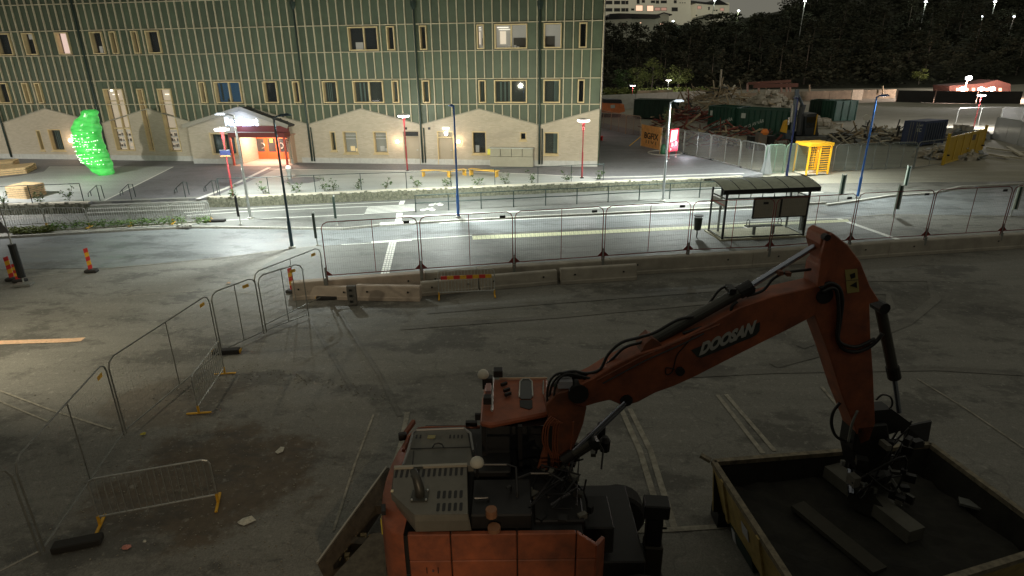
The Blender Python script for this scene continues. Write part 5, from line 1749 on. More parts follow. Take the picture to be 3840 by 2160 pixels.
# ------------------------------------------------------------------ demolition site
M_skip = mat('skip_green', (.015,.07,.045), .55, n=.25, ns=1.2, bump=.1)
M_skipd = mat('skip_dark', (.01,.035,.022), .6, n=.3, ns=1.2)
M_txt = mat('stencil_white', (.5,.55,.5), .7)
M_timber = mat('rubble_timber', (.4,.32,.21), .85, n=.35, ns=2.5, rnd=.0)
M_rust = mat('rusty_red_steel', (.2,.055,.04), .8, n=.3, ns=4)
M_rub = mat('rubble_grey', (.38,.36,.31), .9, n=.35, ns=3)
def box_thing(name, a, b, h, depth, label, cat, mt, z=ZS, group=None, ribs=9, text=None, tsize=.5, openm=True, nofront=False):
    A = G(*a, z); B = G(*b, z); d = (B-A); L = d.length; d.normalize(); n = V((-d.y,d.x,0))
    if n.y < 0: n = -n
    t = thing(name, label, cat, A, group)
    def P(x,y,zz): return A + d*x + n*y + V((0,0,zz))
    th = .08
    body = MB()
    def bx(x0,x1,y0,y1,z0,z1): body.prism([P(x0,y0,z0),P(x1,y0,z0),P(x1,y1,z0),P(x0,y1,z0)],(0,0,z1-z0))
    bx(0,L,0,th,.12,h); bx(0,L,depth-th,depth,.12,h); bx(0,th,th,depth-th,.12,h); bx(L-th,L,th,depth-th,.12,h)
    bx(th,L-th,th,depth-th,.12,.2 if openm else h-.02)
    body.build('body', mt, t)
    for i in range(ribs+1):
        x = .08+(L-.16)*i/ribs
        MB().bar(P(x,-.05,.15), P(x,-.05,h-.1), .09, .1).build('rib', mt, t)
    for i in range(5):
        y = .08+(depth-.16)*i/4
        for xx in (-.05, L+.05): MB().bar(P(xx,y,.15), P(xx,y,h-.1), .1, .09).build('rib', mt, t)
    for p_, q_ in (((0,-.05),(L,-.05)),((0,depth+.05),(L,depth+.05)),((-.05,0),(-.05,depth)),((L+.05,0),(L+.05,depth))):
        MB().bar(P(*p_,h), P(*q_,h), .14, .1).build('top_rim', mt, t)
    for x in (.5, L-.5):
        for y in (.3, depth-.3): MB().tube(P(x-.1,y,.08), P(x+.1,y,.08), .1, 8).build('roller', M_dark, t)
    if text:
        u0, u1, sl = text[1], text[2], text[3]
        fontpart('lettering', text[0], M_txt, t, P(L*u0,-.112,h*(.25)), d*(L*(u1-u0)) + V((0,0,h*sl)), V((0,0,1)) - d*.2, tsize, bold=.02)
        MB().prism([P(L*.08,-.11,h*.68),P(L*.17,-.11,h*.68),P(L*.17,-.11,h*.85),P(L*.08,-.11,h*.85)], n*-.01).build('white_label', M_txt, t)
    return t, P, L
box_thing('skip', (2376,444),(2524,449), 2.55, 2.5, 'dark green closed container on the left, behind the white pole lamp', 'skip', M_skipd, ribs=8, openm=False, group='green waste skips')
box_thing('skip', (2650,502),(2748,512), 3.0, 2.5, 'green skip with pale lettering, left of the middle pair', 'skip', M_skip, ribs=7, text=('...NING AV VÅR',.12,.95,.32), tsize=.42, group='green waste skips')
box_thing('skip', (2757,514),(2945,527), 2.95, 2.5, 'green skip with pale slanting lettering, right of the middle pair', 'skip', M_skip, ribs=9, text=('...NING AV VÅR',.1,.55,.34), tsize=.42, group='green waste skips')
box_thing('skip', (3030,447),(3120,452), 2.5, 2.4, 'dark green ribbed skip behind the grey excavator cab', 'skip', M_skipd, ribs=9, group='green waste skips')
box_thing('skip', (3122,458),(3205,455), 2.6, 2.4, 'green skip with a small white label at the far right of the skips', 'skip', M_skip, ribs=3, group='green waste skips')

# blue shipping container
def container():
    A = G(3378,543,ZS); B = G(3452,548,ZS); C = G(3532,538,ZS)
    d = (B-A).normalized(); e = (C-B).normalized(); W = (B-A).length; L = (C-B).length
    h = HT((3378,543),(3396,452),ZS)
    M_b = mat('container_blue', (.035,.055,.13), .5, n=.2, ns=2)
    M_b2 = mat('container_grey_blue', (.05,.065,.09), .5, n=.2, ns=2)
    t = thing('shipping_container', 'dark blue shipping container with door bars and corrugated side', 'container', A)
    D = A + e*L
    MB().prism([p+V((0,0,.1)) for p in (A,B,C,D)], (0,0,h-.1)).build('body', M_b, t)
    nrm = V((e.y,-e.x,0)); 
    if nrm.y > 0: nrm = -nrm
    for i in range(9):
        x = L*(i+.5)/9
        MB().bar(B + e*x + nrm*.03 + V((0,0,.25)), B + e*x + nrm*.03 + V((0,0,h-.2)), L/9*.45, .08, up=nrm).build('corrugation', M_b2, t)
    n2 = V((d.y,-d.x,0)); 
    if n2.y > 0: n2 = -n2
    for i in range(2):
        a = A + d*(W*(.03+.49*i)); b = A + d*(W*(.49+.48*i))
        dr = MB().prism([a+n2*.01+V((0,0,.25)), b+n2*.01+V((0,0,.25)), b+n2*.01+V((0,0,h-.15)), a+n2*.01+V((0,0,h-.15))], n2*.04).build('door', M_b, t)
    for u in (.3,.42,.6,.72):
        MB().tube(A+d*W*u+n2*.09+V((0,0,.2)), A+d*W*u+n2*.09+V((0,0,h-.1)), .03, 6).build('lock_bar', M_galvdull, t)
    for p in (A,B,C):
        MB().bar(p+V((0,0,0)), p+V((0,0,h)), .14, .14).build('corner_post', M_b, t)
    fontpart('lettering', 'UNIT', M_txt, t, A+d*W*.64+n2*.08+V((0,0,h*.8)), d*W*.28, (0,0,1), .22, bold=.02)
    fontpart('lettering', 'EC', M_txt, t, A+d*W*.66+n2*.08+V((0,0,h*.58)), d*W*.22, (0,0,1), .45, bold=.02)
container()

# heaps
def heap(c, rx, ry, h, n, label, name='debris_pile', mts=((.5,'t'),(.5,'r')), pl=(1.0,4.0), core=None):
    t = thing(name, label, 'debris pile', c)
    core_mb = MB()
    N = 18; K = 5
    for k in range(K+1):
        f = k/K
        for i in range(N):
            a = 6.28*i/N; rr = (1-f**1.3)*random.uniform(.85,1.1)+.02
            core_mb.v.append(c + V((math.cos(a)*rx*rr, math.sin(a)*ry*rr, h*.8*f - .05)))
    core_mb.f = [(k*N+i, k*N+(i+1)%N, (k+1)*N+(i+1)%N, (k+1)*N+i) for k in range(K) for i in range(N)] + [tuple(range(K*N,(K+1)*N))]
    core_mb.build('core', core or M_site, t)
    bs = {m: MB() for _, m in mts}
    for i in range(n):
        a = random.random()*6.28; u = random.random()**.6
        p = c + V((math.cos(a)*rx*u, math.sin(a)*ry*u, h*(1-u)*.95 + random.uniform(0,.25)))
        m_ = random.choices([m for _, m in mts], [w for w, _ in mts])[0]
        if m_ == 'r' or m_ == 'w2':
            bs[m_].rock(p, random.uniform(.15,.6), .7)
        elif m_ == 's':
            s = random.uniform(.4,1.3)
            M_ = Matrix.Rotation(random.random()*6, 3,'Z') @ Matrix.Rotation(random.uniform(-1,1), 3,'X')
            bs[m_].obox(p, s, s*.7, .04, mtx=M_)
        else:
            L = random.uniform(*pl); dv = V((random.gauss(0,1), random.gauss(0,.7), random.gauss(0,.35))).normalized()
            w = random.uniform(.06,.2)
            bs[m_].bar(p - dv*L/2, p + dv*L/2, w, w*random.uniform(.3,1), up=(random.random(),random.random(),1))
    nm = {'t':('timbers',M_timber),'r':('stones',M_rub),'s':('sheets',mat('sheet_scrap',(.28,.3,.3),.6,n=.3,ns=3)),'f':('steel_pieces',M_rust),'w':('pale_boards',mat('pale_board',(.62,.58,.46),.8,n=.25,ns=3)),'w2':('pale_rubble',mat('pale_rubble',(.5,.46,.38),.9,n=.3,ns=3)),'d':('dark_scrap',mat('dark_scrap',(.07,.07,.065),.8,n=.4,ns=3))}
    for m_, b in bs.items():
        if b.v: b.build(nm[m_][0], nm[m_][1], t, kind='stuff', recalc=False)
    return t
cc = G(2700,440,ZS); hh = HT((2700,440),(2700,330),ZS)
heap(cc, 8.5, 6, hh, 420, 'high heap of broken roof timbers behind the green skips', mts=((.55,'t'),(.12,'w'),(.1,'s'),(.1,'d'),(.13,'r')), pl=(1.5,6))
heap(G(2590,500,ZS)+V((0,1,0)), 4.5, 3.5, 2.6, 170, 'tangle of rusty red steel beams beside the red info board', mts=((.6,'f'),(.2,'t'),(.2,'d')), pl=(1.5,5), core=M_rub)
heap(G(2730,545,ZS)+V((0,.5,0)), 6.0, 2.2, 1.6, 220, 'low heap of dark scrap metal along the silver fence', mts=((.3,'f'),(.3,'d'),(.2,'t'),(.2,'r')), pl=(.8,3))
heap(G(2905,470,ZS)+V((0,3,0)), 7, 4, 4.2, 380, 'heap of broken bricks and plaster behind the grey excavator', mts=((.85,'w2'),(.15,'t')), pl=(.5,1.6))
heap(G(3030,478,ZS), 4, 2, 1.4, 120, 'small spill of rubble beside the excavator cab', mts=((.8,'w2'),(.2,'t')), pl=(.5,1.6))
heap(G(3270,527,ZS), 5.5, 3.0, 1.0, 330, 'flat pile of pale boards and scrap beside the blue container', mts=((.35,'w'),(.25,'t'),(.15,'s'),(.25,'d')), pl=(.6,2.6))
heap(G(3560,590,ZS), 2.6, 1.6, 1.0, 120, 'pile of rubbish sacks and scrap between container and yellow gate', mts=((.4,'w2'),(.3,'s'),(.3,'w')), pl=(.4,1.2))
heap(G(3600,520,ZS), 3.2, 1.6, 1.2, 90, 'heap under pale sheets behind the yellow gate', mts=((.6,'s'),(.4,'w2')), pl=(.4,1.2))
# long planks lying on the right
for i, (a, b, w, lab) in enumerate((((3700,560),(3990,600),.25,'long pale beam lying farthest back by the white sheets'),((3680,582),(3900,610),.2,'long pale beam lying parallel in front of it'),((3780,558),(3832,590),.35,'short white board lying crosswise on the beams'),((3735,590),(3778,598),.35,'short white plank flat on the dirt'))):
    A = G(*a,ZS); B = G(*b,ZS)
    tag(MB().bar(A+V((0,0,.15)), B+V((0,0,.15)), w, .14).build('beam', MATS['pale_board']), lab, 'beam', 'beams lying at the site edge')
# fence behind the building corner; warm light is put into its colours
M_orfr = mat('tube_painted_warm_light', (.45,.33,.22), .6, .2)
M_cloth = mat('grey_cover_net', (.33,.34,.34), .8, alpha=.36)
M_clothw = mat('white_cover_sheet', (.55,.57,.58), .7, alpha=.9)
def site_fence(pts, z0, z1, labels, group, mt, sheet=None, wires=True, z=ZS, mid=True):
    P = [G(x,y,z) for x,y in pts]
    for i, (a, b) in enumerate(zip(P, P[1:])):
        mesh_panel(a, b, z+z0, z+z1, labels[i], group, mt, wires=wires, sheet=sheet, plate=False, nv=24, nh=5, r=.045 if mt is M_galv else .03, mid=mid)
site_fence([(2232,484),(2290,498),(2345,512),(2400,520)], .1, 2.3, ['mesh panel coloured as if warm-lit, next to the building corner','mesh panel coloured as if warm-lit, in the middle of the curve','mesh panel coloured as if warm-lit, beside the orange banner'], 'fence panels coloured as if warm-lit behind the building', M_orfr, sheet=mat('net_painted_warm_light', (.22,.18,.15), .8, alpha=.5))
site_fence([(2521,568),(2562,579),(2660,600),(2769,629),(2861,653)], .1, 2.1, ['short netted fence panel hidden behind the red info board','brightest netted fence panel next to the red info board','netted fence panel between the two rubber feet','netted fence panel ending in the draped cloth'], 'silver netted fence panels', M_galv, sheet=M_cloth)
site_fence([(2861,653),(2935,650),(3018,644)], .1, 2.1, ['green-netted fence panel beside the draped cloth','green-netted fence panel next to the yellow turnstile'], 'green netted fence panels', mat('green_tube', (.14,.22,.16), .5, .3), sheet=mat('green_net', (.1,.14,.1), .8, alpha=.45))
site_fence([(3118,646),(3210,641),(3320,635),(3425,634)], .1, 2.0, ['dim mesh panel right of the yellow turnstile','dim mesh panel behind the blue lamp','dim mesh panel with a green-grey screen'], 'dim fence panels before the dirt', M_galvdull, sheet=mat('dim_net', (.14,.17,.15), .8, alpha=.4))
site_fence([(3425,634),(3532,618)], .1, 2.0, ['mesh panel leading up to the yellow gate'], 'dim fence panels before the dirt', M_galvdull)
site_fence([(3578,478),(3745,474)], .1, 2.2, ['white tubular barrier panel behind the yellow gate'], 'white fence panels at the right', M_galv, wires=False)
site_fence([(3719,523),(3814,546),(3905,570)], .1, 2.2, ['white sheeted fence panel at the right frame edge','white sheeted fence panel mostly outside the frame'], 'white fence panels at the right', M_galv, sheet=M_clothw)
site_fence([(3745,474),(3900,478)], .1, 2.2, ['far sheeted fence panel behind the white sheets'], 'white fence panels at the right', M_galv, sheet=M_cloth)
for (x, y), lb_ in (((2562,580),'black rubber foot with pale end at the bright end of the netted fence'),((2660,602),'black rubber foot under the middle joint of the netted fence'),((2764,632),'black rubber foot with yellow end near the draped cloth'),((3719,524),'flat black foot under the white sheets')):
    p = G(x, y, ZS); fence_foot(p, lb_, 'rubber feet of the site fences', .2, ZS)
# draped cloth on the corner
mb = MB(); c = G(2868,652,ZS)
for k in range(9):
    a = math.pi + .25 + k*.33
    r0, r1 = .1, .5
    for j in range(5):
        u = j/4; r = r0 + (r1-r0)*u**2 + .06*(k%2)
        mb.v.append(c + V((math.cos(a)*r, math.sin(a)*r*.7, 2.1*(1-u)+.03)))
mb.f = [(k*5+j, (k+1)*5+j, (k+1)*5+j+1, k*5+j+1) for k in range(8) for j in range(4)]
tag(mb.build('draped_cloth', mat('drape', (.2,.21,.21), .8, alpha=.7)), 'pale cloth draped over the corner of the fence down to the ground', 'cloth')

# orange banner and red info board
A = G(2398,563-12,ZP); 
def upright(px_quad, base_y, z=ZP):
    """vertical rectangle through ground line given by two pixel columns"""
    pass
t = thing('banner', 'orange tarpaulin banner with black lettering on a tilted frame', 'banner', G(2440,560,ZP))
a = G(2402,548,ZP); b = G(2478,566,ZP); dd = (b-a); zt = HT((2402,548),(2408,466),ZP); zb = .05
M_ban = mat('banner_orange', (.85,.38,.12), .7, n=.2, ns=3)
MB().prism([a+V((0,0,zb)), b+V((0,0,zb)), b+V((0,0,zt)), a+V((0,0,zt))], (0,.03,0)).build('tarpaulin', M_ban, t)
fontpart('lettering', 'BGFIX', M_dark, t, a.lerp(b,.16)+V((0,-.02,zt*.42)), dd*.68, (0,0,1), .75, bold=.02)
fontpart('lettering', 'I I V I', M_dark, t, a.lerp(b,.25)+V((0,-.02,zt*.2)), dd*.5, (0,0,1), .4, bold=.01)
for u in (.0,1): 
    p = a.lerp(b,u); MB().bar(p, p+V((0,.05,zt+.05)), .06,.06).build('frame_post', M_orfr, t)
MB().bar(a+V((0,.04,.9)), a+V((-1.1,-.2,.05)), .05, .05).build('brace', M_yel, t)
t = thing('info_board', 'glowing red and white info board on two thin legs beside the white lamp', 'info board', G(2525,592,ZP))
a = G(2507,595,ZP); b = G(2534,590,ZP)
z0 = .55; z1 = 2.35
nb_ = V((0,1,0))
M_rb = mat('red_board_glow', (.8,.03,.08), .5, emit=(1,.06,.12), es=.5)
M_rw = mat('white_board_glow', (.9,.7,.75), .5, emit=(1,.72,.78), es=1.2)
def PB(u,z,o=0): 
    p = a.lerp(b,u); return V((p.x,p.y-o,ZP+z))
MB().prism([PB(-.05,z0),PB(1.15,z0),PB(1.15,z1),PB(-.05,z1)], (0,.08,0)).build('board', M_rb, t)
MB().prism([PB(.05,z0+.75,.01),PB(.9,z0+.9,.01),PB(1.0,z1-.1,.01),PB(.1,z1-.1,.01)], (0,-.01,0)).build('white_field', M_rw, t)
for u, z_, r_ in ((.28,.55,.16),(.8,.62,.2),(.15,.2,.1)):
    c = PB(u, z0+z_, .02)
    MB().poly([c + V((r_*math.cos(q*.52)*.8, 0, r_*math.sin(q*.52))) for q in range(12)]).build('white_blob', M_rw, t)
for u in (0,1): 
    MB().tube(PB(u,0), PB(u,z0), .03, 6).build('leg', M_redp, t); MB().lathe([(.1,0),(.05,.1)], PB(u,0), 8).build('foot', mat('foot_pink',(.7,.5,.5),.6), t)
# bright strip of light reaching in from the lamp beside the red board
lamp_light('POINT', G(2575,588,ZP) + V((-.2,-.35,.9)), 70, (.9,.92,1), .12, name='board_light')

# yellow turnstile
def turnstile():
    a = G(3020,657,ZS); b = G(3104,652,ZS); d = (b-a); L = d.length; d.normalize(); n = V((-d.y,d.x,0)); h = 2.15
    t = thing('turnstile', 'bright yellow full-height turnstile with horizontal bars at the site entrance', 'turnstile', a)
    M_t = mat('turnstile_yellow_glow', (.85,.45,.02), .45, emit=(1,.5,.03), es=.12)  # faint glow in the paint stands in for light on it
    def P(x,y,z): return a + d*x + n*y + V((0,0,z))
    for x in (.04, L*.5, L-.05):
        MB().bar(P(x,0,0), P(x,0,h), .1, .1).build('post', M_t, t)
    for x in (.04, L-.05): MB().bar(P(x,1.4,0), P(x,1.4,h), .1, .1).build('post', M_t, t)
    MB().prism([P(-.05,-.1,h-.12),P(L+.05,-.1,h-.12),P(L+.05,1.5,h-.12),P(-.05,1.5,h-.12)], (0,0,.22)).build('top', M_t, t)
    for k in range(11):
        z = .25 + k*.165
        MB().bar(P(L*.53,.05,z), P(L-.08,.05,z), .06, .07).build('bar', M_t, t)
    for k in range(9):
        z = .4+k*.18
        MB().bar(P(.1,.12,z), P(L*.48,.12,z), .04, .05).build('bar', M_t, t)
    for k in range(6):
        x = .1+(L*.48-.1)*k/5
        MB().bar(P(x,.14,.4), P(x,.14,2.0), .03, .03).build('upright_bar', M_t, t)
    MB().prism([P(0,0,.02),P(L,0,.02),P(L,1.4,.02),P(0,1.4,.02)], (0,0,.04)).build('floor_plate', MATS['pale_board'], t)
    lamp_light('POINT', P(L*.6,-.1+.5,h-.35), 28, (1,.75,.4), .1, name='turnstile_light', parent=t)
turnstile()
# yellow gate
def ygate():
    a = G(3536,619,ZS); b = G(3673,577,ZS); h = HT((3536,619),(3560,512),ZS)
    d = (b-a); L = d.length; d.normalize(); n = V((d.y,-d.x,0))
    if n.y > 0: n = -n
    t = thing('yellow_gate', 'solid yellow sheet gate with upright ribs', 'gate', a)
    M_g = mat('gate_yellow', (.55,.35,.02), .5, n=.1, ns=2)
    def P(x,z,o=0): 
        p = a + d*x + n*o; return V((p.x,p.y,ZS+z))
    k = 5
    for i in range(k):
        MB().prism([P(L*i/k+.01,.15),P(L*(i+1)/k-.01,.15),P(L*(i+1)/k-.01,h-.1),P(L*i/k+.01,h-.1)], n*.03).build('sheet_panel', M_g, t)
        MB().bar(P(L*i/k,.1,.06), P(L*i/k,h,.06), .07, .07).build('rib', mat('gate_yellow_pale', (.7,.5,.1), .5), t)
    MB().bar(P(0,.12,.05), P(L,.12,.05), .08, .1).build('bottom_rail', MATS['gate_yellow_pale'], t)
    MB().bar(P(0,h-.08,.05), P(L,h-.08,.05), .08, .1).build('top_rail', MATS['gate_yellow_pale'], t)
    for x in (-.1, L+.1): MB().bar(P(x,0), P(x,h+.25), .16, .16).build('gate_post', M_g, t)
    for x in (.2, L-.1):
        MB().lathe([(.12,-.05),(.12,.05)], P(x,.75,.12), 10).build('wheel', M_rubber, t)
    MB().prism([P(L*.62,h-.75,.05),P(L*.72,h-.75,.05),P(L*.72,h-.3,.05),P(L*.62,h-.3,.05)], n*.01).build('notice', MATS['gate_yellow'] if False else M_furn, t)
ygate()

# excavators on the site
def back_excavator():
    o = G(3075,540,ZS) + V((0,1.5,0)); Yp = o.y
    t = thing('excavator', 'grey excavator with upright boom and wide blade behind the turnstile', 'excavator', o)
    M_e = mat('machine_grey_blue', (.1,.13,.17), .45, .2, n=.3, ns=3); M_ed = mat('machine_dark', (.035,.04,.045), .5, n=.3, ns=3)
    def W(px,py,dy=0):
        p = PLN(px,py,V((0,Yp+dy,0)),V((0,1,0))); return p
    def slab(name, pts, th, mt, dy=0): MB().prism([W(x,y,dy) for x,y in pts], (0,th,0)).build(name, mt, t)
    slab('cab', [(3020,437),(3032,428),(3065,425),(3068,500),(3048,508),(3018,505)], 1.8, M_ed)
    MB().prism([W(3026,440,-.03),W(3060,437,-.03),W(3058,478,-.03),W(3024,480,-.03)], (0,.02,0)).build('cab_window', M_glass, t)
    slab('body', [(3012,500),(3070,498),(3068,545),(3000,545)], 2.4, M_ed, .3)
    slab('blade', [(2985,512),(3102,512),(3104,540),(2988,543)], .25, mat('blade_steel', (.16,.16,.15), .5, .4, n=.3, ns=3), -1.3)
    slab('handrail', [(3064,430),(3068,428),(3056,505),(3052,505)], .06, M_yel, -.1)
    for dx in (0,): 
        MB().path([W(2995,505),W(3004,420),W(3012,392)], .28, 6).build('boom', M_ed, t)
        MB().path([W(2968,500,-.6),W(2978,430,-.6),W(2984,375,-.6),W(2990,335,-.6)], .2, 6).build('stick', M_e, t)
        MB().tube(W(2966,458,-.8), W(2973,395,-.8), .13, 8).build('cylinder', M_galv, t)
        MB().tube(W(2956,468,-.8), W(2960,440,-.8), .12, 8).build('chrome_rod', mat('chrome', (.8,.85,.9), .15, 1.0), t)
        MB().tube(W(2985,338,-.5), W(3010,395,-.2), .14, 6).build('link', M_e, t)
    slab('attachment', [(2932,495),(2946,455),(2956,450),(2950,500)], .5, M_yel, -.7)
    slab('quick_coupler', [(2945,490),(2980,490),(2975,520),(2945,522)], .7, M_e, -.6)
    for x in (2975, 3050): 
        c = W(x,548); MB().tube(c+V((0,-.5,-.0)), c+V((0,2.3,0)), .55, 12).build('track', M_rubber, t)
back_excavator()
def orange_machine():
    o = G(2290,440,ZS); Yp = o.y
    t = thing('excavator', 'orange excavator half hidden behind the building corner beside the dark green container', 'excavator', o)
    M_o = mat('machine_orange', (.75,.22,.07), .5, n=.2, ns=2)
    def W(px,py,dy=0): return PLN(px,py,V((0,Yp+dy,0)),V((0,1,0)))
    MB().prism([W(x,y) for x,y in [(2235,386),(2300,384),(2340,392),(2344,418),(2320,425),(2235,420)]], (0,3,0)).build('body', M_o, t)
    MB().prism([W(x,y,-.1) for x,y in [(2262,372),(2330,374),(2334,388),(2262,386)]], (0,2.6,0)).build('engine_hood', M_dark, t)
    MB().prism([W(x,y,.2) for x,y in [(2235,425),(2330,430),(2318,445),(2238,442)]], (0,.7,0)).build('track', M_rubber, t)
    MB().prism([W(x,y,2.6) for x,y in [(2235,425),(2330,430),(2318,445),(2238,442)]], (0,.7,0)).build('track', M_rubber, t)
    MB().prism([W(x,y,-.06) for x,y in [(2290,394),(2306,393),(2306,405),(2290,406)]], (0,.03,0)).build('white_sticker', M_txt, t)
orange_machine()
# trailer parts beside the machine: dark posts with a red lamp block
t = thing('scrap_container', 'dark upright scrap crates with an orange lamp on top behind the netted fence', 'crate', G(2860,560,ZS))
for x0, x1, y0, y1, m_ in ((2808,2835,512,560,M_dark),(2838,2870,500,565,M_ed if False else M_furn),(2876,2900,510,560,M_dark)):
    p = G(x0,y1,ZS); q = G(x1,y1,ZS); h = HT((x0,y1),(x0,y0),ZS)
    MB().prism([p,q,q+V((0,.8,0)),p+V((0,.8,0))], (0,0,h)).build('crate', m_, t)
p = G(2858,565,ZS); h = HT((2858,565),(2858,497),ZS)
MB().lathe([(.28,-.2),(.38,0),(.2,.3)], p + V((.1,.2,h)), 10).build('orange_lamp', mat('orange_bit', (.7,.2,.03), .5), t)

# white post with round top
p = G(3238,505,ZS); h = HT((3238,505),(3250,436),ZS)
t = thing('site_lamp', 'white round-topped floodlight post by the flat scrap pile', 'lamp', p)
MB().tube(p, p+V((0,0,h)), .06, 8).build('post', M_galv, t)
MB().tube(p+V((0,-.1,h-.1)), p+V((0,.1,h-.1)), .32, 16).build('round_head', mat('pale_plastic', (.75,.73,.65), .5), t)
MB().obox(p+V((-.2,-.1,h-1.3)), .5, .2, .7).build('white_box', MATS['pale_plastic'], t)
# dark upright netting post pair etc
# sapling with bag and stone ring
p = G(2490,577,ZP); h = HT((2490,577),(2515,402),ZP)
t = thing('young_tree', 'slim young tree with a green watering bag inside a pale ring', 'tree', p)
MB().path([p, p+V((.02,0,1.2)), p+V((.06,0,2.6)), p+V((.0,0,h*.9))], [.05,.045,.03,.012], 6).build('trunk', M_bark, t)
lv = MB()
for k in range(16): leaf_cluster(lv, p + V((random.gauss(.15,.28), random.gauss(0,.28), random.uniform(.32,1)*h)), .3,.3,.4, 40, .13)
lv.build('crown', M_leaf, t)
MB().lathe([(.2,0),(.26,.15),(.2,.75),(.08,.85)], p + V((-.1,-.05,0)), 10).build('watering_bag', mat('bag_green', (.03,.14,.07), .5), t, smooth=True)
for s in (-.35,.35): MB().tube(p+V((s,.1,0)), p+V((s,.1,1.5)), .035, 6).build('stake', M_wood, t)
c = G(2493,574,ZP); rr = (G(2557,574,ZP)-G(2428,574,ZP)).length/2
mb = MB(); n = 40
for i in range(n):
    a = 6.283*i/n
    for r_, z_ in ((rr,0),(rr,.06),(rr-.12,.06),(rr-.12,0)): mb.v.append(c + V((math.cos(a)*r_, math.sin(a)*r_, z_)))
mb.f = [(i*4+j, i*4+(j+1)%4, ((i+1)%n)*4+(j+1)%4, ((i+1)%n)*4+j) for i in range(n) for j in range(4)]
mb.build('ring_kerb', M_kerb, t)

# far walls and fences
def long_wall(pts, h, label, name, mt, z=ZS, group=None, w=.25, seg=3.0, posts=None):
    P = [G(x,y,z) for x,y in pts]
    t = thing(name, label, 'wall' if 'wall' in name else 'fence', P[0], group)
    for a, b in zip(P, P[1:]):
        n = max(1, int((b-a).length/seg))
        for i in range(n):
            p = a.lerp(b, i/n); q = a.lerp(b, (i+.99)/n)
            MB().bar(p+V((0,0,h/2)), q+V((0,0,h/2)), w, h).build('panel', mt, t)
            if posts: MB().bar(p+V((0,-.1,0)), p+V((0,-.1,h+.15)), .12,.12).build('post', posts, t)
    return t
M_cw = mat('pale_far_wall', (.45,.47,.42), .85, n=.15, ns=1)
long_wall([(2232,415),(2380,408),(2500,400),(2640,392)], 2.4, 'long pale lit concrete wall behind the dark green container', 'pale_wall', M_cw, seg=4)
long_wall([(2388,378),(2520,373)], 1.9, 'low timber wall lit by the distant lamps under the birches', 'timber_wall', mat('far_timber', (.4,.34,.24), .8, n=.15, ns=2), seg=.9)
long_wall([(2770,385),(3000,378),(3210,372),(3355,368)], 1.7, 'dim earth-coloured retaining wall under the wood behind the skips', 'dim_wall', mat('earth_wall', (.2,.17,.12), .9, n=.3, ns=1), seg=6)
long_wall([(3358,383),(3500,386),(3660,388),(3826,390)], 2.05, 'dark screened fence with pale posts in front of the floodlights', 'dark_fence', mat('dark_screen', (.03,.028,.026), .9, n=.2, ns=1), seg=8.5, posts=mat('post_pinkish', (.4,.25,.2), .7), w=.08)
long_wall([(3190,378),(3230,377)], 2.0, 'pale hoarding fragment in the dim retaining wall', 'pale_wall', MATS['pale_board'], seg=6)
# red roof frame on posts
t = thing('red_scaffold', 'long rusty red two-tier steel frame on thin posts at the edge of the wood', 'frame', G(2880,375,ZS))
def FW(px,py): return PLN(px,py,V((0,G(2880,375,ZS).y,0)),V((0,1,0)))
MB().bar(FW(2805,313),FW(2965,304),.4,.5).build('beam', mat('rust_beam', (.14,.06,.04), .8), t)
MB().bar(FW(2825,323),FW(2992,319),.4,.7).build('beam', MATS['rust_beam'], t)
for x in (2803,2845,2930,2950,2963): MB().bar(FW(x,312),FW(x,345),.3,.3).build('post', mat('post_pinkish', (.4,.25,.2), .7), t)
for i, (x, y0) in enumerate(((3035,318),(2912,352),(2577,332),(3310,322))):
    tag(MB().tube(FW(x,y0),FW(x,352),.15,5).build('thin_post', M_timber), 'thin pale wooden post %s' % ['standing right of the rusty frame','standing between the heap and the excavator','standing by the lit birch','standing before the dark wood at the right'][i], 'post')
# floodlights with glowing faces
for i, (x, y, pw) in enumerate(((3609,334,9000),(3679,334,9000),(3720,334,9000),(3633,293,9000))):
    d_ = G(3609,383,ZS).y + 6
    p = PLN(x,y,V((0,d_,0)),V((0,1,0)))
    t = thing('floodlight', ['first glaring pinkish floodlight above the dark fence','second glaring pinkish floodlight above the dark fence','third glaring pinkish floodlight above the dark fence','small white lamp high above the floodlights'][i], 'floodlight', p, 'glaring lights above the dark fence')
    c_ = (1,.62,.5) if i < 3 else (1,.95,.9)
    MB().lathe([(.1,-.36),(.5,-.22),(.5,.22),(.1,.36)], p, 12).build('glowing_face', mat('flood_glow' if i<3 else 'flood_white', (1,1,1), .5, emit=(1,.7,.58) if i<3 else (1,.95,.95), es=10), t, smooth=True)
    MB().tube(p-V((0,-.3,.4)), V((p.x,p.y+.3,terr(p.x,p.y))), .1, 6).build('post', mat('post_pinkish', (.4,.25,.2), .7), t)
    lamp_light('POINT', p + V((0,-1.2,.2)), pw, c_, .5, parent=t)
t = thing('site_hut', 'low reddish site huts glowing behind the floodlights', 'hut', PLN(3700,345,V((0,150,0)),V((0,1,0))))
d_ = G(3609,383,ZS).y + 14
def HW(px,py): return PLN(px,py,V((0,d_,0)),V((0,1,0)))
MB().prism([HW(3560,360),HW(3790,360),HW(3790,315),HW(3740,300),HW(3690,312),HW(3560,322)], (0,5,0)).build('walls', mat('hut_red', (.12,.05,.04), .8), t)
for x in (3590,3625,3650,3700,3750): MB().prism([HW(x-5,350)+V((0,-.1,0)),HW(x+5,350)+V((0,-.1,0)),HW(x+5,330)+V((0,-.1,0)),HW(x-5,330)+V((0,-.1,0))],(0,.1,0)).build('lit_window', mat('hut_lit', (1,.6,.4), .8, emit=(1,.5,.3), es=1.2), t)
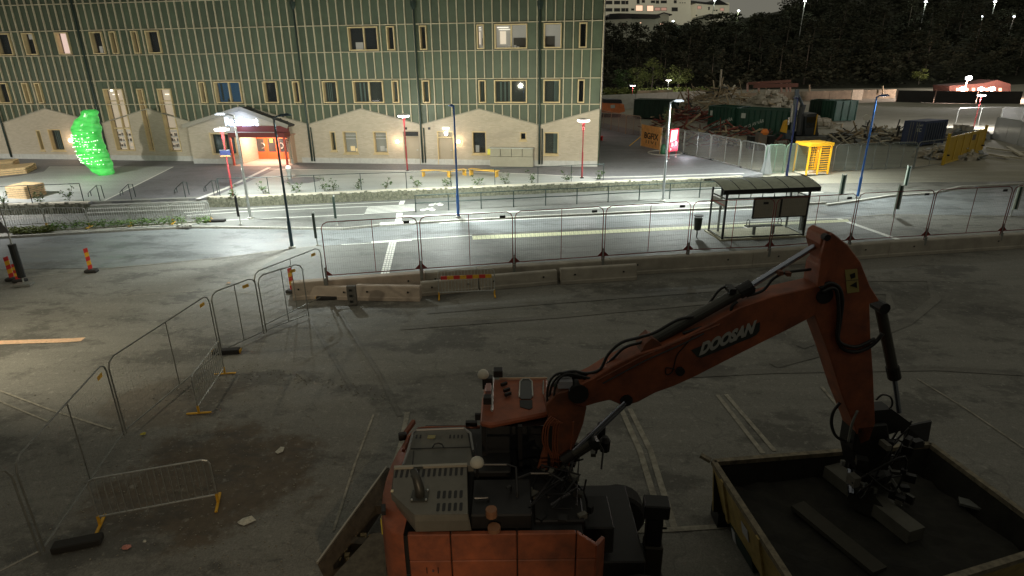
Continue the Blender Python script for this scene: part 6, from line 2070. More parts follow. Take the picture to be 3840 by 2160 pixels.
# ------------------------------------------------------------------ wood on the hill
def tree(x, y, h, cr, label, z=None, mt=None, group='trees of the wood', nl=420, ls=.55, trunk=True, cat='tree', lit=False, base_frac=.25):
    z = terr(x, y) if z is None else z
    b = V((x, y, z))
    t = thing('tree', label, cat, b, group)
    tk = MB()
    lean = V((random.gauss(0,.03)*h, random.gauss(0,.03)*h, h*.85))
    tk.path([b, b + lean*.4, b + lean*.75, b + lean], [h*.022, h*.016, h*.01, .02], 6)
    ends = []
    for k in range(7):
        a = k*2.4 + random.random(); u = random.uniform(.3,.85)
        p = b + lean*u; q = p + V((math.cos(a)*cr*.6, math.sin(a)*cr*.6, h*.14))
        tk.path([p, p.lerp(q,.5)+V((0,0,-.1)), q], [h*.008, h*.005, .015], 4); ends.append(q)
    tk.build('trunk', M_bark, t)
    lv = MB()
    for k in range(14):
        a = random.random()*6.28; u = random.random(); zz = h*(base_frac + (1-base_frac)*u)
        rr = cr*math.sin(math.pi*min(1,.2+.78*(1-u)))*random.uniform(.3,.85)
        c = b + V((math.cos(a)*rr, math.sin(a)*rr, zz)) + lean*0
        leaf_cluster(lv, c, cr*.42, cr*.42, h*.12, nl//14, ls)
    for q in ends: leaf_cluster(lv, q, cr*.4, cr*.4, h*.1, nl//20, ls)
    lv.build('crown', mt or M_leafd, t)
    return t
# lit birches below the wood
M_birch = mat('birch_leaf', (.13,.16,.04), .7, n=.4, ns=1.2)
def W3(px, py, Y): return DY(px, py, Y)
g_ = G(2503,358,ZS)
by = g_.y + 7
def bx(px): return DY(px, 350, by).x
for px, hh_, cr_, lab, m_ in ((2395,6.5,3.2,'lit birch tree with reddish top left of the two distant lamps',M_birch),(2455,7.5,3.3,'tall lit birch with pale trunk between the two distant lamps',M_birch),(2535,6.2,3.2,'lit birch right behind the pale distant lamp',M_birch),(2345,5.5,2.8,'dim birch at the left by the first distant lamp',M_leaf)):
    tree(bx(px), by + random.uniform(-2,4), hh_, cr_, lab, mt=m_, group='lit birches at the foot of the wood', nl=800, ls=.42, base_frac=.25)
lv = MB()
for i in range(90):
    px = random.uniform(2240,2720); 
    p = DY(px, 366, by-3); p.z = terr(p.x,p.y)+.6
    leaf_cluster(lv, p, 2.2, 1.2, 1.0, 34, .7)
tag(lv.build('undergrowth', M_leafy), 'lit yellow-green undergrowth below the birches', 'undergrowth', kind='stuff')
p = DY(3440,338,160)
tree(p.x, p.y, 3.6, 2.0, 'bright green lit bush-like tree beside the floodlights', z=terr(p.x,p.y)+1, mt=M_leafy, group='lit birches at the foot of the wood', nl=500, ls=.4)
lamp_light('POINT', V((p.x+2, p.y-6, 6)), 900, (1,.9,.8), .3, name='floodlight_spill')
# the unlit wood reads as one dark mass: one object
def skyline(px):
    if px < 2600: return 78
    if px < 2900: return 46
    return -20
wood = MB(); woodt = MB()
for row in range(8):
    for i in range(15):
        px = 2250 + i*112 + random.uniform(-45,45)
        Y = 176 + row*14 + random.uniform(-5,5)
        p = DY(px, 300, Y); b = V((p.x, p.y, terr(p.x,p.y)-.3))
        h = random.uniform(8,14); cr = random.uniform(4,6.2)
        # keep crowns below the skyline of the wood
        while h > 2 and PX(b + V((0,0,h)))[1] < skyline(px): h -= .5
        if h <= 2.2: continue
        woodt.path([b, b+V((0,0,h*.8))], [h*.02,.05], 5)
        for k in range(15):
            a = random.random()*6.28; u = random.random(); zz = h*(.1+.85*u)
            rr = cr*math.sin(math.pi*min(1,.2+.78*(1-u)))*random.uniform(.3,.9)
            leaf_cluster(wood, b + V((math.cos(a)*rr, math.sin(a)*rr, zz)), cr*.36, cr*.36, h*.1, 62, .75)
tag(wood.build('wood', M_leafd, recalc=False), 'unlit dark wood of leafy crowns covering the hillside', 'wood', kind='stuff')
tag(woodt.build('wood_trunks', M_bark, recalc=False), 'dark trunks standing inside the hillside wood', 'trunks', kind='stuff')

# undergrowth mass filling the hill
mb = MB()
for i in range(2600):
    px = random.uniform(2240, 4100); Y = 168 + 170*random.random()**1.1
    p = DY(px, 300, Y); p.z = terr(p.x,p.y) + random.uniform(.5,4)
    if PX(p + V((0,0,2)))[1] < skyline(px)+6: continue
    leaf_cluster(mb, p, 3.2, 2.5, 2.2, 12, 1.3)
tag(mb.build('woodland', M_leafd, recalc=False), 'dark mass of bushes and branches covering the hillside', 'woodland', kind='stuff')

# ------------------------------------------------------------------ hilltop buildings
def far_block(x0, x1, ytop, ybot, Y, label, mt, name='apartment_building', wins=(), roof=None, depth=14, lit=()):
    def W(px,py): return PLN(px,py,V((0,Y,0)),V((0,1,0)))
    t = thing(name, label, 'building', W((x0+x1)/2,ybot), 'buildings on the hilltop')
    base = W(x0,ybot)
    MB().prism([W(x0,ybot+60),W(x1,ybot+60),W(x1,ytop),W(x0,ytop)], (0,depth,0)).build('walls', mt, t)
    if roof: 
        MB().prism([W(x,y)+V((0,-.6,0)) for x,y in roof], (0,depth+1.2,0)).build('roof', M_dark, t)
    for (a,b,c,d,kd) in wins:
        m_ = {'d':M_glass,'l':mat('far_window_lit', (1,.7,.5), .8, emit=(1,.62,.42), es=1.1),'m':mat('far_window_dim', (.6,.35,.28), .8, emit=(.75,.4,.3), es=.45)}[kd]
        f = MB(); 
        for A_,B_ in (((a,c),(b,c)),((a,d),(b,d)),((a,c),(a,d)),((b,c),(b,d))): f.bar(W(*A_)+V((0,-.05,0)),W(*B_)+V((0,-.05,0)),.12,.12)
        fo = f.build('window', mat('far_frame',(.3,.3,.26),.7), t)
        MB().prism([W(a,d)+V((0,-.04,0)),W(b,d)+V((0,-.04,0)),W(b,c)+V((0,-.04,0)),W(a,c)+V((0,-.04,0))],(0,.03,0)).build('pane', m_, fo)
    return t, W
M_apt = mat('apartment_render_glow', (.55,.52,.4), .85, n=.1, ns=.2, emit=(.26,.24,.17), es=.6)
M_apt2 = mat('house_render_glow', (.3,.28,.2), .85, n=.1, ns=.2, emit=(.1,.1,.07), es=.45)
# wall glow is put into the render; the hilltop lamps only add to it
wv = []
for y0, y1 in ((-28,-14),(3,16),(31,43)):
    for a, b in ((2272,2296),(2303,2325),(2330,2344),(2346,2356)): wv.append((a,b,y0,y1,'d'))
wv += [(2367,2378,32,39,'d'),(2384,2410,20,41,'l'),(2426,2450,21,42,'l'),(2455,2476,28,40,'m'),(2479,2500,28,40,'m'),(2388,2398,-4,14,'d'),(2407,2418,0,10,'d'),(2441,2456,2,11,'d'),(2460,2471,2,13,'d'),(2478,2500,2,12,'d'),(2519,2541,28,42,'d'),(2527,2537,1,12,'d'),(2549,2552,9,12,'d'),(2558,2561,9,12,'d'),(2567,2570,9,12,'d')]
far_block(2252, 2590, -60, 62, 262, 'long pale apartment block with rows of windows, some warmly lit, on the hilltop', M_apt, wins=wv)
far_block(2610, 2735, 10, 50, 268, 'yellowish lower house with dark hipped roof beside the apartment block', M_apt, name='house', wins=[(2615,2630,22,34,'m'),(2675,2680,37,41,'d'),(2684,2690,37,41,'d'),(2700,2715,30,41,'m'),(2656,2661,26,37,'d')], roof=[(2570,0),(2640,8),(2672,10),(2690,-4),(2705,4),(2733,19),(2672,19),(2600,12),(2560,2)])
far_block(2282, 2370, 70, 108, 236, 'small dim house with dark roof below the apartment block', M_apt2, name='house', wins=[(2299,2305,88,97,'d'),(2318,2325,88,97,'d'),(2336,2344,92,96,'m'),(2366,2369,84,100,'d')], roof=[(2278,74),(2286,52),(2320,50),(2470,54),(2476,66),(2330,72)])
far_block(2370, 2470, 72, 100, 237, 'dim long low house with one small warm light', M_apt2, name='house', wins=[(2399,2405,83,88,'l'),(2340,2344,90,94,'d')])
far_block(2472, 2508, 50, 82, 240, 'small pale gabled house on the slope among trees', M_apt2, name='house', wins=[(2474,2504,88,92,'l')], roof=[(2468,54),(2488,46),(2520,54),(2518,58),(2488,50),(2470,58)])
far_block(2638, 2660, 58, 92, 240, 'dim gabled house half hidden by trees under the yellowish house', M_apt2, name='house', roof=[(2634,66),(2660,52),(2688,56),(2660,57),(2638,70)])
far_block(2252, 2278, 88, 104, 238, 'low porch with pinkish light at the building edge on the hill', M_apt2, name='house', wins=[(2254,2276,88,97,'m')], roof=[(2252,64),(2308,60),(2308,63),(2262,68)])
# tall white vertical light at the edge of the school
tag(MB().tube(DY(2262,0,150), DY(2257,62,150), .25, 6).build('light_strip', M_led), 'tall thin bluish white light strip right beside the top corner of the building', 'light')
# hilltop lamps
def hill_lamp(px, py, Y, hpx, label, e=450, c=(.92,1,.85), r=.5):
    p = DY(px, py, Y)
    q = DY(px-8, py+hpx, Y)
    t = thing('hill_lamp', label, 'street lamp', p, 'lit street lamps up on the wooded hill')
    MB().tube(p, V((q.x,q.y,min(q.z, terr(q.x,q.y)))), .14, 6).build('pole', M_galv, t)
    MB().lathe([(.05,-.2),(r*.8,-.12),(r*.8,.1),(.05,.2)], p, 10).build('glowing_head', M_led, t, smooth=True)
    lamp_light('POINT', p + V((0,-1,-.8)), e, c, .4, parent=t)
hill_lamp(3019,3,215,32,'lit hill lamp farthest left, above the grey excavator')
hill_lamp(3472,6,215,40,'lit hill lamp in the middle, above the blue pole')
hill_lamp(3732,6,215,44,'brightest lit hill lamp at the upper right')
hill_lamp(2680,1,256,20,'lamp on the roof edge of the yellowish house', 300)
hill_lamp(2524,79,232,14,'small bluish white lamp on the slope below the apartment block', 150, (.8,1,1), .4)
hill_lamp(2770,40,250,10,'greenish lamp under the sky gap', 300, (.9,1,.6), .5)
hill_lamp(3685,61,214,12,'tiny white lamp under the brightest hill lamp', 60, r=.3)
hill_lamp(3803,62,214,12,'tiny reddish white lamp near the upper right corner', 60, (1,.8,.7), r=.35)

# ------------------------------------------------------------------ steel tray in the foreground
M_tray_y = mat('tray_yellow', (.4,.3,.1), .6, n=.3, ns=5)
M_tray_i = mat('tray_inside', (.017,.016,.011), .85, n=.5, ns=3, bump=.5, bs=8)
M_tray_rim = mat('tray_rim_worn', (.22,.19,.13), .7, .2, n=.5, ns=9)
def tray():
    zr = 1.25
    A = G(2676,1734,zr); B = G(3488,1668,zr); C = G(3990,2040,zr); D = G(3060,2330,zr)
    t = thing('steel_tray', 'large open yellow steel tray with dark soil-covered floor under the excavator arm', 'tray', ((A+C)/2).xy.to_3d())
    def wall(p, q, nm='side_wall'):
        d = (q-p).normalized(); n = V((d.y,-d.x,0))
        cen = (A+C)/2
        if n.dot(cen-p) > 0: n = -n         # outward
        h = .95
        MB().prism([p, q, q-n*.22-V((0,0,h)), p-n*.22-V((0,0,h))], n*.035).build(nm, M_tray_y, t)
        MB().prism([p-n*.03, q-n*.03, q-n*.25-V((0,0,h)), p-n*.25-V((0,0,h))], n*.025).build('inner_lining', M_tray_i, t)
        MB().bar(p, q, .10, .09).build('rim', M_tray_rim, t)
    for p, q in ((A,B),(B,C),(C,D),(D,A)): wall(p, q)
    # lip at the far left corner
    MB().bar(A+V((-.05,.02,.02)), A+V((-.22,.12,.08)), .1, .06).build('rim_lip', M_tray_rim, t)
    fz = .8
    cen = (A+C)/2
    ins = [p + (cen-p).normalized()*.32 for p in (A,B,C,D)]
    n = 14; mb = MB()
    import mathutils.noise as mn
    for i in range(n+1):
        for j in range(n+1):
            p = ins[0].lerp(ins[1], i/n).lerp(ins[3].lerp(ins[2], i/n), j/n)
            p.z = fz + .12*mn.noise(p*1.7) + .06*mn.noise(p*5)
            mb.v.append(p)
    mb.f = [(i*(n+1)+j, (i+1)*(n+1)+j, (i+1)*(n+1)+j+1, i*(n+1)+j+1) for i in range(n) for j in range(n)]
    mb.build('floor', M_tray_i, t)
    # two white plates and frame foot on the outer left side
    M_pl = mat('reflector_plate', (.55,.57,.6), .5)
    d = (D-A).normalized(); nn = V((d.y,-d.x,0)); 
    if nn.dot(cen-A) > 0: nn = -nn
    for u, zz, w in ((.37,.45,.10),(.36,.9,.0)):
        pass
    def side(u, v): return A.lerp(D,u) + nn*.045 + (-nn*.22-V((0,0,.95)))*v
    MB().prism([side(.35,.32),side(.42,.32),side(.42,.58),side(.35,.58)], nn*.01).build('white_plate', M_pl, t)
    MB().prism([side(.19,1.02),side(.23,1.02),side(.23,1.3),side(.19,1.3)], nn*.01).build('white_plate', M_pl, t)
    MB().prism([side(.17,.95)+V((0,0,0)),side(.42,.95),side(.42,1.3),side(.17,1.3)], -nn*.35).build('chassis', mat('chassis_green', (.015,.04,.035), .5), t)
    for u in (.15,.55,.9):
        MB().bar(side(u,0), side(u,1), .1, .06).build('rib', M_tray_y, t)
    for p in ins: MB().obox(V((p.x,p.y,.15)), .4, .4, .3).build('foot', M_dark, t)
    return A, B, C, D
TR = tray()
# concrete beam lying in the tray
p = G(3118,1745,1.05); q = G(3440,1990,1.05)
tag(MB().bar(V((p.x,p.y,.95)), V((q.x,q.y,.95)), .34, .24).build('concrete_beam', mat('beam_grey', (.12,.117,.095), .85, n=.2, ns=3)), 'grey concrete beam lying inside the steel tray', 'beam')
p = G(2990,1890,.88); q = G(3300,2140,.88)
tag(MB().bar(V((p.x,p.y,.86)), V((q.x,q.y,.86)), .3, .08).build('plank', mat('dark_plank', (.045,.042,.03), .85, n=.2, ns=3)), 'dark plank half buried on the tray floor', 'plank')
p = G(3640,1890,.86)
tag(MB().obox(V((p.x,p.y,.86)), .35, .2, .05, -.5).build('steel_scrap', M_galvdull), 'small grey metal scrap on the tray floor', 'scrap')
# ------------------------------------------------------------------ the orange excavator
M_or = mat('excavator_orange', (.4,.112,.046), .5, n=.3, ns=2.8, col2=(.16,.055,.032), bump=.05, bs=6)
M_ord = mat('excavator_orange_dirty', (.28,.085,.036), .65, n=.4, ns=4, col2=(.1,.045,.028))
M_hood = mat('engine_hood_grey', (.16,.155,.13), .55, .15, n=.12, ns=5)
M_blk = mat('machine_black', (.012,.012,.012), .5, n=.2, ns=6)
M_chr = mat('chrome_rod', (.42,.46,.55), .22, 1.0)
M_cyl = mat('cylinder_grey', (.075,.075,.065), .45, .5)
M_hose = mat('rubber_hose', (.015,.015,.015), .5)
M_horse = mat('hydraulic_pipe', (.3,.1,.05), .5, .3)
ex = thing('excavator', 'orange wheeled excavator with raised two-part boom, grey engine hoods and black hoses', 'excavator', (0.2, 8.0, 0))
HD = V((1, .10, 0)).normalized(); HN = V((HD.y, -HD.x, 0))          # heading, and towards the camera
def L3(x, y, z):     # machine frame: x forward, y lateral (+ to the far side), z up ; origin near boom foot
    return V((0.2, 8.0, 0)) + V((1,0,0))*x + V((0,1,0))*y + V((0,0,z))
# boom plane helper: pixel on plane parallel to boom, offset towards camera
BO = V((0.9, 8.35, 0))
def BP(px, py, o=0.0): return PLN(px, py, BO + HN*o, HN)
bw2 = .19
def bslab(name, pts, mt=M_or, w=None, o=None, parent=ex, **k):
    o_ = bw2 if o is None else o; w_ = 2*bw2 if w is None else w
    return MB().prism([BP(x, y, o_) for x, y in pts], -HN*w_).build(name, mt, parent, **k)
boom = bslab('upper_boom', [(2150,1490),(2160,1450),(2226,1418),(2300,1372),(2387,1330),(2480,1300),(2574,1258),(2670,1212),(2773,1153),(2900,1110),(3033,1080),(3085,1068),(3120,1090),(3125,1135),(3095,1172),(3060,1182),(2950,1240),(2856,1286),(2730,1350),(2607,1413),(2530,1448),(2458,1474),(2395,1508),(2364,1518),(2331,1520),(2287,1501),(2240,1512),(2188,1527),(2155,1515)], bevel=.015)
lb = bslab('lower_boom', [(2048,1520),(2085,1478),(2135,1462),(2190,1480),(2200,1530),(2188,1590),(2165,1650),(2135,1715),(2110,1790),(2070,1830),(2020,1810),(2015,1760),(2035,1690),(2050,1640),(2062,1590)], M_ord, w=.34, o=.17, bevel=.015)
for (x,y,r) in ((2170,1480,.16),(2350,1504,.10),(3095,1110,.13),(2070,1790,.14)):
    c = BP(x,y,bw2+.03); MB().tube(c, c - HN*(2*bw2+.06), r, 14).build('pin', M_blk, ex)
c = BP(2548,1390,bw2+.02); MB().tube(c, c+HN*.05, .07, 12).build('boom_lamp', M_blk, ex)
# reinforcing lines on the boom side
MB().path([BP(x,y,bw2+.005) for x,y in ((2240,1425),(2400,1340),(2560,1272),(2700,1215))], .015, 4).build('side_pipe', M_ord, ex)
MB().path([BP(x,y,bw2+.02) for x,y in ((2260,1438),(2420,1352),(2560,1290),(2640,1250))], .014, 4).build('side_pipe', M_blk, ex)
# decal
pl_ = [(2591,1313),(2850,1207),(2848,1240),(2836,1256),(2812,1268),(2629,1342),(2614,1338)]
MB().prism([BP(x,y,bw2+.004) for x,y in pl_], HN*.004).build('decal', mat('decal_dark', (.028,.035,.03), .5), ex)
a = BP(2622,1331,bw2+.012); b = BP(2832,1243,bw2+.012)
up_ = (BP(2622,1295,bw2+.012) - a)
fontpart('lettering', 'DOOSAN', mat('decal_letters', (.42,.42,.38), .5), ex, a, (b-a), V((0,0,1)) + (b-a).normalized()*.0, .26, bold=.06, shear=.25, depth=.002)
# stick
stick = bslab('stick', [(3076,915),(3085,880),(3105,867),(3130,878),(3181,920),(3228,982),(3264,1073),(3300,1130),(3262,1140),(3266,1260),(3276,1407),(3283,1590),(3262,1650),(3225,1668),(3205,1600),(3158,1483),(3110,1330),(3058,1190),(3068,1130),(3066,1073),(3078,1000),(3092,985),(3083,940)], M_or, w=.40, o=.20, bevel=.015)
MB().prism([BP(x,y,-.205) for x,y in ((3064,930),(3080,880),(3100,870),(3110,900),(3095,990),(3075,1060),(3050,1050))], -HN*.06).build('stick_lug', M_or, ex)
MB().prism([BP(x,y,.26) for x,y in ((3080,960),(3096,900),(3120,876),(3135,890),(3115,960),(3090,1070),(3065,1075))], -HN*.05).build('stick_lug', M_or, ex)
c = BP(3104,892,.28); MB().tube(c, c-HN*.10, .05, 12).build('pin', M_blk, ex)
# warning decal on the stick
wd = MB().prism([BP(x,y,.205) for x,y in ((3168,1012),(3214,1008),(3222,1094),(3176,1100))], HN*.004).build('warning_label', mat('warning_yellow', (.36,.3,.1), .6), ex)
MB().prism([BP(x,y,.212) for x,y in ((3186,1030),(3206,1022),(3208,1040),(3192,1046))], HN*.002).build('warning_mark', M_blk, wd)
MB().prism([BP(x,y,.212) for x,y in ((3186,1072),(3212,1056),(3214,1080),(3204,1076))], HN*.002).build('warning_mark', M_blk, wd)
MB().path([BP(x,y,.213) for x,y in ((3172,1053),(3218,1049))], .004, 4).build('warning_line', M_blk, wd)
# arm cylinder on top of the boom
def cyl(p0, p1, p2, r1, r2, o=0.0, n=14, names=('cylinder','chrome_rod')):
    a, b, c = (BP(x, y, o) for x, y in (p0, p1, p2))
    cy = MB().tube(a, b, r1, n).build(names[0], M_cyl, ex, smooth=False)
    d = (b-a).normalized()
    MB().tube(b-d*.16, b+d*.06, r1*1.22, n).build('cylinder_collar', M_blk, cy)
    MB().tube(b, c, r2, n).build(names[1], M_chr, ex, smooth=False)
    MB().tube(a-HN*.12, a+HN*.12, r1*1.1, 10).build('pin', M_blk, ex)
cyl((2440,1282), (2805,1078), (3098,896), .088, .046)
cyl((2222,1652), (2120,1720), (2345,1508), .07, .035, o=.26)
cyl((3300,1148), (3352,1405), (3372,1545), .085, .04, o=-.02)
cyl((2230,1660), (2130,1725), (2352,1512), .07, .035, o=-.26)
MB().prism([BP(x,y,.16) for x,y in ((2395,1335),(2420,1290),(2445,1268),(2470,1282),(2490,1300))], -HN*.32).build('cylinder_bracket', M_ord, ex)
# hoses
def hose(pts, r=.02, mt=M_hose, o=0.0, name='hose'):
    P = [BP(x, y, o) if len((x,y)) == 2 else 0 for x, y in pts]
    # catmull smoothing
    Q = []
    for i in range(len(P)-1):
        p0 = P[max(i-1,0)]; p1 = P[i]; p2 = P[i+1]; p3 = P[min(i+2,len(P)-1)]
        for k in range(5):
            t = k/5
            Q.append(.5*((2*p1)+(p2-p0)*t+(2*p0-5*p1+4*p2-p3)*t*t+(3*p1-p0-3*p2+p3)*t**3))
    Q.append(P[-1])
    MB().path(Q, r, 6).build(name, mt, ex, smooth=True)
for i, (dx, dy, o) in enumerate(((0,0,.1),(8,14,.04),(18,26,-.02),(4,40,-.08),(26,6,.14))):
    hose([(2072+dx,1600),(2052+dx,1500+dy),(2062+dx,1430+dy),(2095+dx,1400+dy*.6),(2140+dx,1404+dy*.5),(2190+dx,1418+dy*.4),(2240,1428)], .02, o=o)
hose([(2100,1402),(2150,1392),(2200,1400),(2250,1385),(2280,1330),(2330,1285),(2400,1265),(2460,1245),(2540,1200),(2600,1188)], .024, o=.1)
hose([(2090,1410),(2160,1405),(2230,1400),(2290,1352),(2340,1305),(2400,1285),(2440,1275)], .022, o=.02)
hose([(2560,1250),(2640,1225),(2700,1205),(2735,1185),(2745,1150),(2765,1130)], .024, o=.14)
hose([(2600,1188),(2650,1150),(2690,1095),(2720,1075),(2745,1078)], .02, o=-.12)
hose([(2800,1110),(2860,1090),(2900,1045),(2950,1022),(3040,1010)], .022, o=.05)
hose([(2600,1260),(2570,1295),(2540,1330),(2528,1370),(2520,1395),(2500,1405),(2498,1380),(2530,1385)], .008, o=.2)
hose([(3075,1082),(3110,1062),(3145,1078),(3158,1130),(3150,1200),(3142,1270),(3165,1310),(3220,1318),(3275,1290),(3310,1250)], .032, o=.24)
hose([(3085,1095),(3120,1080),(3140,1100),(3145,1190),(3140,1260),(3160,1290),(3215,1300),(3280,1270)], .028, o=.28)
hose([(3150,1510),(3125,1545),(3118,1590),(3135,1635),(3175,1655),(3210,1650)], .026, o=.1)
hose([(3285,1500),(3310,1480),(3340,1490),(3345,1520),(3320,1545)], .016, o=.1)
hose([(3215,1540),(3195,1590),(3180,1660)], .02, o=.25, mt=M_galvdull)
for k in range(7):
    hose([(2068+k*7,1560+k*4),(2040+k*9,1600),(2036+k*9,1660+k*5),(2060+k*7,1720),(2052+k*8,1790)], .014, M_horse, o=.2+.01*(k%3), name='hydraulic_pipe')
hose([(2150,1580),(2145,1640),(2135,1720),(2125,1790)], .016, M_horse, o=.24, name='hydraulic_pipe')
MB().obox(BP(2118,1432,.05), .22, .2, .12).build('valve_block', mat('white_wrap', (.42,.42,.45), .5), ex)
for i,(x,y) in enumerate(((2810,1075),(2740,1080))): MB().obox(BP(x,y+4,0), .1, .22, .08).build('hose_clamp', M_blk, ex)
for x, y in ((2955,1026),(2925,1022)): MB().obox(BP(x,y,.1), .06, .1, .06).build('fitting', M_ord, ex)

# bucket linkage, tiltrotator and bucket in the tray
def tb(px, py, z): return G(px, py, z)
MB().prism([BP(x,y,.13) for x,y in ((3280,1540),(3345,1535),(3420,1590),(3395,1610),(3300,1640),(3270,1600))], -HN*.26).build('bucket_link', M_blk, ex)
MB().prism([BP(x,y,.2) for x,y in ((3215,1600),(3330,1590),(3350,1700),(3330,1780),(3215,1770),(3200,1690))], -HN*.42).build('quick_coupler', M_blk, ex, bevel=.03)
q = BP(3270,1770,0)
MB().lathe([(.26,-.1),(.3,0),(.3,.12),(.2,.2)], q, 14).build('rotator', M_blk, ex)
MB().obox(q + V((0,0,-.22)), .55, .42, .24, .3).build('tilt_head', M_cyl, ex, bevel=.03)
for s in (-1,1):
    MB().tube(q + V((.3*s,.15,-.05)), q + V((.42*s,-.2,-.3)), .05, 8).build('tilt_cylinder', M_chr if s < 0 else M_cyl, ex)
# bucket
bk = MB(); cb = q + V((.12,.05,-.42)); prof_ = [(x_*.75,z_*.75) for x_,z_ in [(-.05,.3),(-.42,.22),(-.5,-.05),(-.35,-.3),(.05,-.38),(.5,-.3)]]
Mb = Matrix.Rotation(-.55,3,'Z')
vs = []
for s in (-.42,.42):
    for x, z in prof_: vs.append(cb + Mb @ V((x, s, z)))
n = len(prof_)
bk.add(vs, [(i,i+1,n+i+1,n+i) for i in range(n-1)] + [tuple(range(n)), tuple(range(2*n-1,n-1,-1))])
bo = bk.build('bucket', M_cyl, ex)
md = bo.modifiers.new('solid','SOLIDIFY'); md.thickness = .03
for k in range(4): MB().obox(cb + Mb @ V((.42,-.33+.22*k,-.23)), .15, .08, .04, mtx=Mb).build('tooth', M_galvdull, bo)
for i in range(34):
    c_ = BP(random.uniform(3195,3440), random.uniform(1640,1880), random.uniform(-.35,.4))
    MB().obox(c_, random.uniform(.06,.2), random.uniform(.06,.2), random.uniform(.05,.2), random.random()*3).build('coupler_part', random.choice([M_blk,M_blk,M_cyl,M_cyl,M_hood]), ex)
for i in range(9):
    pts_ = [(random.uniform(3190,3420), random.uniform(1560,1860)) for _ in range(4)]
    hose(pts_, .018, o=random.uniform(-.2,.4))
# wide grading plate standing at the far corner of the tray
MB().prism([G(3398,1600,1.6), G(3495,1580,1.6), G(3480,1662,1.2), G(3390,1670,1.2)], (0,.05,0)).build('side_plate', M_blk, ex)
for x,y in ((3120,1735),(3205,1820),(3240,1840)): MB().obox(BP(x+40,y,.25), .06,.05,.09).build('fitting', M_galvdull, ex)

# ---- house: side panels facing the camera
ZT = 2.25
def S(px, py, z): return G(px, py, z)
nearY = G(1760,2005,ZT).y
def NP(px, py, o=0.0):       # near side plane
    return PLN(px, py, V((0,nearY-o,0)), V((0,1,0)))
def npz(px, py, o=0.0): return NP(px, py, o)
x_l = NP(1525,2010).x; x_1 = NP(1688,2010).x; x_2 = NP(1939,2010).x; x_3 = NP(2162,2010).x; x_4 = NP(2238,2060).x
z0 = .75
def panel(xa, xb, za, zb, name='side_panel', zb2=None):
    zb2 = zb if zb2 is None else zb2
    o = MB().prism([V((xa+.008,nearY,za)),V((xb-.008,nearY,za)),V((xb-.008,nearY,zb2)),V((xa+.008,nearY,zb))], (0,.08,0)).build(name, M_or, ex, bevel=.012)
    return o
zmid = NP(1700,2103).z
for (a, b) in ((x_l,x_1),(x_1,x_2),(x_2,x_3)):
    panel(a, b, zmid+.004, ZT)
    panel(a, b, z0, zmid-.004)
panel(x_3, x_4, zmid+.004, ZT, zb2=ZT-.22); panel(x_3, x_4, z0, zmid-.004)
c = NP(1625,2137,.0)
for dx in (-.09,.07): MB().bar(V((c.x+dx,nearY-.01,c.z-.05)), V((c.x+dx,nearY-.01,c.z+.05)), .012,.012).build('latch_mark', M_blk, ex)
MB().lathe([(.018,-.01),(.018,.01)], V((c.x,nearY-.012,c.z)), 8).build('latch', M_chr, ex)
# slanted far-front corner and the front face
farY = 9.55
MB().prism([V((x_4,nearY,z0)),V((x_4+.18,nearY+.4,z0)),V((x_4+.18,nearY+.4,ZT-.45)),V((x_4,nearY,ZT-.22))],(-.04,.04,0)).build('corner_panel', M_or, ex)
# rounded counterweight at the rear (left in view)
cw = MB(); n = 12
cx0 = x_l
prof2 = []
for i in range(n+1):
    a = math.pi*(.5 - i/n)      # quarter bulge from near side to far side
    prof2.append((cx0 - .05 - .50*math.cos(a)**.8 if math.cos(a) > 0 else cx0-.05, nearY + 1.28 - 1.28*math.sin(a)))
vs = []
for z_, s_ in ((z0-.05,.92),(z0+.1,1.0),(ZT-.28,1.0),(ZT-.05,.96),(ZT+.02,.88)):
    for x, y in prof2: vs.append(V((cx0 + (x-cx0)*s_, y, z_)))
m_ = n+1
cw.add(vs, [(k*m_+i, k*m_+i+1, (k+1)*m_+i+1, (k+1)*m_+i) for k in range(4) for i in range(n)] + [tuple(range(4*m_, 5*m_))])
cwo = cw.build('counterweight', M_or, ex, smooth=True)
for y_, nm in ((.35,'warning_strip'),):
    p = V((cx0-.49,nearY+.62,ZT-.55))
    MB().prism([p, p+V((-.04,.28,.0)), p+V((-.04,.28,.16)), p+V((0,0,.28))], (-.02,0,0)).build('warning_strip', mat('warn_yellow', (.5,.42,.04), .5), ex)
MB().obox(V((cx0-.42,nearY+2.25,ZT+.08)), .14,.1,.14, .3).build('camera_box', M_blk, ex, bevel=.02)
MB().obox(V((cx0-.40,nearY+.45,ZT+.06)), .06,.16,.07, .2).build('lifting_eye', M_blk, ex)
MB().bar(V((cx0-.45,nearY+2.3,ZT+.0)), V((cx0-.3,nearY+2.75,ZT+.05)), .06,.08).build('rear_rail', M_or, ex)
# deck under the hoods
MB().box((cx0-.1,nearY+.05,1.5),(x_3+.1,farY-.1,ZT-.06)).build('upper_frame', M_blk, ex)
# near hood: flat top with chamfer towards camera and slots
def hood(pts_px, z, name, lip):
    P = [G(x, y, z) for x, y in pts_px]
    o = MB().prism(P, (0,0,-.12)).build(name, M_hood, ex, bevel=.01)
    return o, P
zh = 2.62
H1 = [(1478,1757),(1752,1746),(1756,1928),(1554,1932),(1466,1850)]
ho, hp = hood(H1, zh, 'engine_hood', 0)
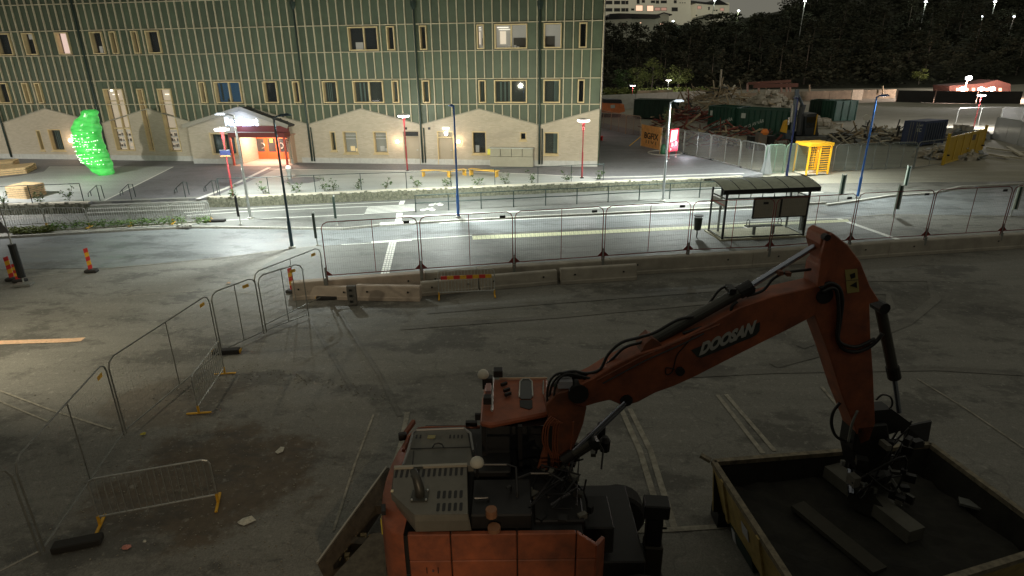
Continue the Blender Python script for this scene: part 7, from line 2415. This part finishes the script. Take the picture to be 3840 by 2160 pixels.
# sloping near skirt
lowp = [G(1560,1994,ZT+.02), G(1768,1989,ZT+.02), G(1490,1905,ZT+.02)]
a_, b_, c_ = G(1554,1932,zh), G(1756,1928,zh), G(1466,1850,zh)
MB().add([a_, b_, lowp[1], lowp[0]], [(0,1,2,3)]).add([c_, a_, lowp[0], lowp[2]], [(0,1,2,3)]).build('hood_skirt', M_hood, ex)
rt_ = G(1752,1746,zh); MB().add([b_, rt_, rt_-V((0,0,.5)), b_-V((0,0,.5))], [(0,1,2,3)]).build('hood_side', M_blk, ex)
MB().bar(G(1478,1755,zh+.01), G(1752,1744,zh+.01), .05, .05).build('hood_edge', mat('hood_edge_worn', (.4,.37,.3), .5, .3), ex)
MB().add([G(1478,1757,zh), G(1466,1850,zh), lowp[2], G(1490,1800,ZT+.02)], [(0,1,2,3)]).build('hood_skirt', M_hood, ex)
def slot(px, py, z, w=.035, l=.13, rot=0.0):
    c = G(px, py, z+.004)
    pts = []
    for k in range(10):
        a = 2*math.pi*k/10
        pts.append(c + V((w/2*math.cos(a), (l/2-w/2)*(1 if math.sin(a) > 0 else -1) + w/2*math.sin(a), 0)))
    MB().poly(pts).build('vent_slot', M_blk, ho)
for k in range(13): slot(1484+k*20.6 + (2-k*.15), 1777-k*.8, zh, .045, .19)
for k in range(5):
    slot(1645+k*21, 1855-k*.6, zh, .05, .17); slot(1643+k*21.4, 1902-k*.6, zh, .05, .17)
# exhaust
p = G(1575,1862,zh)
MB().obox(p+V((0,0,.01)), .24,.24,.02).build('exhaust_plate', M_cyl, ex)
MB().path([p, p+V((0,.01,.12)), p+V((-.04,.06,.26)), p+V((-.1,.16,.34))], [.07,.07,.06,.05], 10).build('exhaust_pipe', M_cyl, ex, smooth=True)
for dx, dy in ((-.1,-.1),(.1,-.1),(.1,.1)): MB().lathe([(.015,0),(.015,.02)], p+V((dx,dy,.02)), 6).build('bolt', M_galv, ex)
tq = G(1471,1844,zh)
MB().obox(tq+V((.0,.0,.015)), .035,.035,.02).build('latch', mat('latch_pale',(.7,.65,.45),.5), ex)
# far hood: recessed frame with tube
H2 = [(1560,1612),(1748,1606),(1775,1640),(1778,1745),(1520,1752),(1535,1690)]
ho2, _ = hood([(1556,1614),(1752,1608),(1778,1745),(1512,1752)], zh-.12, 'engine_hood', 0)
MB().path([G(x,y,zh-.02) for x,y in ((1512,1745),(1530,1690),(1548,1625),(1562,1613),(1650,1609),(1740,1606),(1765,1625),(1775,1690))], .022, 6).build('hood_tube', mat('hood_tube_grey', (.28,.28,.27), .4, .4), ex)
for px_ in (1562,1577,1688,1703,1718,1732): slot(px_, 1637, zh-.12, .03, .11)
MB().obox(G(1618,1638,zh-.11), .13,.09,.01).build('label', mat('label_pale', (.35,.32,.15), .6), ex)
MB().path([G(x,y,zh-.05) for x,y in ((1622,1678),(1630,1665),(1645,1662),(1658,1666),(1665,1680))], .012, 6).build('hood_handle', M_blk, ex)
MB().bar(G(1552,1690,zh-.105), G(1546,1750,zh-.105), .012,.01).build('hood_seam', M_blk, ho2)
MB().bar(G(1540,1683,zh-.105), G(1768,1676,zh-.105), .012,.01).build('hood_seam', M_blk, ho2)
# far side rail (orange) and fender line
MB().path([G(x,y,2.3) for x,y in ((1512,1690),(1530,1640),(1570,1608),(1600,1605),(1800,1601))], .03, 6).build('far_rail', M_or, ex)
MB().obox(G(1768,1588,2.5), .2,.08,.08).build('work_lamp', M_blk, ex)

# ---- cab
zc = 3.12
CR = [(1824,1420),(2052,1418),(2065,1545),(1840,1590),(1800,1582),(1806,1500)]
roofP = [G(x, y, zc) for x, y in CR]
cr_ = MB().prism(roofP, (0,0,-.10)).build('cab_roof', M_or, ex, bevel=.03)
cxa, cxb = G(1812,1500,zc).x+.03, G(2052,1480,zc).x; cya, cyb = G(1840,1585,zc).y+.04, G(1824,1425,zc).y-.03
M_cabg = mat('cab_glass', (.01,.012,.014), .06, spec=.9)
MB().box((cxa+.04,cya+.04,1.6),(cxb-.04,cyb-.04,zc-.12)).build('cab_glazing', M_cabg, ex)
for x in (cxa,(cxa+cxb)/2+.05,cxb):
    for y in (cya,cyb): MB().bar(V((x,y,1.4)), V((x,y,zc-.08)), .07,.07).build('cab_pillar', M_blk, ex)
MB().box((cxa,cya,1.3),(cxb,cyb,1.75)).build('cab_lower', M_or, ex)
# roof window
RW = [(1950,1430),(1960,1420),(1984,1420),(1995,1430),(1998,1485),(1990,1495),(1955,1495),(1947,1488)]
MB().prism([G(x,y,zc+.02) for x,y in RW], (0,0,-.02)).build('roof_window', mat('roof_window_glass', (.05,.055,.055), .15), ex)
MB().path([G(x,y,zc+.03) for x,y in RW[7:]+RW[:5]], .012, 5).build('roof_window_frame', mat('frame_pale', (.5,.5,.46), .35, .3), ex)
MB().prism([G(x,y,zc+.012) for x,y in ((1948,1500),(1996,1500),(1997,1528),(1985,1535),(1950,1525))], (0,0,-.01)).build('roof_plate', M_blk, ex)
MB().bar(G(1872,1420,zc+.03), G(2052,1418,zc+.03), .02,.03).build('roof_edge', mat('edge_pale', (.6,.42,.28), .5), ex)
# light bar, beacons, brackets on the rear of the roof
MB().path([G(x,y,zc+.06) for x,y in ((1849,1415),(1847,1460),(1845,1540))], .02, 6).build('roof_rail', M_galv, ex)
for (x,y,s) in ((1868,1396,.16),(1832,1425,.14),(1828,1498,.13)):
    MB().obox(G(x,y,zc+.15), s, s, .13).build('work_lamp', M_blk, ex, bevel=.01)
MB().obox(G(1832,1462,zc+.12), .09,.26,.12).build('work_lamp', mat('beacon_pink', (.4,.22,.2), .3), ex, bevel=.01)
def dome(px, py, z, r, mt):
    c = G(px, py, z)
    prof = [(r*.9,-.02),(r,0),(r,.03),(r*.85,.07),(r*.5,.1),(r*.1,.11)]
    MB().tube(c-V((0,0,.25)), c, .02, 6).build('antenna_post', M_blk, ex)
    MB().lathe(prof, c, 16).build('antenna_dome', mt, ex, smooth=True)
M_dome = mat('antenna_white', (.5,.48,.4), .5)
dome(1812,1409,3.45,.095,M_dome)
dome(1789,1739,2.78,.105,M_dome)
for x,y in ((1890,1440),(1900,1462),(1905,1478)): MB().obox(G(x,y,zc+.05), .12,.04,.05,.6).build('bracket', M_blk, ex)
MB().obox(G(1793,1562,2.95), .1,.05,.11).build('mirror', M_blk, ex)
MB().path([G(2038,1428,zc+.04), G(2036,1470,zc+.04), G(2046,1500,zc+.04)], .012, 5).build('roof_cable', M_galvdull, ex)
# right front: tool boxes, railings, mirrors (dark)
def tbox(x0,x1,y0,y1,za,zb,name='tool_box',mt=M_blk): MB().box((x0,y0,za),(x1,y1,zb)).build(name, mt, ex, bevel=.02)
tbox(-.62,.25,nearY+.15,7.6,2.0,2.45,'fuel_tank')
tbox(.28,1.0,nearY+.25,7.75,1.8,2.25,'tool_box')
tbox(1.05,1.5,nearY+.6,8.0,1.3,1.8,'step_box')
tbox(-.62,-.05,7.7,8.5,2.0,2.5,'filter_box')
for pts in (((1790,1742,2.75),(1900,1742,2.75),(1935,1752,2.75),(1940,1850,2.5),(1940,1900,2.3)),
            ((1938,1795,2.6),(1990,1775,2.6),(2060,1775,2.6),(2110,1800,2.6),(2125,1850,2.3)),
            ((1780,1868,2.5),(1830,1866,2.5),(1835,1900,2.4)),((1900,1830,2.6),(1912,1822,2.6),(1922,1840,2.3)),
            ((2130,1850,2.2),(2190,1848,2.2),(2200,1880,2.0),(2205,1930,1.8)),
            ((2235,1700,2.4),(2245,1660,2.6),(2262,1690,2.3),(2255,1760,2.1))):
    MB().path([G(*p) for p in pts], .018, 6).build('grab_rail', mat('rail_dark_grey', (.04,.04,.04), .35, .4), ex)
for i in range(40):
    px_ = random.uniform(1950,2230); py_ = random.uniform(1640,1950)
    c = G(px_, py_, random.uniform(1.9,2.4))
    MB().obox(c, random.uniform(.05,.16), random.uniform(.05,.16), random.uniform(.04,.12), random.random()*3).build('machinery_part', random.choice([M_blk,M_blk,M_cyl,M_hood]), ex)
for k in range(8):
    hp_ = [G(random.uniform(1960,2200), random.uniform(1680,1920), random.uniform(2.2,2.6)) for _ in range(4)]
    MB().path(hp_, .016, 5).build('hose', M_hose, ex)
MB().lathe([(.09,0),(.1,.2),(.05,.28)], G(2268,1670,2.0)-V((0,0,.1)), 10).build('lamp', M_blk, ex)
MB().lathe([(.08,0),(.08,.12)], G(1843,1935,2.45), 10).build('filler_cap', mat('cap_brown', (.25,.12,.06), .6), ex)
MB().lathe([(.09,0),(.09,.06)], G(1853,1988,2.3), 10).build('filler_cap', MATS['cap_brown'], ex)
MB().obox(G(2255,1615,2.2), .14,.1,.34,.4).build('mirror', M_blk, ex, bevel=.02)
# undercarriage: chassis, wheels, rear blade, stabiliser
tbox(-1.6,2.0,7.2,9.0,.7,1.2,'chassis')
def wheel(x, y, r=.5, w=.42):
    o = MB().tube((x,y-w/2,r),(x,y+w/2,r), r, 20).build('tyre', M_rubber, ex, bevel=.05)
    MB().tube((x,y-w/2-.02,r),(x,y-w/2+.05,r), r*.5, 14).build('rim', M_ord, o)
for x in (-1.2, 1.9):
    for y in (7.0, 9.1): wheel(x, y)
MB().lathe([(.7,1.2),(.7,1.5)], (0,8.1,0), 20).build('slew_ring', M_blk, ex)
# rear blade slanting across the lower left
ba, bb = G(1190,2115,.75), G(1450,1755,.75)
dv = (bb-ba).normalized(); nv = V((dv.y,-dv.x,0))
if nv.x < 0: nv = -nv          # towards the machine
blade = MB(); pr = [(0,.75),(.05,.77),(.16,.5),(.17,.3),(.05,.05),(-.02,.04),(.1,.3),(.08,.5)]
blade.prism([ba + nv*x + V((0,0,z-.75)) for x, z in pr], bb-ba)
blo = blade.build('dozer_blade', mat('blade_brown', (.075,.06,.04), .75, n=.45, ns=6), ex)
MB().bar(ba + V((0,0,.02)), bb + V((0,0,.02)), .03, .04).build('blade_edge', mat('edge_worn_steel', (.45,.42,.35), .4, .5), blo)
mid = ba.lerp(bb,.45)
for u in (.32,.7):
    p = ba.lerp(bb,u) + nv*.15 - V((0,0,.3)); MB().bar(p, p + nv*1.1 + V((0,0,.15)), .16, .18).build('blade_arm', MATS['blade_brown'], ex)
MB().prism([G(1250,2160,.8),G(1395,2000,.8),G(1448,1995,.8),G(1448,2200,.8)], (0,0,-.08)).build('fender_plate', mat('fender_brown', (.1,.09,.065), .8, n=.4, ns=8), ex)
for k in range(14):
    p = ba.lerp(bb, random.uniform(.1,.5)) + nv*random.uniform(.12,.45) + V((0,0,-.25))
    MB().rock(p, random.uniform(.03,.07)).build('mud_lump', mat('mud_yellowish', (.26,.2,.1), .95, n=.4, ns=20), ex)
# stabiliser post on the near right
p = G(2448,2040,.9)
MB().obox(p + V((0,0,.75)), .40,.30,.26,-.1).build('stabiliser_head', M_blk, ex, bevel=.02)
MB().obox(p + V((-.01,0,.35)), .26,.22,.7,-.1).build('stabiliser_leg', M_blk, ex, bevel=.02)
MB().obox(p + V((0,0,-.25)), .3,.3,.6,-.1).build('stabiliser_sleeve', mat('sleeve_brown', (.035,.03,.02), .7), ex, bevel=.02)
MB().obox(V((p.x,p.y,.05)), .5,.5,.08).build('stabiliser_foot', M_blk, ex)
MB().bar(V((p.x-.1,p.y,.75)), V((1.3,7.4,.9)), .2,.2).build('stabiliser_beam', M_blk, ex)
MB().bar(G(2300,1878,1.1)-V((0,0,.8)), G(2302,1875,1.1), .05,.08).build('marker_pole', M_blk, ex)
# warm lamp beyond the frame to the left that lights the near lot
t = thing('street_lamp', 'warm street lamp at the parking lot beyond the left frame edge', 'street lamp', (-17,15.5,0))
MB().lathe([(.08,0),(.06,1.2),(.045,6.0)], (-17,15.5,0), 8).build('pole', M_galv, t)
MB().obox((-16.7,15.5,6.0), .6,.25,.1).build('lamp_head', M_dark, t)
lamp_light('SPOT', (-16.7,15.5,5.9), 1500, (1,.88,.64), .15, target=(-12,21,0), cone=118, blend=.5, parent=t)

t = thing('lamp_post', 'warm lamp post standing right below the camera', 'lamp', (-.2,-.5,0))
MB().lathe([(.08,0),(.06,1.2),(.045,5.0)], (-.2,-.5,0), 8).build('pole', M_galv, t)
MB().obox((-.2,-.4,5.0), .25,.4,.1).build('lamp_head', M_dark, t)
lamp_light('SPOT', (-.2,-.3,4.9), 800, (1,.76,.5), .12, target=(-4.2,7.0,0), cone=84, blend=1.0, parent=t)

# the building the view is taken from (behind the view point)
t = thing('office_building', 'plain dark office building from which the lot is seen, behind the view point', 'building', (5,-7,0))
MB().box((-30,-14,0),(40,-1.4,13.5)).build('walls', mat('office_wall', (.12,.11,.1), .9), t)
for k in range(14):
    for z_ in (1.2, 4.6, 10.6):
        MB().box((-28+k*4.9,-1.42,z_),(-26+k*4.9,-1.36,z_+1.6)).build('window', M_glass, t)
